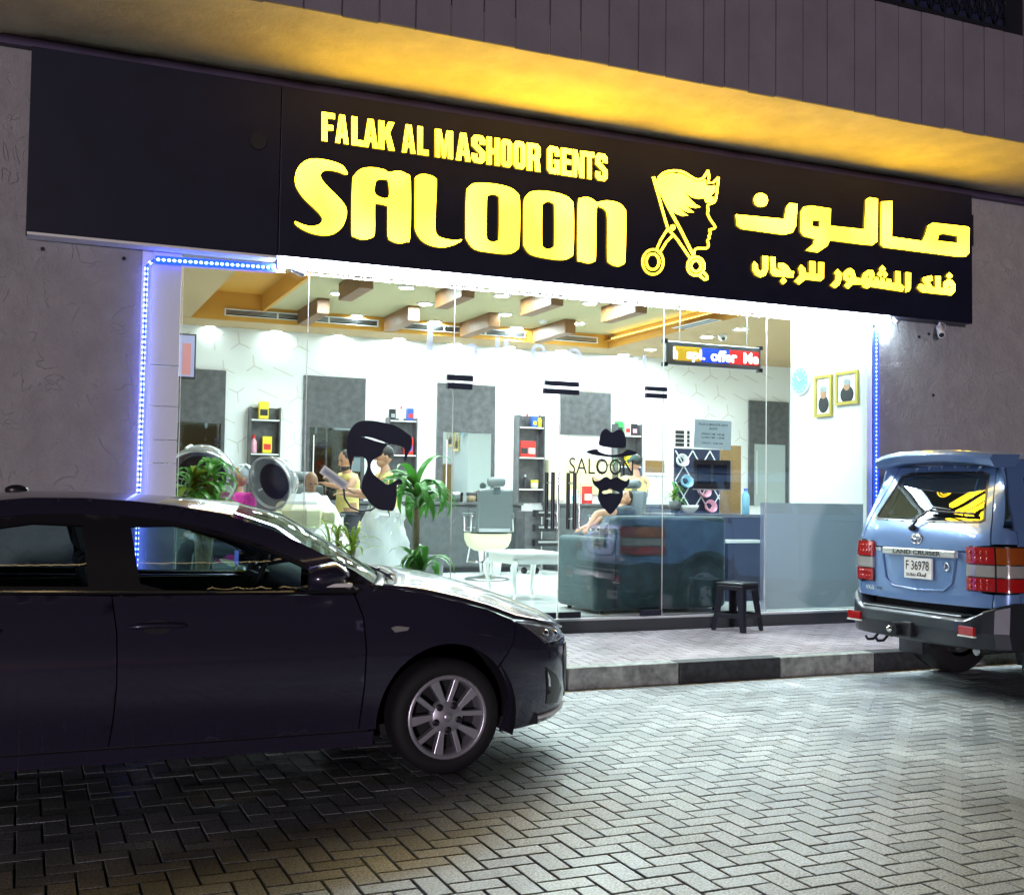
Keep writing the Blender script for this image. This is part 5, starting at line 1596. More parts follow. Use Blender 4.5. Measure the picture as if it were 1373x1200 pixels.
b.bar((CX + .55, CY + .19, .99), (CX + .55, CY + .55, .99), .03)
b.build('steering_wheel', MAT['interior'], car)
loft_rows([(Vector((CX + .60, CY - .70, .92)), Vector((CX + .60, CY, .93))), (Vector((CX + .66, CY - .72, 1.00)), Vector((CX + .66, CY, 1.02))), (Vector((CX + .80, CY - .72, 1.02)), Vector((CX + .82, CY, 1.05))), (Vector((CX + 1.02, CY - .72, .985)), Vector((CX + 1.15, CY, 1.02)))], 'dashboard', MAT['dash_grey'], car)
MB().box(CX + .62, CX + .95, CY - .7, CY + .7, .5, .92).build('dashboard_lower', MAT['interior'], car)
for sd in (-1, 1):
    MB().box(CX - 1.2, CX + .85, CY + sd * .74, CY + sd * .775, .45, .955).build('door_lining', MAT['interior'], car)
# wing mirrors
for sd in (-1, 1):
    c = Vector((CX + .655, CY + sd * .965, 1.055))
    mb = MB()
    prof = [(-.105, .055, .03), (-.09, .088, .055), (-.03, .098, .068), (.04, .085, .066), (.09, .055, .045), (.115, .02, .018)]
    vs = []
    sg = 16
    for x, ry, rz in prof:
        for k in range(sg):
            a = 2 * PI * k / sg
            vs.append(c + Vector((x, ry * math.cos(a) * 1.15, rz * math.sin(a) + (.015 if x > 0 else 0))))
    fs = [(i * sg + k, i * sg + (k + 1) % sg, (i + 1) * sg + (k + 1) % sg, (i + 1) * sg + k) for i in range(len(prof) - 1) for k in range(sg)]
    mb.add(vs, fs, True); mb.add(vs[:sg], [tuple(range(sg))[::-1]]); mb.add(vs[-sg:], [tuple(range(sg))])
    wm = mb.build('wing_mirror', P, car)
    MB().bar(c + Vector((-.01, -sd * .10, -.03)), c + Vector((-.02, -sd * .20, -.055)), .07, .05).build('mirror_stalk', MAT['black_plastic'], wm)
    MB().box(c.x - .02, c.x + .118, c.y + sd * .055 - .03, c.y + sd * .055 + .03, c.z - .042, c.z - .022).build('indicator', MAT['white_gloss'], wm, bevel=.006)
    MB().box(c.x - .108, c.x - .10, c.y - .075, c.y + .075, c.z - .045, c.z + .045).build('mirror_glass', MAT['mirror'], wm)
# handles, side repeater, aerial, wipers
for k, hx in enumerate((-.14, -.96)):
    for sd, door in ((-1, (fd, rdo)[k][0]), (1, (fd, rdo)[k][1])):
        rec = [(hx - .055, .805), (hx, .79), (hx + .06, .805), (hx + .06, .845), (hx, .858), (hx - .055, .845)]
        rb = MB()
        pts = smooth_loop(rec, 3)
        v, t = cdt(ccw(pts))
        rb.add([S.P(u, z, sd, .0015) for u, z in v], [f[::-1] if sd > 0 else f for f in t], True)
        rb.build('handle_recess', MAT['interior'], door)
        hp = [S.P(hx - .135 + .27 * q / 8, .826, sd, .006 + .028 * math.sin(PI * q / 8) ** .5) for q in range(9)]
        MB().tube(hp, [.008] + [.0135] * 7 + [.008], 8).build('door_handle', P, door)
panel(S, 'side_repeater', [(1.025, .785), (1.06, .795), (1.135, .785), (1.12, .765), (1.05, .757)], MAT['tail_clear'], car, off=.006, res=.03)
MB().ell((CX - .78, CY, 1.475), (.06, .022, .028), 10, 6).build('aerial', MAT['black_plastic'], car)
b = MB()
b.tube([(CX + 1.12, CY - .55, 1.035), (CX + 1.08, CY - .2, 1.075), (CX + 1.06, CY + .1, 1.10)], .009, 6); b.tube([(CX + 1.13, CY - .05, 1.055), (CX + 1.08, CY + .3, 1.09), (CX + 1.02, CY + .55, 1.085)], .009, 6)
b.cyl((CX + 1.17, CY - .50, 1.02), (CX + 1.10, CY - .40, 1.06), .012, seg=6)
b.build('wiper', MAT['black_plastic'], car)
panel(S, 'crease_strip', [(1.50, .752), (1.72, .70), (1.72, .695), (1.50, .745)], P, car, off=.004, gap=0, res=.05, depth=.008)

# ================================================================== blue off-roader, seen from behind
VX, VY = 8.98, -2.69
suv = thing('parked_suv', 'pale blue off-road estate car seen from behind at the kerb', 'car', (VX, VY, 0))
V = Shell((VX, VY, 0), 0.83, 2.0, 2.35, 3.0, 2.18, 2.40, 3.6,
          [(.3, .97), (.55, .99), (.72, 1.0), (1.0, 1.0), (1.14, .985), (1.28, .955), (1.33, .935), (1.55, .83), (1.76, .735), (1.84, .68), (1.9, .6)],
          [(.3, .9), (.6, 1.0), (1.0, .95), (1.2, .7)],
          [(.3, .9), (.68, .98), (.75, 1.0), (1.0, 1.0), (1.15, .98), (1.28, .84), (1.35, .65), (1.45, .41), (1.60, .02), (1.76, -.44), (1.9, -.9)])
B, G = MAT['suv_paint'], MAT['suv_grey']
vE, vF = V.end_u(False), V.end_u(True)
def RU(y): return V.u_of_y(y)
def rear(pts): return [(RU(y), z) for y, z in pts]
WF, WR, VAR, VWZ = 1.45, -1.40, 0.45, 0.375
# side panels
panel(V, 'rear_quarter', [(-1.02, 1.20), (-1.02, .85)] + arc(WR, VWZ, VAR, 50, 148, 10)[0:0] + arc(WR, VWZ, VAR, 38, 128, 12) + [(-1.70, .72), (-2.20, .72), (-2.20, 1.28), (-1.6, 1.27)], B, suv)
panel(V, 'door', [(-1.015, 1.26), (-1.015, .85), (-.98, .66), (-.90, .55), (-.90, .42), (-.02, .42), (-.02, 1.25)], B, suv)
panel(V, 'door', [(-.01, 1.25), (-.01, .42), (.92, .42), (.95, .9), (.93, 1.22)], B, suv)
panel(V, 'fender', [(.96, 1.22), (.98, .9), (.95, .42), (1.0, .42)] + arc(WF, VWZ, VAR, 175, 5, 18) + [(1.93, .42), (2.0, .5), (2.0, 1.02), (1.6, 1.10)], B, suv)
panel(V, 'lower_cladding', [(-.93, .58), (-.90, .36), (.98, .36), (.98, .50), (0, .50)], G, suv, off=.012)
panel(V, 'wheel_arch', arc(WR, VWZ, VAR + .05, 10, 172, 18) + arc(WR, VWZ, VAR - .012, 172, 10, 18), G, suv, off=.03, depth=.05, res=.05)
panel(V, 'wheel_arch', arc(WF, VWZ, VAR + .05, 5, 175, 18) + arc(WF, VWZ, VAR - .012, 175, 5, 18), G, suv, off=.03, depth=.05, res=.05)
panel(V, 'nose', [(2.005, 1.02), (2.005, .40), (vF - .002, .40), (vF - .002, 1.0)], B, suv, res=.08)
panel(V, 'inner_body', [(-2.2, 1.2), (1.9, 1.0), (1.9, .45)] + arc(WF, VWZ, VAR, 5, 175, 14) + [(.9, .42), (-.9, .42)] + arc(WR, VWZ, VAR, 5, 165, 14) + [(-2.2, .6)], MAT['interior'], suv, off=-.02, depth=0, gap=0)
# upper body: pillars with three side panes
wins = [[(-2.02, 1.36), (-1.96, 1.68), (-1.12, 1.71), (-1.12, 1.34)], [(-1.02, 1.34), (-1.02, 1.71), (-.08, 1.72), (-.08, 1.32)], [(.0, 1.32), (.0, 1.72), (.35, 1.70), (.92, 1.31)]]
panel(V, 'window_surround', [(-2.22, 1.275), (-1.0, 1.262), (.94, 1.235), (1.10, 1.25), (.45, 1.76), (.2, 1.80), (-2.0, 1.80), (-2.10, 1.76), (-2.20, 1.4)], B, suv, holes=wins, gap=0, off=-.003)
for w_ in wins:
    panel(V, 'window_pane', inset(w_, -.008), MAT['suv_glass'], suv, off=-.012, depth=0, gap=0, res=.09)
def VC(u, z, cx, cz): return (V.P(u, z, -1), Vector((VX + cx, VY, cz)))
loft_rows([VC(-2.10, 1.79, -2.06, 1.845), VC(-1.9, 1.80, -1.9, 1.87), (V.P(-1.0, 1.81, -1), Vector((VX - 1.0, VY, 1.885))), (V.P(.1, 1.80, -1), Vector((VX + .1, VY, 1.87))), (V.P(.45, 1.76, -1), Vector((VX + .55, VY, 1.82)))], 'roof', B, suv, pw=3)
loft_rows([(V.P(.45, 1.76, -1), Vector((VX + .55, VY, 1.82))), (V.P(1.10, 1.25, -1), Vector((VX + 1.2, VY, 1.27)))], 'windscreen', MAT['suv_glass'], suv, depth=0)
loft_rows([(V.P(.98, 1.235, -1), Vector((VX + 1.05, VY, 1.25))), (V.P(1.5, 1.12, -1), Vector((VX + 1.5, VY, 1.18))), (V.P(2.0, 1.02, -1), Vector((VX + 2.2, VY, 1.06)))], 'hood', B, suv)
# tailgate: upper part with glass, lower part with number plate recess
ub = RU(.655)
gate_top = 1.765
glo = rear([(.585, 1.345), (.60, 1.72)])
hole = [(glo[0][0], 1.355), (RU(.30), 1.335), (vE - 0.0, 1.332)]
def closed(pts): return pts
# full-width parts are built as two mirrored halves meeting on the centre line
panel(V, 'tailgate', [(RU(.70), 1.165), (RU(.70), 1.30), (RU(.705), gate_top), (vE + .001, 1.785), (vE + .001, 1.72), (RU(.5), 1.715), (RU(.61), 1.70), (RU(.62), 1.66), (RU(.635), 1.36), (RU(.60), 1.335), (vE + .001, 1.325), (vE + .001, 1.11), (RU(.62), 1.115), (RU(.63), 1.16)], B, suv, gap=0, res=.05)
b = MB()
NC, NR = 44, 18
for j in range(NR + 1):
    z = 1.320 + (1.726 - 1.320) * j / NR
    for k in range(NC + 1):
        t_ = -1 + 2 * k / NC
        y = (.640 - .020 * j / NR) * t_
        pc_, pe_ = V.P(vE, z, 1, -.006), V.P(RU(.62), z, 1, -.006)
        py_ = V.P(RU(.62), z, 1).y - VY
        yy = py_ * (.640 - .020 * j / NR) / .62 * t_
        b.v.append((pc_.x + (pe_.x - pc_.x) * (yy / py_) ** 2, VY + yy, z))
for j in range(NR):
    for k in range(NC):
        b.f.append((j * (NC + 1) + k, (j + 1) * (NC + 1) + k, (j + 1) * (NC + 1) + k + 1, j * (NC + 1) + k + 1)); b.sm.append(True); b.mi.append(0)
b.build('rear_window', MAT['suv_glass'], suv)
panel(V, 'window_seal', [(RU(.645), 1.345), (RU(.626), 1.705), (RU(.5), 1.727), (vE + .001, 1.732), (vE + .001, 1.712), (RU(.5), 1.707), (RU(.605), 1.69), (RU(.625), 1.36), (RU(.59), 1.345), (vE + .001, 1.335), (vE + .001, 1.318), (RU(.6), 1.328)], MAT['black_plastic'], suv, gap=0, off=.003, depth=.006, res=.04)
panel(V, 'tailgate', [(RU(.62), 1.105), (vE + .001, 1.10), (vE + .001, .69), (RU(.70), .70), (RU(.715), .80), (RU(.62), .81)], B, suv, gap=0.0, res=.05, holes=[])
# side pieces of the rear body below and above the lamps
panel(V, 'rear_corner', [(-2.205, .72), (-2.205, .815), (RU(.72), .805), (RU(.705), .70)], B, suv, res=.05)
panel(V, 'rear_corner', [(-2.205, 1.175), (-2.205, 1.27), (RU(.79), 1.30), (-2.22, 1.78), (RU(.715), 1.765), (RU(.71), 1.30), (RU(.71), 1.17), (RU(.74), 1.175)], B, suv, res=.05, gap=.002)
# pressed recess round the number plate
for sd in (-1, 1):
    pts = [V.P(RU(.40), 1.055, sd, .004), V.P(RU(.36), .86, sd, .004), V.P(RU(.28), .80, sd, .004), V.P(vE + .004, .785, sd, .004)]
    MB().tube(pts, .011, 6).build('plate_recess_edge', B, suv)
rx = V.P(vE, 1.0).x
# rear lamps: inner part on the gate, outer part round the corner
def lamp(u0, u1, nm):
    for z0, z1, m in ((.825, .925, 'tail_red'), (.93, 1.02, 'tail_clear'), (1.025, 1.15, 'tail_red' if nm == 'inner' else 'tail_amber')):
        panel(V, 'tail_light', [(u0, z0), (u0, z1), (u1, z1), (u1, z0)], MAT[m], suv, off=.022, depth=.03, res=.04, gap=.002)
panel(V, 'tail_light_housing', [(RU(.50), .815), (RU(.53), 1.16), (-2.0, 1.165), (-1.96, .815)], MAT['black_plastic'], suv, off=.010, depth=.02, res=.04, rnd=0)
lamp(RU(.51), RU(.735), 'inner')
lamp(RU(.745), -1.98, 'outer')
for sd in (-1, 1):
    for z0, m_ in ((1.085, 'tail_clear'), (.875, 'tail_clear')):
        for k in range(4):
            for j in range(2):
                c_ = V.P(RU(.55 + .045 * k), z0 + (j - .5) * .045, sd, .024)
                MB().ell(c_, (.006, .014, .014), 8, 5).build('lamp_cell', MAT['tail_red'], suv)
# garnish with lettering, plate, badges
yd, zd = Vector((0, -1, 0)), Vector((0, 0, 1))
xr_ = V.P(vE, 1.10).x
MB().box(xr_ - .045, xr_ - .004, VY - .43, VY + .36, 1.055, 1.112).build('garnish', MAT['garnish'], suv, bevel=.008)
text_mesh('badge', 'LAND CRUISER', MAT['badge_dark'], suv, (xr_ - .047, VY - .03, 1.084), yd, zd, .52, .036, .003, .02)
pl = MB().box(xr_ - .030, xr_ - .010, VY - .175, VY + .125, .875, 1.04).build('number_plate', MAT['plate_white'], suv, bevel=.004)
text_mesh('plate_number', 'F 36978', MAT['print_dark'], pl, (xr_ - .031, VY - .025, .98), yd, zd, .25, .075, .002, .01)
text_mesh('plate_name', 'DUBAI', MAT['print_dark'], pl, (xr_ - .031, VY + .045, .905), yd, zd, .10, .026, .002, .02)
b = MB()
for pts in (((-.02, .0), (-.035, .018), (-.055, .018), (-.055, -.004), (-.02, -.004)), ((-.06, .012), (-.06, -.004), (-.085, -.004), (-.085, .01)), ((-.09, -.004), (-.11, .0), (-.115, .02), (-.105, -.012))):
    b.tube([(xr_ - .031, VY + q, .905 + z) for q, z in pts], .004, 5)
b.build('plate_arabic_name', MAT['print_dark'], pl)
em = MB()
ez = 1.19
for rx_, rz_ in ((.058, .040), (.022, .040), (.045, .014)):
    xx = V.P(vE, ez).x - .006
    em.tube([(xx, VY + .02 + rx_ * math.cos(k * PI / 10), ez + (.012 if rx_ == .045 else 0) + rz_ * math.sin(k * PI / 10)) for k in range(20)], .0055, 5, closed=True)
em.build('emblem', MAT['badge'], suv)
text_mesh('badge', 'V8', MAT['badge'], suv, V.P(RU(.46), 1.09, 1, .006), yd, zd, .065, .032, .003, .02)
text_mesh('badge', 'VX-R', MAT['badge'], suv, V.P(RU(.56), .765, 1, .008), yd, zd, .10, .035, .003, .02)
text_mesh('badge', 'LIMITED', MAT['badge_dark'], suv, V.P(RU(.44), .765, 1, .008), yd, zd, .08, .024, .003, .02)
b = MB()
for k in range(12): pass
b.tube([V.P(RU(.31), .985, -1, .006) + Vector((0, .025 * math.cos(k * PI / 6), .03 * math.sin(k * PI / 6))) for k in range(12)], .006, 5, closed=True)
b.build('badge_ring', MAT['badge'], suv)
# wiper
wp = V.P(RU(.08), 1.27, 1, .02)
b = MB(); b.ell(wp, (.03, .035, .03), 10, 6); b.tube([wp + Vector((-.01, 0, 0)), V.P(RU(.02), 1.33, 1, .05), V.P(RU(.12), 1.42, -1, .05), V.P(RU(.32), 1.405, -1, .045)], [.012, .010, .009, .007], 6)
b.tube([V.P(RU(.02), 1.40, -1, .035), V.P(RU(.55), 1.385, -1, .03)], .009, 6)
b.build('rear_wiper', MAT['black_plastic'], suv)
# roof spoiler
sp = MB()
rows = []
for k in range(-10, 11):
    t = k / 10
    y = VY + .63 * t
    dr = .045 * abs(t) ** 3
    xr0 = VX - 2.36 + .10 * t * t
    rows.append([(VX - 1.98, y, 1.90 - dr), (xr0, y, 1.895 - dr), (xr0 - .025, y, 1.86 - dr), (xr0 + .02, y, 1.80 - dr * 1.1), (xr0 + .10, y, 1.795 - dr), (VX - 2.02, y, 1.81 - dr)])
n = len(rows[0])
vs = [p for r_ in rows for p in r_]
fs = [(i * n + k, i * n + (k + 1) % n, (i + 1) * n + (k + 1) % n, (i + 1) * n + k) for i in range(len(rows) - 1) for k in range(n)]
sp.add(vs, [f[::-1] for f in fs], False); sp.add(rows[0], [tuple(range(n))]); sp.add(rows[-1], [tuple(range(n))[::-1]])
spo = sp.build('roof_spoiler', B, suv, bevel=.012)
MB().box(VX - 2.335, VX - 2.31, VY - .14, VY + .18, 1.808, 1.832).build('brake_light', MAT['tail_clear'], spo)
# bumper with step, fog reflectors, tow ball, hooks
Wb = .83
bp = MB()
prof = [(.0, .36), (-.17, .40), (-.20, .52), (-.19, .60), (-.17, .615), (.0, .62)]
plan = []
for k in range(-12, 13):
    t = k / 12
    plan.append((VX - 2.36 + (.20 * abs(t) ** 6), VY + Wb * t, 1.0))
rows = []
for (x, y, _) in plan:
    t = (y - VY) / Wb
    up_ = .13 * max(0.0, (abs(t) - .72) / .28) ** .7
    rows.append([(x - (-.04), y, .36 + .02 * abs(t)), (x - .13, y, .40), (x - .155, y, .52), (x - .145, y, .60 + up_ * .9), (x - .12, y, .615 + up_), (x - .02, y, .615 + up_), (x + .05, y, .60 + up_)])
n = len(rows[0])
vs = [p for r_ in rows for p in r_]
bp.add(vs, [(i * n + k, (i + 1) * n + k, (i + 1) * n + (k + 1) % n, i * n + (k + 1) % n)[::-1] for i in range(len(rows) - 1) for k in range(n)], False)
bp.add(rows[0], [tuple(range(n))[::-1]]); bp.add(rows[-1], [tuple(range(n))])
bmp = bp.build('rear_bumper', G, suv, bevel=.01)
for sd in (-1, 1):
    q = MB()
    pts = [(-2.16, .52, .80), (-1.88, .50, .83)]
    q.box(VX - 2.20, VX - 1.80, VY + sd * .80 - .02, VY + sd * .80 + .02, .42, .735)
    q.build('bumper_end', G, suv, bevel=.015)
    MB().box(VX - 2.523, VX - 2.50, VY + sd * .615 - .075, VY + sd * .615 + .075, .50, .565).build('reflector', MAT['tail_red'], bmp, bevel=.005)
    MB().box(VX - 2.525, VX - 2.50, VY + sd * .615 - .08, VY + sd * .615 + .08, .488, .498).build('reflector_trim', MAT['white_gloss'], bmp)
st = MB().box(VX - 2.47, VX - 2.33, VY - .52, VY + .56, .6205, .632).build('bumper_step', MAT['steel'], suv, bevel=.004)
for k in range(5): MB().box(VX - 2.455 + k * .024, VX - 2.445 + k * .024, VY - .50, VY + .54, .6325, .636).build('step_rib', MAT['dark_metal'], st)
th = MB(); th.cyl((VX - 2.45, VY + .08, .47), (VX - 2.60, VY + .08, .47), .055, .06, 14)
th.build('tow_bracket', MAT['black_plastic'], suv)
MB().ell((VX - 2.615, VY + .08, .475), .028, 12, 8).build('tow_ball', MAT['chrome'], suv)
MB().box(VX - 2.55, VX - 2.40, VY - .08, VY + .03, .42, .54).build('tow_socket', MAT['black_plastic'], suv, bevel=.01)
for y in (.56, .44):
    MB().tube([(VX - 2.30, VY + y, .38), (VX - 2.36, VY + y, .33), (VX - 2.42, VY + y, .33), (VX - 2.44, VY + y, .36)], .012, 6).build('tie_hook', MAT['dark_metal'], suv)
b = MB(); b.box(VX - 2.2, VX + 2.0, VY - .55, VY + .55, .36, .55); b.box(VX - 2.25, VX - 2.1, VY - .65, VY + .65, .45, .70); b.build('underbody', MAT['interior'], suv)
MB().cyl((VX + WR, VY - .62, VWZ), (VX + WR, VY + .62, VWZ), .06, seg=12).build('rear_axle', MAT['interior'], suv)
MB().cyl((VX - 2.3, VY - .50, .36), (VX - 1.6, VY - .50, .38), .035, seg=12).build('exhaust', MAT['steel'], suv)
for wx in (WF, WR):
    for sd in (-1, 1):
        housing(suv, VX + wx, VY + sd * .76, VY + sd * .46, VWZ, VAR + .01)
        wheel(suv, (VX + wx, VY + sd * .665, VWZ), sd, .375, .23, .25, 5, MAT['alloy'], pair=False)
for sd in (-1, 1):
    MB().box(VX + WR - .46, VX + WR - .445, VY + sd * .665 - .14, VY + sd * .665 + .14, .18, .48).build('mud_flap', MAT['suv_grey'], suv)
# cabin furniture behind the tinted panes
for y in (-.36, .36):
    for x in (-.55, .55):
        b = MB(); b.box(VX + x - .1, VX + x + .1, VY + y - .22, VY + y + .22, .6, 1.36); b.build('seat', MAT['interior'], suv, bevel=.05)
        MB().box(VX + x - .06, VX + x + .06, VY + y - .13, VY + y + .13, 1.38, 1.58).build('headrest', MAT['interior'], suv, bevel=.04)
MB().box(VX - 2.0, VX + .9, VY - .68, VY + .68, .56, .60).build('cabin_floor', MAT['interior'], suv)
for sd in (-1, 1):
    MB().ell((VX + .98, VY + sd * .90, 1.26), (.07, .11, .09), 12, 8).build('wing_mirror', B, suv)
# ------------------------------------------------------------------ people
def skinned(verts, edges, rad, sub=1):
    """grow one continuous surface round a skeleton; returns (vertices, faces)"""
    me = bpy.data.meshes.new('skeleton')
    me.from_pydata([tuple(v) for v in verts], edges, [])
    o = bpy.data.objects.new('skeleton', me)
    COL.objects.link(o)
    sk = o.modifiers.new('skin', 'SKIN')
    sk.use_smooth_shade = True
    lay_ = me.skin_vertices[0].data
    for i, r in enumerate(rad):
        rr = r if isinstance(r, (tuple, list)) else (r, r)
        lay_[i].radius = rr
        lay_[i].use_root = (i == 0)
    ss = o.modifiers.new('subdivision', 'SUBSURF'); ss.levels = sub; ss.render_levels = sub
    dg = bpy.context.evaluated_depsgraph_get()
    ev = bpy.data.meshes.new_from_object(o.evaluated_get(dg))
    out = ([v.co.copy() for v in ev.vertices], [tuple(p.vertices) for p in ev.polygons])
    bpy.data.objects.remove(o); bpy.data.meshes.remove(me); bpy.data.meshes.remove(ev)
    return out

def hand(V_, E_, Rr, wi, w, d, n, s=1.0, curl=.35):
    """palm, five bent fingers and a thumb, chained to wrist vertex wi; d = pointing direction, n = palm normal"""
    d = Vector(d).normalized(); n = Vector(n); n = (n - d * n.dot(d)).normalized(); sd = d.cross(n)
    pi = len(V_); V_.append(Vector(w) + d * .05 * s); Rr.append((.034 * s, .018 * s)); E_.append((wi, pi))
    for k, (off, L) in enumerate(((-.030, .062), (-.010, .074), (.010, .070), (.028, .055))):
        a = len(V_)
        b0 = Vector(w) + d * .085 * s + sd * off * s
        V_.append(b0); Rr.append(.0095 * s); E_.append((pi, a))
        m = b0 + (d * math.cos(curl * .6) + n * math.sin(curl * .6)) * L * .5 * s
        V_.append(m); Rr.append(.0085 * s); E_.append((a, a + 1))
        V_.append(m + (d * math.cos(curl * 1.8) + n * math.sin(curl * 1.8)) * L * .5 * s); Rr.append(.007 * s); E_.append((a + 1, a + 2))
    a = len(V_)
    t0 = Vector(w) + d * .035 * s - sd * .040 * s
    V_.append(t0); Rr.append(.011 * s); E_.append((pi, a))
    V_.append(t0 + (d * .8 - sd * .5 + n * .3).normalized() * .045 * s); Rr.append(.009 * s); E_.append((a, a + 1))

def person(label, J, face, skin='skin', shirt='shirt_yellow', trousers='trousers_dark', hair='hair', bald=False, cap=None, tilt=0.0, sleeve=.55, group=None, shoes=True, beard=False, curl=.35):
    """J: joint positions; face: horizontal direction the head looks"""
    J = {k: Vector(v) for k, v in J.items()}
    base = (J['ankle_l'] + J['ankle_r']) / 2
    t = thing('person', label, 'person', (base.x, base.y, FZ), group)
    f = Vector(face).normalized()
    upv = Vector((0, 0, 1))
    right = f.cross(upv).normalized()
    MT = Matrix.Rotation(tilt, 3, right)
    hf, hu = MT @ f, MT @ upv
    head = J['head']
    V_, E_, Rr = [], [], []
    def add(p, r, prev=None):
        V_.append(Vector(p)); Rr.append(r)
        if prev is not None: E_.append((prev, len(V_) - 1))
        return len(V_) - 1
    pel = add(J['pelvis'], (.145, .11))
    mid = add(J['pelvis'].lerp(J['chest'], .5), (.135, .10), pel)
    ch = add(J['chest'], (.155, .115), mid)
    nk = add(J['neck'], .058, ch)
    add(head - hu * .06, .052, nk)
    for s in 'lr':
        sh = add(J['shoulder_' + s], .066, ch)
        el = add(J['elbow_' + s], .046, sh)
        wr = add(J['wrist_' + s], .030, el)
        dd = (J['wrist_' + s] - J['elbow_' + s])
        hand(V_, E_, Rr, wr, J['wrist_' + s], dd, Vector((0, 0, -1)) if abs(dd.normalized().z) < .8 else f, curl=curl)
        hp = add(J['hip_' + s], .095, pel)
        kn = add(J['knee_' + s], .062, hp)
        an = add(J['ankle_' + s], .042, kn)
        toe = add(J['ankle_' + s] + f * .14 + Vector((0, 0, -.05)), .036, an)
    vs, fs = skinned(V_, E_, Rr)
    b = MB().add(vs, fs, True)
    # head: cranium, jaw, nose and ears in the same mesh
    B3 = Matrix((right, hf, hu)).transposed()
    b.ell(head + hu * .02, (.076, .095, .108), 18, 12, B3)
    b.ell(head - hu * .062 + hf * .022, (.056, .066, .062), 14, 9, B3)
    b.ell(head - hu * .018 + hf * .098, (.013, .020, .026), 8, 6, B3)
    b.ell(head - hu * .034 + hf * .106, (.017, .013, .010), 8, 6, B3)
    for s in (-1, 1): b.ell(head + right * s * .077 - hu * .012 - hf * .005, (.010, .022, .032), 8, 6, B3)
    b.build('body', MAT[skin], t)
    fb = MB()
    for s in (-1, 1):
        fb.ell(head + right * s * .030 + hf * .088 + hu * .012, (.012, .008, .007), 8, 6, B3)
    fb.build('eyes', MAT['eye'], t)
    br = MB()
    for s in (-1, 1): br.ell(head + right * s * .031 + hf * .090 + hu * .030, (.018, .007, .004), 8, 4, B3)
    br.build('eyebrows', MAT[hair], t)
    MB().ell(head - hu * .064 + hf * .084, (.021, .008, .007), 8, 5, B3).build('mouth', MAT['lip'], t)
    if beard:
        MB().ell(head - hu * .080 + hf * .026, (.058, .068, .050), 12, 8, B3).build('beard', MAT[hair], t)
    if not bald:
        hm = MB(); hm.ell(head + hu * .042 - hf * .016, (.083, .098, .094), 18, 12, B3); hm.build('hair', MAT[hair], t)
    if cap:
        cm = MB(); cm.ell(head + hu * .052 - hf * .008, (.087, .104, .080), 18, 10, B3); cm.ell(head + hu * .040 + hf * .115, (.065, .065, .010), 14, 6, B3)
        cm.build('cap', MAT[cap], t)
    # clothing follows the body
    def cloth(nm, m, chain):
        V2, E2, R2 = [], [], []
        for p, r, prev in chain:
            V2.append(p); R2.append(r)
            if prev is not None: E2.append((prev, len(V2) - 1))
        v, fc = skinned(V2, E2, R2)
        MB().add(v, fc, True).build(nm, MAT[m], t)
    hem = J['pelvis'] + (J['pelvis'] - J['chest']).normalized() * .10
    c = [(J['pelvis'], (.165, .128), None), (J['pelvis'].lerp(J['chest'], .5), (.152, .118), 0), (J['chest'], (.172, .132), 1), (J['neck'] - Vector((0, 0, .035)), (.078, .075), 2), (hem, (.168, .13), 0)]
    for s in 'lr':
        c.append((J['shoulder_' + s], .082, 2)); i = len(c) - 1
        c.append((J['shoulder_' + s].lerp(J['elbow_' + s], sleeve), .070, i)); 
    cloth('shirt', shirt, c)
    c = [(J['pelvis'] - Vector((0, 0, .02)), (.158, .12), None)]
    for s in 'lr':
        c.append((J['hip_' + s], .108, 0)); i = len(c) - 1
        c.append((J['knee_' + s], .080, i)); c.append((J['ankle_' + s] + Vector((0, 0, .04)), .064, i + 1))
    cloth('trousers', trousers, c)
    sh = MB()
    for s in 'lr':
        a = J['ankle_' + s]
        sh.ell(a + f * .07 + Vector((0, 0, -.055)), (.05, .14, .05), 12, 8, Matrix((right, f, upv)).transposed())
    sh.build('shoes', MAT['black_rubber'], t)
    return t

def standing(x, y, H, f, arms):
    """default standing joints, H = height; arms overrides elbows and wrists"""
    f = Vector(f).normalized(); r = f.cross(Vector((0, 0, 1)))
    o = Vector((x, y, FZ))
    J = dict(head=o + Vector((0, 0, H - .125)) + f * .02, neck=o + Vector((0, 0, H - .28)), chest=o + Vector((0, 0, H * .72)), pelvis=o + Vector((0, 0, H * .53)))
    for s, k in (('l', -1), ('r', 1)):
        J['shoulder_' + s] = o + r * k * .185 + Vector((0, 0, H * .805))
        J['elbow_' + s] = o + r * k * .23 + Vector((0, 0, H * .62))
        J['wrist_' + s] = o + r * k * .24 + f * .08 + Vector((0, 0, H * .47))
        J['hip_' + s] = o + r * k * .09 + Vector((0, 0, H * .50))
        J['knee_' + s] = o + r * k * .10 + f * .02 + Vector((0, 0, H * .27))
        J['ankle_' + s] = o + r * k * .11 + Vector((0, 0, .085))
    J.update(arms)
    return J

def seated(x, y, zseat, f, lean=.1, arms=None):
    f = Vector(f).normalized(); r = f.cross(Vector((0, 0, 1))); u = Vector((0, 0, 1))
    o = Vector((x, y, zseat + .10))
    bk = (u * math.cos(lean) - f * math.sin(lean))
    J = dict(pelvis=o, chest=o + bk * .38, neck=o + bk * .58, head=o + bk * .71 + f * .03)
    for s, k in (('l', -1), ('r', 1)):
        J['shoulder_' + s] = o + bk * .50 + r * k * .185
        J['elbow_' + s] = o + bk * .24 + r * k * .26 + f * .06
        J['wrist_' + s] = o + bk * .16 + r * k * .22 + f * .30
        J['hip_' + s] = o + r * k * .09 + f * .04
        J['knee_' + s] = o + r * k * .11 + f * .45 + u * .02
        J['ankle_' + s] = o + r * k * .11 + f * .50 - u * .36
    if arms: J.update(arms)
    return J

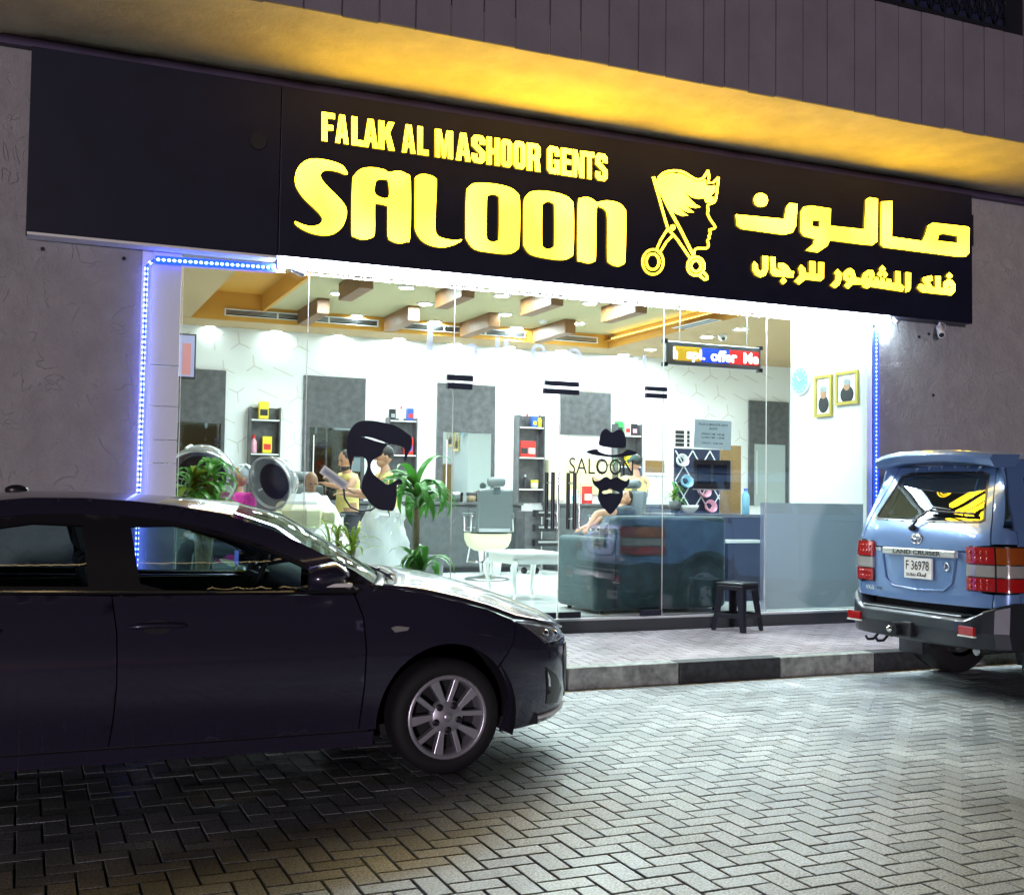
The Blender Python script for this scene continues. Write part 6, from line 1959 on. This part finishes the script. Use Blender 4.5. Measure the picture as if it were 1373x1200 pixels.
def hw(u, v, y): return atY(u, v, y)

# barber in yellow behind the bearded sticker, in profile, wearing a white plastic apron
bx = hw(513, 612, 2.6)
H1 = bx.z + .12 - FZ
J = standing(bx.x + .04, 2.6, H1, (-1, .05, 0), {})
J['elbow_l'] = J['shoulder_l'] + Vector((-.16, .02, -.22)); J['wrist_l'] = J['shoulder_l'] + Vector((-.42, .05, -.18))
J['elbow_r'] = J['shoulder_r'] + Vector((-.14, -.02, -.24)); J['wrist_r'] = J['shoulder_r'] + Vector((-.40, .02, -.22))
p1 = person('barber in a yellow shirt and crinkled white plastic apron seen in profile', J, (-1, 0, 0), 'skin', trousers='cloth_white')
ap = MB()
nz, na = 14, 28
vs = []
for i in range(nz):
    z = FZ + .10 + (H1 * .60 - .10) * i / (nz - 1)
    for k in range(na):
        a = 2 * PI * k / na
        fl_ = 1.0 - .42 * i / (nz - 1)
        w = 1 + .10 * math.sin(a * 5 + i * .7) + .06 * math.sin(a * 11 - i * 1.3) + random.uniform(-.03, .03)
        vs.append((bx.x + .03 + .36 * fl_ * w * math.cos(a) + .02 * math.sin(i * 1.1), 2.6 + .27 * fl_ * w * math.sin(a), z + .015 * math.sin(a * 7 + i)))
fs = [(i * na + k, i * na + (k + 1) % na, (i + 1) * na + (k + 1) % na, (i + 1) * na + k) for i in range(nz - 1) for k in range(na)]
ap.add(vs, fs, True)
ao = ap.build('plastic_apron', MAT['plastic_film'], p1)

# second barber, half behind the sticker, reaching towards the seated customer
bx2 = hw(461, 617, 3.7)
H2 = bx2.z + .12 - FZ
J = standing(bx2.x + .05, 3.7, H2, (-1, -.25, 0), {})
tgt = hw(428, 655, 3.45)
J['wrist_l'] = tgt + Vector((.12, .05, .05)); J['elbow_l'] = (J['shoulder_l'] + J['wrist_l']) / 2 + Vector((.05, -.12, -.10))
J['wrist_r'] = tgt + Vector((.16, .15, .12)); J['elbow_r'] = (J['shoulder_r'] + J['wrist_r']) / 2 + Vector((.05, .1, -.08))
person('bearded barber in a yellow shirt bending towards the bald customer', J, (-1, -.35, 0), 'skin', beard=True, tilt=-.2)

# bald customer under a white cape
bc = hw(417, 645, 3.3)
J = seated(bc.x, 3.3, bc.z - .83, (.15, -1, 0), .05)
J['ankle_l'].z = J['ankle_r'].z = FZ + .28
p3 = person('bald customer seated under a white cape while his hair is cut', J, (.1, -1, 0), 'skin_dark', shirt='cloth_white', bald=True, tilt=-.28, hair='skin_dark')
cp = MB()
vs = []
rings = [(.075, .0, .0), (.15, -.06, -.03), (.25, -.15, -.07), (.31, -.32, -.12), (.35, -.55, -.22), (.37, -.78, -.28), (.38, -.95, -.30)]
na = 30
nk = J['neck']
for i, (r, dz, dy) in enumerate(rings):
    for k in range(na):
        a = 2 * PI * k / na
        w = 1 + (.07 * math.sin(a * 6 + i * .6) if i > 2 else 0)
        vs.append((nk.x + r * 1.1 * w * math.cos(a), nk.y + dy + r * .85 * w * math.sin(a), nk.z + .02 + dz))
cp.add(vs, [(i * na + k, (i + 1) * na + k, (i + 1) * na + (k + 1) % na, i * na + (k + 1) % na) for i in range(len(rings) - 1) for k in range(na)], True)
cp.build('cape', MAT['cloth_white'], p3)
MB().ell((nk.x, nk.y - .13, nk.z - .10), (.07, .03, .04), 10, 6).build('collar_cloth', MAT['shirt_dark'], p3)

# customer in pink under the hair steamers
wc = hw(323, 640, 1.9)
J = seated(wc.x - .12, 1.9, wc.z - .80, (-.8, -.6, 0), .25)
J['ankle_l'].z = J['ankle_r'].z = FZ + .085
p4 = person('customer in a bright pink top leaning back with white foil in the hair', J, (-.85, -.35, 0), 'skin', shirt='shirt_pink', tilt=.45, sleeve=.8, hair='paper')
fo = MB()
for k in range(14):
    a = random.uniform(0, 2 * PI); e = random.uniform(.2, 1.3)
    c = J['head'] + Vector((.05, .02, .05)) + Vector((math.cos(a) * math.sin(e), math.sin(a) * math.sin(e), math.cos(e))) * .09
    fo.cbox(c, (.09, .05, .012), Matrix.Rotation(a, 3, 'Z') @ Matrix.Rotation(e, 3, 'Y'))
fo.build('hair_foil', MAT['cloth_white'], p4, kind='stuff')

# man in yellow with a dark cap, back turned, at the right
cx_ = hw(853, 622, 4.6)
H5 = cx_.z + .13 - FZ
J = standing(cx_.x, 4.6, H5, (-.25, 1, 0), {})
J['elbow_l'] = J['shoulder_l'] + Vector((-.22, .08, -.14)); J['wrist_l'] = J['shoulder_l'] + Vector((-.34, .25, -.02))
J['elbow_r'] = J['shoulder_r'] + Vector((.06, .10, -.28)); J['wrist_r'] = J['shoulder_r'] + Vector((-.10, .30, -.25))
p5 = person('barber in a yellow shirt and dark green cap with his back turned', J, (-.3, 1, 0), 'skin', cap='cap_green', trousers='trousers_dark')
bp5 = J['chest'] + Vector((.0, -.14, .10))
text_mesh('shirt_print', 'SALOON', MAT['print_dark'], p5, bp5 + Vector((.04, -.012, 0)), (1, 0, 0), (0, 0, 1), .14, .03, .003)

# customer lying back in the chair behind the sofa
rc = hw(806, 660, 3.8)
J = seated(rc.x + .05, 3.8, FZ + .52, (-.92, -.35, 0), .75)
J['wrist_l'] = Vector(hw(790, 703, 3.45)); J['elbow_l'] = Vector(hw(800, 688, 3.5))
J['ankle_l'].z = J['ankle_r'].z = FZ + .20
person('customer in a dark shirt lying back in the reclined barber chair', J, (-.9, -.3, 0), 'skin', shirt='shirt_dark', tilt=.7, trousers='shirt_dark')

# ------------------------------------------------------------------ barber chairs
def barber_chair(label):
    t = thing('barber_chair', label, 'barber chair', (0, 0, 0), 'barber chairs')
    MB().lathe([(0, .0), (.30, .0), (.31, .012), (.27, .03), (.08, .055), (.06, .07), (0, .07)], seg=32).build('base', MAT['steel'], t)
    b = MB(); b.cyl((0, 0, .06), (0, 0, .42), .055, seg=18); b.cyl((0, 0, .10), (0, 0, .26), .075, seg=18); b.build('pedestal', MAT['chrome'], t)
    MB().tube([(.10, .02, .28), (.20, -.05, .25), (.16, .08, .25), (.10, .02, .28)], .008, 6).build('pump_lever', MAT['chrome'], t)
    # moulded cream tub under the seat: curved body tapering downwards
    b = MB()
    vs, n = [], 20
    for z, k in ((.40, .55), (.46, .86), (.55, .98), (.64, 1.0)):
        for i in range(n):
            a = 2 * PI * i / n
            ca, sa = math.cos(a), math.sin(a)
            vs.append((.31 * k * math.copysign(abs(ca) ** .55, ca), .28 * k * math.copysign(abs(sa) ** .55, sa), z))
    b.add(vs, [(j * n + i, j * n + (i + 1) % n, (j + 1) * n + (i + 1) % n, (j + 1) * n + i) for j in range(3) for i in range(n)], True)
    b.add(vs[:n], [tuple(range(n))[::-1]]); b.add(vs[-n:], [tuple(range(n))])
    b.build('seat_shell', MAT['cream'], t)
    MB().box(-.25, .25, -.24, .26, .642, .72).build('seat', MAT['leather_grey'], t, bevel=.03, seg=3)
    T = Matrix.Translation((0, -.25, .66)) @ Matrix.Rotation(R(9), 4, 'X')
    MB().box(-.25, .25, -.07, .04, .03, .60, T).build('backrest', MAT['leather_grey'], t, bevel=.035, seg=3)
    MB().box(-.22, .22, -.078, -.0705, .02, .07, T).build('back_plate', MAT['steel'], t)
    MB().box(-.05, .05, -.078, -.066, .54, .64, T).build('headrest_bracket', MAT['chrome'], t)
    MB().tube([T @ Vector((x, -.02, .70)) for x in (-.12, -.10, .10, .12)], [.045, .062, .062, .045], 14).build('headrest', MAT['leather_grey'], t)
    for s in (-1, 1):
        b = MB()
        b.box(s * .29 - .035, s * .29 + .035, -.20, .20, .88, .92)
        b.build('armrest', MAT['leather_grey'], t, bevel=.012)
        b = MB(); b.tube([(s * .29, -.20, .90), (s * .30, -.22, .68), (s * .29, .16, .66), (s * .29, .19, .89)], .014, 8); b.build('arm_frame', MAT['chrome'], t)
    b = MB(); b.tube([(-.16, .26, .60), (-.16, .48, .22), (.16, .48, .22), (.16, .26, .60)], .014, 8); b.box(-.16, .16, .45, .53, .20, .215)
    b.build('footrest', MAT['chrome'], t)
    return t
ch0 = barber_chair('empty barber chair with grey back, cream shell and round chrome base')
pc = atY(653, 776, 5.0)
ch0.location = (atZ(653, 777, FZ).x, atZ(653, 777, FZ).y, FZ); ch0.rotation_euler.z = R(-6)
def chair_at(x, y, rz, label):
    c = copy_tree(ch0); c.location = (x, y, FZ); c.rotation_euler.z = rz; c['label'] = label
    return c
chair_at(bc.x + .05, 3.36, R(188), 'barber chair under the bald customer in the white cape')
chair_at(rc.x + .25, 3.86, R(112), 'reclined barber chair behind the sofa with the dark-shirted customer')
chair_at(wc.x + .12, 2.0, R(128), 'barber chair under the customer in the pink top')
# white plastic bin beside the empty chair and a box
one('waste_bin', 'pale grey bin on the floor behind the empty barber chair', 'bin', MB().lathe([(0, 0), (.15, 0), (.18, .36), (.17, .37), (.16, .36), (.0, .34)], c=(ch0.location.x + .42, 5.75, FZ), seg=20), MAT['lamp_rim'])
cr = MB().lathe([(0, 0), (.17, 0), (.19, .28), (.18, .29), (0, .27)], c=(ch0.location.x - .45, 5.9, FZ), seg=20)
one('laundry_basket', 'dark basket on the floor to the left of the empty chair', 'basket', cr, MAT['counter_grey'])

# ------------------------------------------------------------------ hair steamers
def steamer(label, c, face, r=.30):
    t = thing('hair_steamer', label, 'hair steamer', (c.x, c.y, FZ), 'hood hair steamers')
    f = Vector(face).normalized()
    q = f.to_track_quat('Z', 'Y').to_matrix()
    outer = [(.0, -r * .92), (r * .45, -r * .82), (r * .8, -r * .52), (r * .97, -r * .1), (r, r * .15), (r * .97, r * .2)]
    MB().lathe(outer, c=c, M=q, seg=28).build('hood', MAT['hood_clear'], t)
    MB().lathe([(r * .93, r * .14), (r * .99, r * .24), (r * 1.03, r * .2), (r * .99, r * .1)], c=c, M=q, seg=28).build('hood_rim', MAT['steel'], t)
    MB().lathe([(0, -r * .70), (r * .45, -r * .62), (r * .62, -r * .45), (r * .70, -r * .05)], c=c, M=q, seg=24).build('inner_bowl', MAT['navy'], t)
    b = MB()
    for k in range(4):
        a = 2 * PI * k / 4 + .4
        b.tube([c + q @ Vector((rr * math.cos(a), rr * math.sin(a), zz)) for rr, zz in ((r * .1, -r * .93), (r * .5, -r * .82), (r * .83, -r * .52), (r * .99, -r * .1))], .012, 6)
    b.build('hood_rib', MAT['white_gloss'], t)
    k = c - Vector((-.10, 0, r * .98))
    MB().ell(k, (.07, .06, .07), 12, 8).build('pivot', MAT['cream'], t)
    MB().cyl(k - Vector((0, 0, .03)), (k.x, k.y, FZ + .10), .035, seg=12).build('column', MAT['counter_grey'], t)
    MB().box(k.x - .09, k.x + .09, k.y - .08, k.y + .08, k.z - .42, k.z - .10).build('water_tank', MAT['leather_grey'], t, bevel=.02)
    b = MB()
    for i in range(5):
        a = 2 * PI * i / 5
        b.bar((k.x, k.y, FZ + .10), (k.x + .28 * math.cos(a), k.y + .28 * math.sin(a), FZ + .06), .04, .03)
        b.ell((k.x + .28 * math.cos(a), k.y + .28 * math.sin(a), FZ + .03), .03, 8, 6)
    b.build('foot', MAT['steel'], t)
    return t
steamer('clear domed hair steamer behind the left potted plant', hw(270, 640, 1.7), (-.25, -.8, -.55), .34)
steamer('tilted hair steamer with a dark bowl beside the customer in pink', hw(366, 646, 1.6), (-.75, -.55, -.25), .265)

# white ribbed water heater on a stand
wt = hw(405, 690, 1.2)
t = thing('towel_steamer', 'white ribbed towel steamer with a tapering tank by the left plants', 'steamer', (wt.x, wt.y, FZ))
MB().lathe([(.0, .20), (.11, .20), (.12, .18), (.135, .15), (.15, .13), (.155, .10)], c=(wt.x, wt.y, wt.z), seg=8, sm=False).build('lid', MAT['white_gloss'], t)
MB().lathe([(.155, .098), (.19, .06), (.20, .04), (.20, -.10), (.19, -.105)], c=(wt.x, wt.y, wt.z), seg=8, sm=False).build('tank', MAT['cream'], t)
MB().lathe([(.19, -.106), (.05, -.26), (.05, -.34)], c=(wt.x, wt.y, wt.z), seg=8, sm=False).build('hopper', MAT['white_gloss'], t)
for s in (-1, 1): MB().box(wt.x + s * .26 - .055, wt.x + s * .26 + .055, wt.y - .06, wt.y + .06, wt.z - .09, wt.z + .03).build('side_box', MAT['cream'], t, bevel=.01)
b = MB(); b.cyl((wt.x, wt.y, wt.z - .34), (wt.x, wt.y, FZ + .02), .03, seg=12); b.lathe([(0, 0), (.2, 0), (.2, .02), (.03, .04)], c=(wt.x, wt.y, FZ), seg=24)
b.build('stand', MAT['steel'], t)

# ------------------------------------------------------------------ plants
LEAVES = {}
def leaf_mesh(kind, L, w, droop, m):
    key = (kind, round(L, 2), round(w, 3), round(droop, 2), m)
    if key in LEAVES: return LEAVES[key]
    b = MB()
    n = 7
    pts = []
    x, z, a = 0.0, 0.0, R(62)
    for k in range(n + 1):
        t = k / n
        wd = w * math.sin(PI * min(1, .08 + t * .92)) ** .7 * (1 - .25 * t)
        if k == n: wd = .002
        pts.append((x, z, wd))
        a -= droop / n * (1 + t)
        x += L / n * math.cos(a); z += L / n * math.sin(a)
    vs = []
    for x, z, wd in pts:
        vs += [(x, -wd, z + wd * .35), (x, 0, z), (x, wd, z + wd * .35)]
    fs = []
    for k in range(n):
        for j in range(2):
            fs.append((k * 3 + j, (k + 1) * 3 + j, (k + 1) * 3 + j + 1, k * 3 + j + 1))
    o = b.add(vs, fs, True).build('leaf', MAT[m], None)
    me = o.data
    bpy.data.objects.remove(o)
    LEAVES[key] = me
    return me
def plant(label, base, heads, m='leaf', pot=True, trunk=True, seed=1, L=(.35, .55), w=.035, n=26, light=0.0, droop=(1.4, 2.4), name='corn_plant'):
    rn = random.Random(seed)
    t = thing(name, label, 'plant', base, 'potted plants in the window')
    base = Vector(base)
    if pot:
        MB().lathe([(0, 0), (.14, 0), (.19, .30), (.20, .32), (.185, .32), (.17, .28), (0, .28)], c=base, seg=24).build('pot', MAT['terracotta'], t)
    for hd in heads:
        hd = Vector(hd)
        if trunk:
            MB().tube([base + Vector((0, 0, .25)), base.lerp(hd, .5) + Vector((.015, .01, .1)), hd], [.042, .036, .03], 10).build('trunk', MAT['bark'], t)
        for k in range(n):
            fr = k / n
            l = rn.uniform(*L)
            dr = rn.uniform(*droop)
            me = leaf_mesh('l', round(l * 10) / 10, w, round(dr * 2.5) / 2.5, 'leaf_light' if rn.random() < light else m)
            o = link('leaf', me, t)
            o.location = hd - base + Vector((rn.uniform(-.02, .02), rn.uniform(-.02, .02), -.14 * (1 - fr) + .05 * fr))
            o.rotation_euler = (rn.uniform(-.3, .3), -.55 * fr + rn.uniform(-.25, .25), rn.uniform(0, 2 * PI))
    return t
def fp(u, y): return (atY(u, 700, y).x, y, FZ)
b0 = fp(272, .75); b0 = (b0[0], .75, FZ)
plant('big leafy potted plant at the far left behind the glass', b0, [Vector((b0[0] + .05, .75, atY(275, 640, .75).z)), Vector((b0[0] - .10, .70, atY(258, 655, .7).z)), Vector((b0[0] + .08, .72, atY(280, 675, .7).z))], seed=3, n=24, L=(.3, .45), w=.034, light=.12)
b1 = fp(455, .7)
plant('small yellow-green plant with thin leaves at the middle of the left glass', b1, [Vector((b1[0], .7, atY(455, 725, .7).z)), Vector((b1[0] - .12, .65, atY(440, 740, .7).z)), Vector((b1[0] + .12, .68, atY(470, 738, .7).z))], m='leaf_light', seed=5, n=16, L=(.28, .48), w=.017, droop=(1.0, 2.0), name='spider_plant', light=.5)
b2 = fp(556, .75)
plant('tall corn plant with a pale trunk beside the plastic apron', b2, [Vector((b2[0] + .02, .75, atY(560, 668, .75).z))], seed=8, n=34, L=(.5, .7), w=.048, droop=(1.7, 2.6))
b3 = (b2[0] + .06, .55, FZ)
plant('low corn plant at the foot of the tall one', b3, [Vector((b3[0] - .06, .55, atY(563, 765, .55).z))], seed=11, n=26, L=(.35, .5), w=.04, droop=(1.5, 2.4))
# small plant on the desk
pd = atY(905, 674, 1.5)
plant('small bushy plant in a dark pot on the reception desk', (pd.x, 1.5, pd.z - .02), [Vector((pd.x, 1.5, pd.z + .10))], pot=False, trunk=False, seed=4, n=34, L=(.10, .20), w=.016, droop=(.8, 1.8), light=.5, name='desk_plant')
po = [o for o in bpy.data.objects if o.get('label', '').startswith('small bushy plant')][0]
MB().lathe([(0, -.12), (.055, -.12), (.075, .02), (.06, .02), (0, .01)], c=(pd.x, 1.5, pd.z), seg=18).build('pot', MAT['counter_grey'], po)

# ------------------------------------------------------------------ side table, sofa, desk
def side_table(label, cx, cy):
    t = thing('side_table', label, 'table', (cx, cy, FZ))
    MB().box(cx - .32, cx + .32, cy - .42, cy + .42, FZ + .50, FZ + .53).build('table_top', MAT['white_gloss'], t, bevel=.01)
    b = MB(); b.box(cx - .28, cx + .28, cy - .38, cy - .355, FZ + .40, FZ + .499); b.box(cx - .28, cx + .28, cy + .355, cy + .38, FZ + .40, FZ + .499)
    b.build('apron_long', MAT['white_gloss'], t)
    for sx in (-1, 1):
        MB().box(cx + sx * .28 - .012, cx + sx * .28 + .012, cy - .354, cy + .354, FZ + .40, FZ + .499).build('apron_rail', MAT['white_gloss'], t)
        for sy in (-1, 1):
            px, py = cx + sx * .27, cy + sy * .37
            pts = [(px, py, FZ + .42), (px + sx * .035, py + sy * .035, FZ + .36), (px + sx * .02, py + sy * .02, FZ + .22), (px - sx * .01, py - sy * .01, FZ + .08), (px + sx * .02, py + sy * .02, FZ + .02), (px + sx * .04, py + sy * .04, FZ)]
            MB().tube(pts, [.035, .038, .024, .016, .018, .026], 10).build('leg', MAT['white_gloss'], t)
    return t
tp = atZ(722, 806, FZ)
side_table('white side table with curved cabriole legs left of the sofa', tp.x + .02, tp.y + .45)

s0 = atY(797, 822, .20)
sx0, sx1 = s0.x, atY(968, 700, .3).x
t = thing('sofa', 'teal velvet sofa standing close behind the right door glass', 'sofa', ((sx0 + sx1) / 2, .6, FZ))
bz = atY(880, 692, .2).z
MB().box(sx0, sx0 + .24, .20, 1.06, FZ + .03, atY(797, 721, .2).z).build('arm', MAT['sofa_teal'], t, bevel=.05, seg=4)
MB().box(sx1 - .22, sx1, .431, 1.06, FZ + .03, FZ + .72).build('arm', MAT['sofa_teal'], t, bevel=.05, seg=4)
MB().box(sx0 + .245, sx1, .20, .43, FZ + .03, bz).build('backrest', MAT['sofa_teal'], t, bevel=.06, seg=4)
MB().box(sx0 + .244, sx1 - .224, .44, 1.02, FZ + .03, FZ + .30).build('base', MAT['sofa_teal'], t, bevel=.02)
for k in range(2):
    w = (sx1 - sx0 - .47) / 2
    a = sx0 + .245 + k * w
    MB().box(a, a + w - .01, .44, 1.05, FZ + .302, FZ + .46).build('seat_cushion', MAT['sofa_teal'], t, bevel=.04, seg=3)
    MB().box(a, a + w - .01, .435, .62, FZ + .465, bz - .08).build('back_cushion', MAT['sofa_teal'], t, bevel=.05, seg=3)
for x in (sx0 + .1, sx1 - .1):
    for y in (.28, .95): MB().cyl((x, y, FZ), (x, y, FZ + .03), .025, seg=10).build('foot', MAT['black_plastic'], t)

dz = atY(950, 689, 1.5).z
dx0, dx1 = atY(905, 690, 1.3).x, 8.0
t = thing('reception_desk', 'dark navy reception desk with a pale ledge behind the black stool', 'desk', ((dx0 + dx1) / 2, 1.6, FZ))
MB().box(dx0, dx1, 1.30, 1.36, FZ, dz - .03).build('front_panel', MAT['navy'], t)
MB().box(dx0, dx0 + .05, 1.362, 1.95, FZ, dz - .03).build('side_panel', MAT['navy'], t)
MB().box(dx0 - .02, dx1, 1.28, 2.0, dz - .028, dz).build('desk_top', MAT['panel_grey'], t, bevel=.004)
lz = atY(995, 724, 1.1).z
MB().box(atY(968, 724, 1.1).x, atY(1024, 724, 1.1).x, 1.02, 1.298, lz - .03, lz).build('ledge', MAT['white_gloss'], t)
MB().box(atY(975, 724, 1.1).x, atY(1022, 724, 1.1).x, 1.08, 1.297, FZ, lz - .031).build('ledge_cabinet', MAT['navy'], t)
# board with criss-cross ribbons and brown panel on the desk
a, c = atY(905, 601, 1.75), atY(965, 681, 1.75)
t = thing('memo_board', 'navy board with white criss-cross ribbons leaning on the desk', 'board', ((a.x + c.x) / 2, 1.75, dz))
MB().box(a.x, c.x, 1.75, 1.78, dz + .002, a.z).build('board', MAT['navy'], t)
w, h = c.x - a.x, a.z - dz
for k in range(4):
    for q in (0, 1):
        xa = a.x + w * (k - 1) / 2.6; xb = xa + w / 2.6 * 2
        za, zb = (dz + .02, a.z - .02) if q == 0 else (a.z - .02, dz + .02)
        # clip the ribbon to the board
        p, r_ = Vector((xa, 1.745, za)), Vector((xb, 1.745, zb))
        def clip(p, r_):
            if p.x < a.x + .005: p = p + (r_ - p) * ((a.x + .005 - p.x) / (r_.x - p.x))
            if r_.x > c.x - .005: r_ = r_ + (p - r_) * ((r_.x - c.x + .005) / (r_.x - p.x))
            return p, r_
        if xb < a.x + .05 or xa > c.x - .05: continue
        p, r_ = clip(p, r_)
        MB().bar(p, r_, .004 + .001 * q, .014).build('ribbon', MAT['white_gloss'], t)
for k, (m_, nm, fx, fz_) in enumerate((('pink', 'pink', .62, .33), ('sky_blue', 'blue', .22, .48), ('white_gloss', 'white', .12, .80), ('pink', 'flesh-pink', .75, .10))):
    c_ = Vector((a.x + w * fx, 1.73, dz + h * fz_))
    b = MB().lathe([(.0, -.045), (.05, -.03), (.075, .01), (.08, .05), (.074, .05), (.05, -.015), (0, -.03)], c=c_, M=Matrix.Rotation(R(70), 3, 'X'), seg=14)
    one('face_mask', '%s moulded face mask hung on the ribbon board' % nm, 'mask', b, MAT[m_], 'masks on the ribbon board')
a2, c2 = atY(966, 597, 1.78), atY(992, 682, 1.78)
one('brown_panel', 'brown wooden panel standing on the desk beside the ribbon board', 'panel', MB().box(a2.x + .01, c2.x, 1.76, 1.80, dz + .001, a2.z), MAT['corkboard'])
bw = atY(912, 676, 1.45)
one('white_bowl', 'white bowl on the reception desk beside the small plant', 'bowl', MB().lathe([(.03, 0), (.05, .005), (.10, .06), (.115, .10), (.108, .10), (.09, .06), (0, .02)], c=(bw.x + .12, 1.45, dz), seg=20), MAT['white_gloss'])
for k in range(2):
    xw = atY(996, 660, 1.5).x + k * .07
    t = thing('water_bottle', '%s pale blue water bottle at the end of the reception desk' % ('front' if k == 0 else 'rear'), 'bottle', (xw, 1.45 + .08 * k, dz))
    MB().lathe([(0, 0), (.04, 0), (.042, .02), (.04, .10), (.043, .16), (.04, .22), (.016, .27), (.016, .285), (0, .285)], c=(xw, 1.45 + .08 * k, dz), seg=14).build('bottle_body', MAT['water_blue'], t)
    MB().lathe([(.018, .275), (.018, .305), (0, .305)], c=(xw, 1.45 + .08 * k, dz), seg=12).build('cap', MAT['blue'], t)
# wall picture and printed list behind the barber with the cap
a, c = atY(862, 617, YB - .02), atY(893, 634, YB - .02)
t = thing('wall_picture', 'wide dark gold picture in a white frame behind the cap-wearing barber', 'picture', ((a.x + c.x) / 2, YB, c.z))
MB().box(a.x, c.x, YB - .03, YB - .004, c.z - .05, a.z + .05).build('frame', MAT['white_gloss'], t)
MB().box(a.x + .04, c.x - .04, YB - .034, YB - .0305, c.z, a.z).build('print', MAT['corkboard'], t)
a, c = atY(906, 577, YB - .02), atY(925, 600, YB - .02)
t = thing('price_list', 'small black printed list on the white wall left of the notice', 'notice', ((a.x + c.x) / 2, YB, c.z))
MB().box(a.x - .03, c.x + .03, YB - .008, YB - .004, c.z - .03, a.z + .03).build('sheet', MAT['white_gloss'], t)
for k in range(4):
    z = a.z - (a.z - c.z) * k / 4
    MB().box(a.x, a.x + (c.x - a.x) * .62, YB - .0105, YB - .0085, z - .06, z).build('printed_line', MAT['print_dark'], t)
    MB().box(a.x + (c.x - a.x) * .82, c.x, YB - .0105, YB - .0085, z - .06, z).build('printed_line', MAT['print_dark'], t)

# ------------------------------------------------------------------ black plastic stool on the pavement
sc_ = atY(989, 780, -.28)
sxx, syy = sc_.x, -.28
zg = SZ1 + TI * syy
hh = sc_.z - zg
t = thing('plastic_stool', 'black plastic stool on the pavement in front of the glass', 'stool', (sxx, syy, zg))
rot = Matrix.Translation((sxx, syy, zg)) @ Matrix.Rotation(R(24), 4, 'Z')
def Tb(b_, *q): return b_.box(*q, rot)
b = MB(); Tb(b, -.155, .155, -.155, .155, hh - .03, hh); b.build('seat', MAT['black_plastic'], t, bevel=.018, seg=3)
b = MB(); Tb(b, -.148, .148, -.148, .148, hh - .075, hh - .0305); b.build('seat_skirt', MAT['black_plastic'], t, bevel=.006)
b = MB(); b.lathe([(.0, hh + .001), (.035, hh + .001), (.04, hh + .004), (.0, hh + .004)], M=None, c=(sxx, syy, zg), seg=16); b.build('seat_boss', MAT['black_plastic'], t)
for x in (-1, 1):
    for y in (-1, 1):
        vs = []
        for z, o_, wd in ((hh - .07, .145, .075), (hh * .45, .160, .060), (0.0, .185, .045)):
            vs.append([(x * o_, y * o_, z), (x * (o_ - wd), y * o_, z), (x * (o_ - wd), y * (o_ - .012), z), (x * (o_ - .012), y * (o_ - .012), z), (x * (o_ - .012), y * (o_ - wd), z), (x * o_, y * (o_ - wd), z)])
        b = MB()
        flat = [rot @ Vector(p) for r_ in vs for p in r_]
        fs = []
        for i in range(2):
            for k in range(6):
                f_ = (i * 6 + k, i * 6 + (k + 1) % 6, (i + 1) * 6 + (k + 1) % 6, (i + 1) * 6 + k)
                fs.append(f_ if x * y > 0 else f_[::-1])
        fs += [(0, 1, 2, 3, 4, 5), (12, 13, 14, 15, 16, 17)]
        b.add(flat, fs)
        b.build('leg', MAT['black_plastic'], t)
o_ = .172
for q in ((-o_ + .04, o_ - .04, -o_, -o_ + .012), (-o_ + .04, o_ - .04, o_ - .012, o_), (-o_, -o_ + .012, -o_ + .04, o_ - .04), (o_ - .012, o_, -o_ + .04, o_ - .04)):
    b = MB(); Tb(b, *q, .13, .175); b.build('stretcher', MAT['black_plastic'], t, bevel=.004)
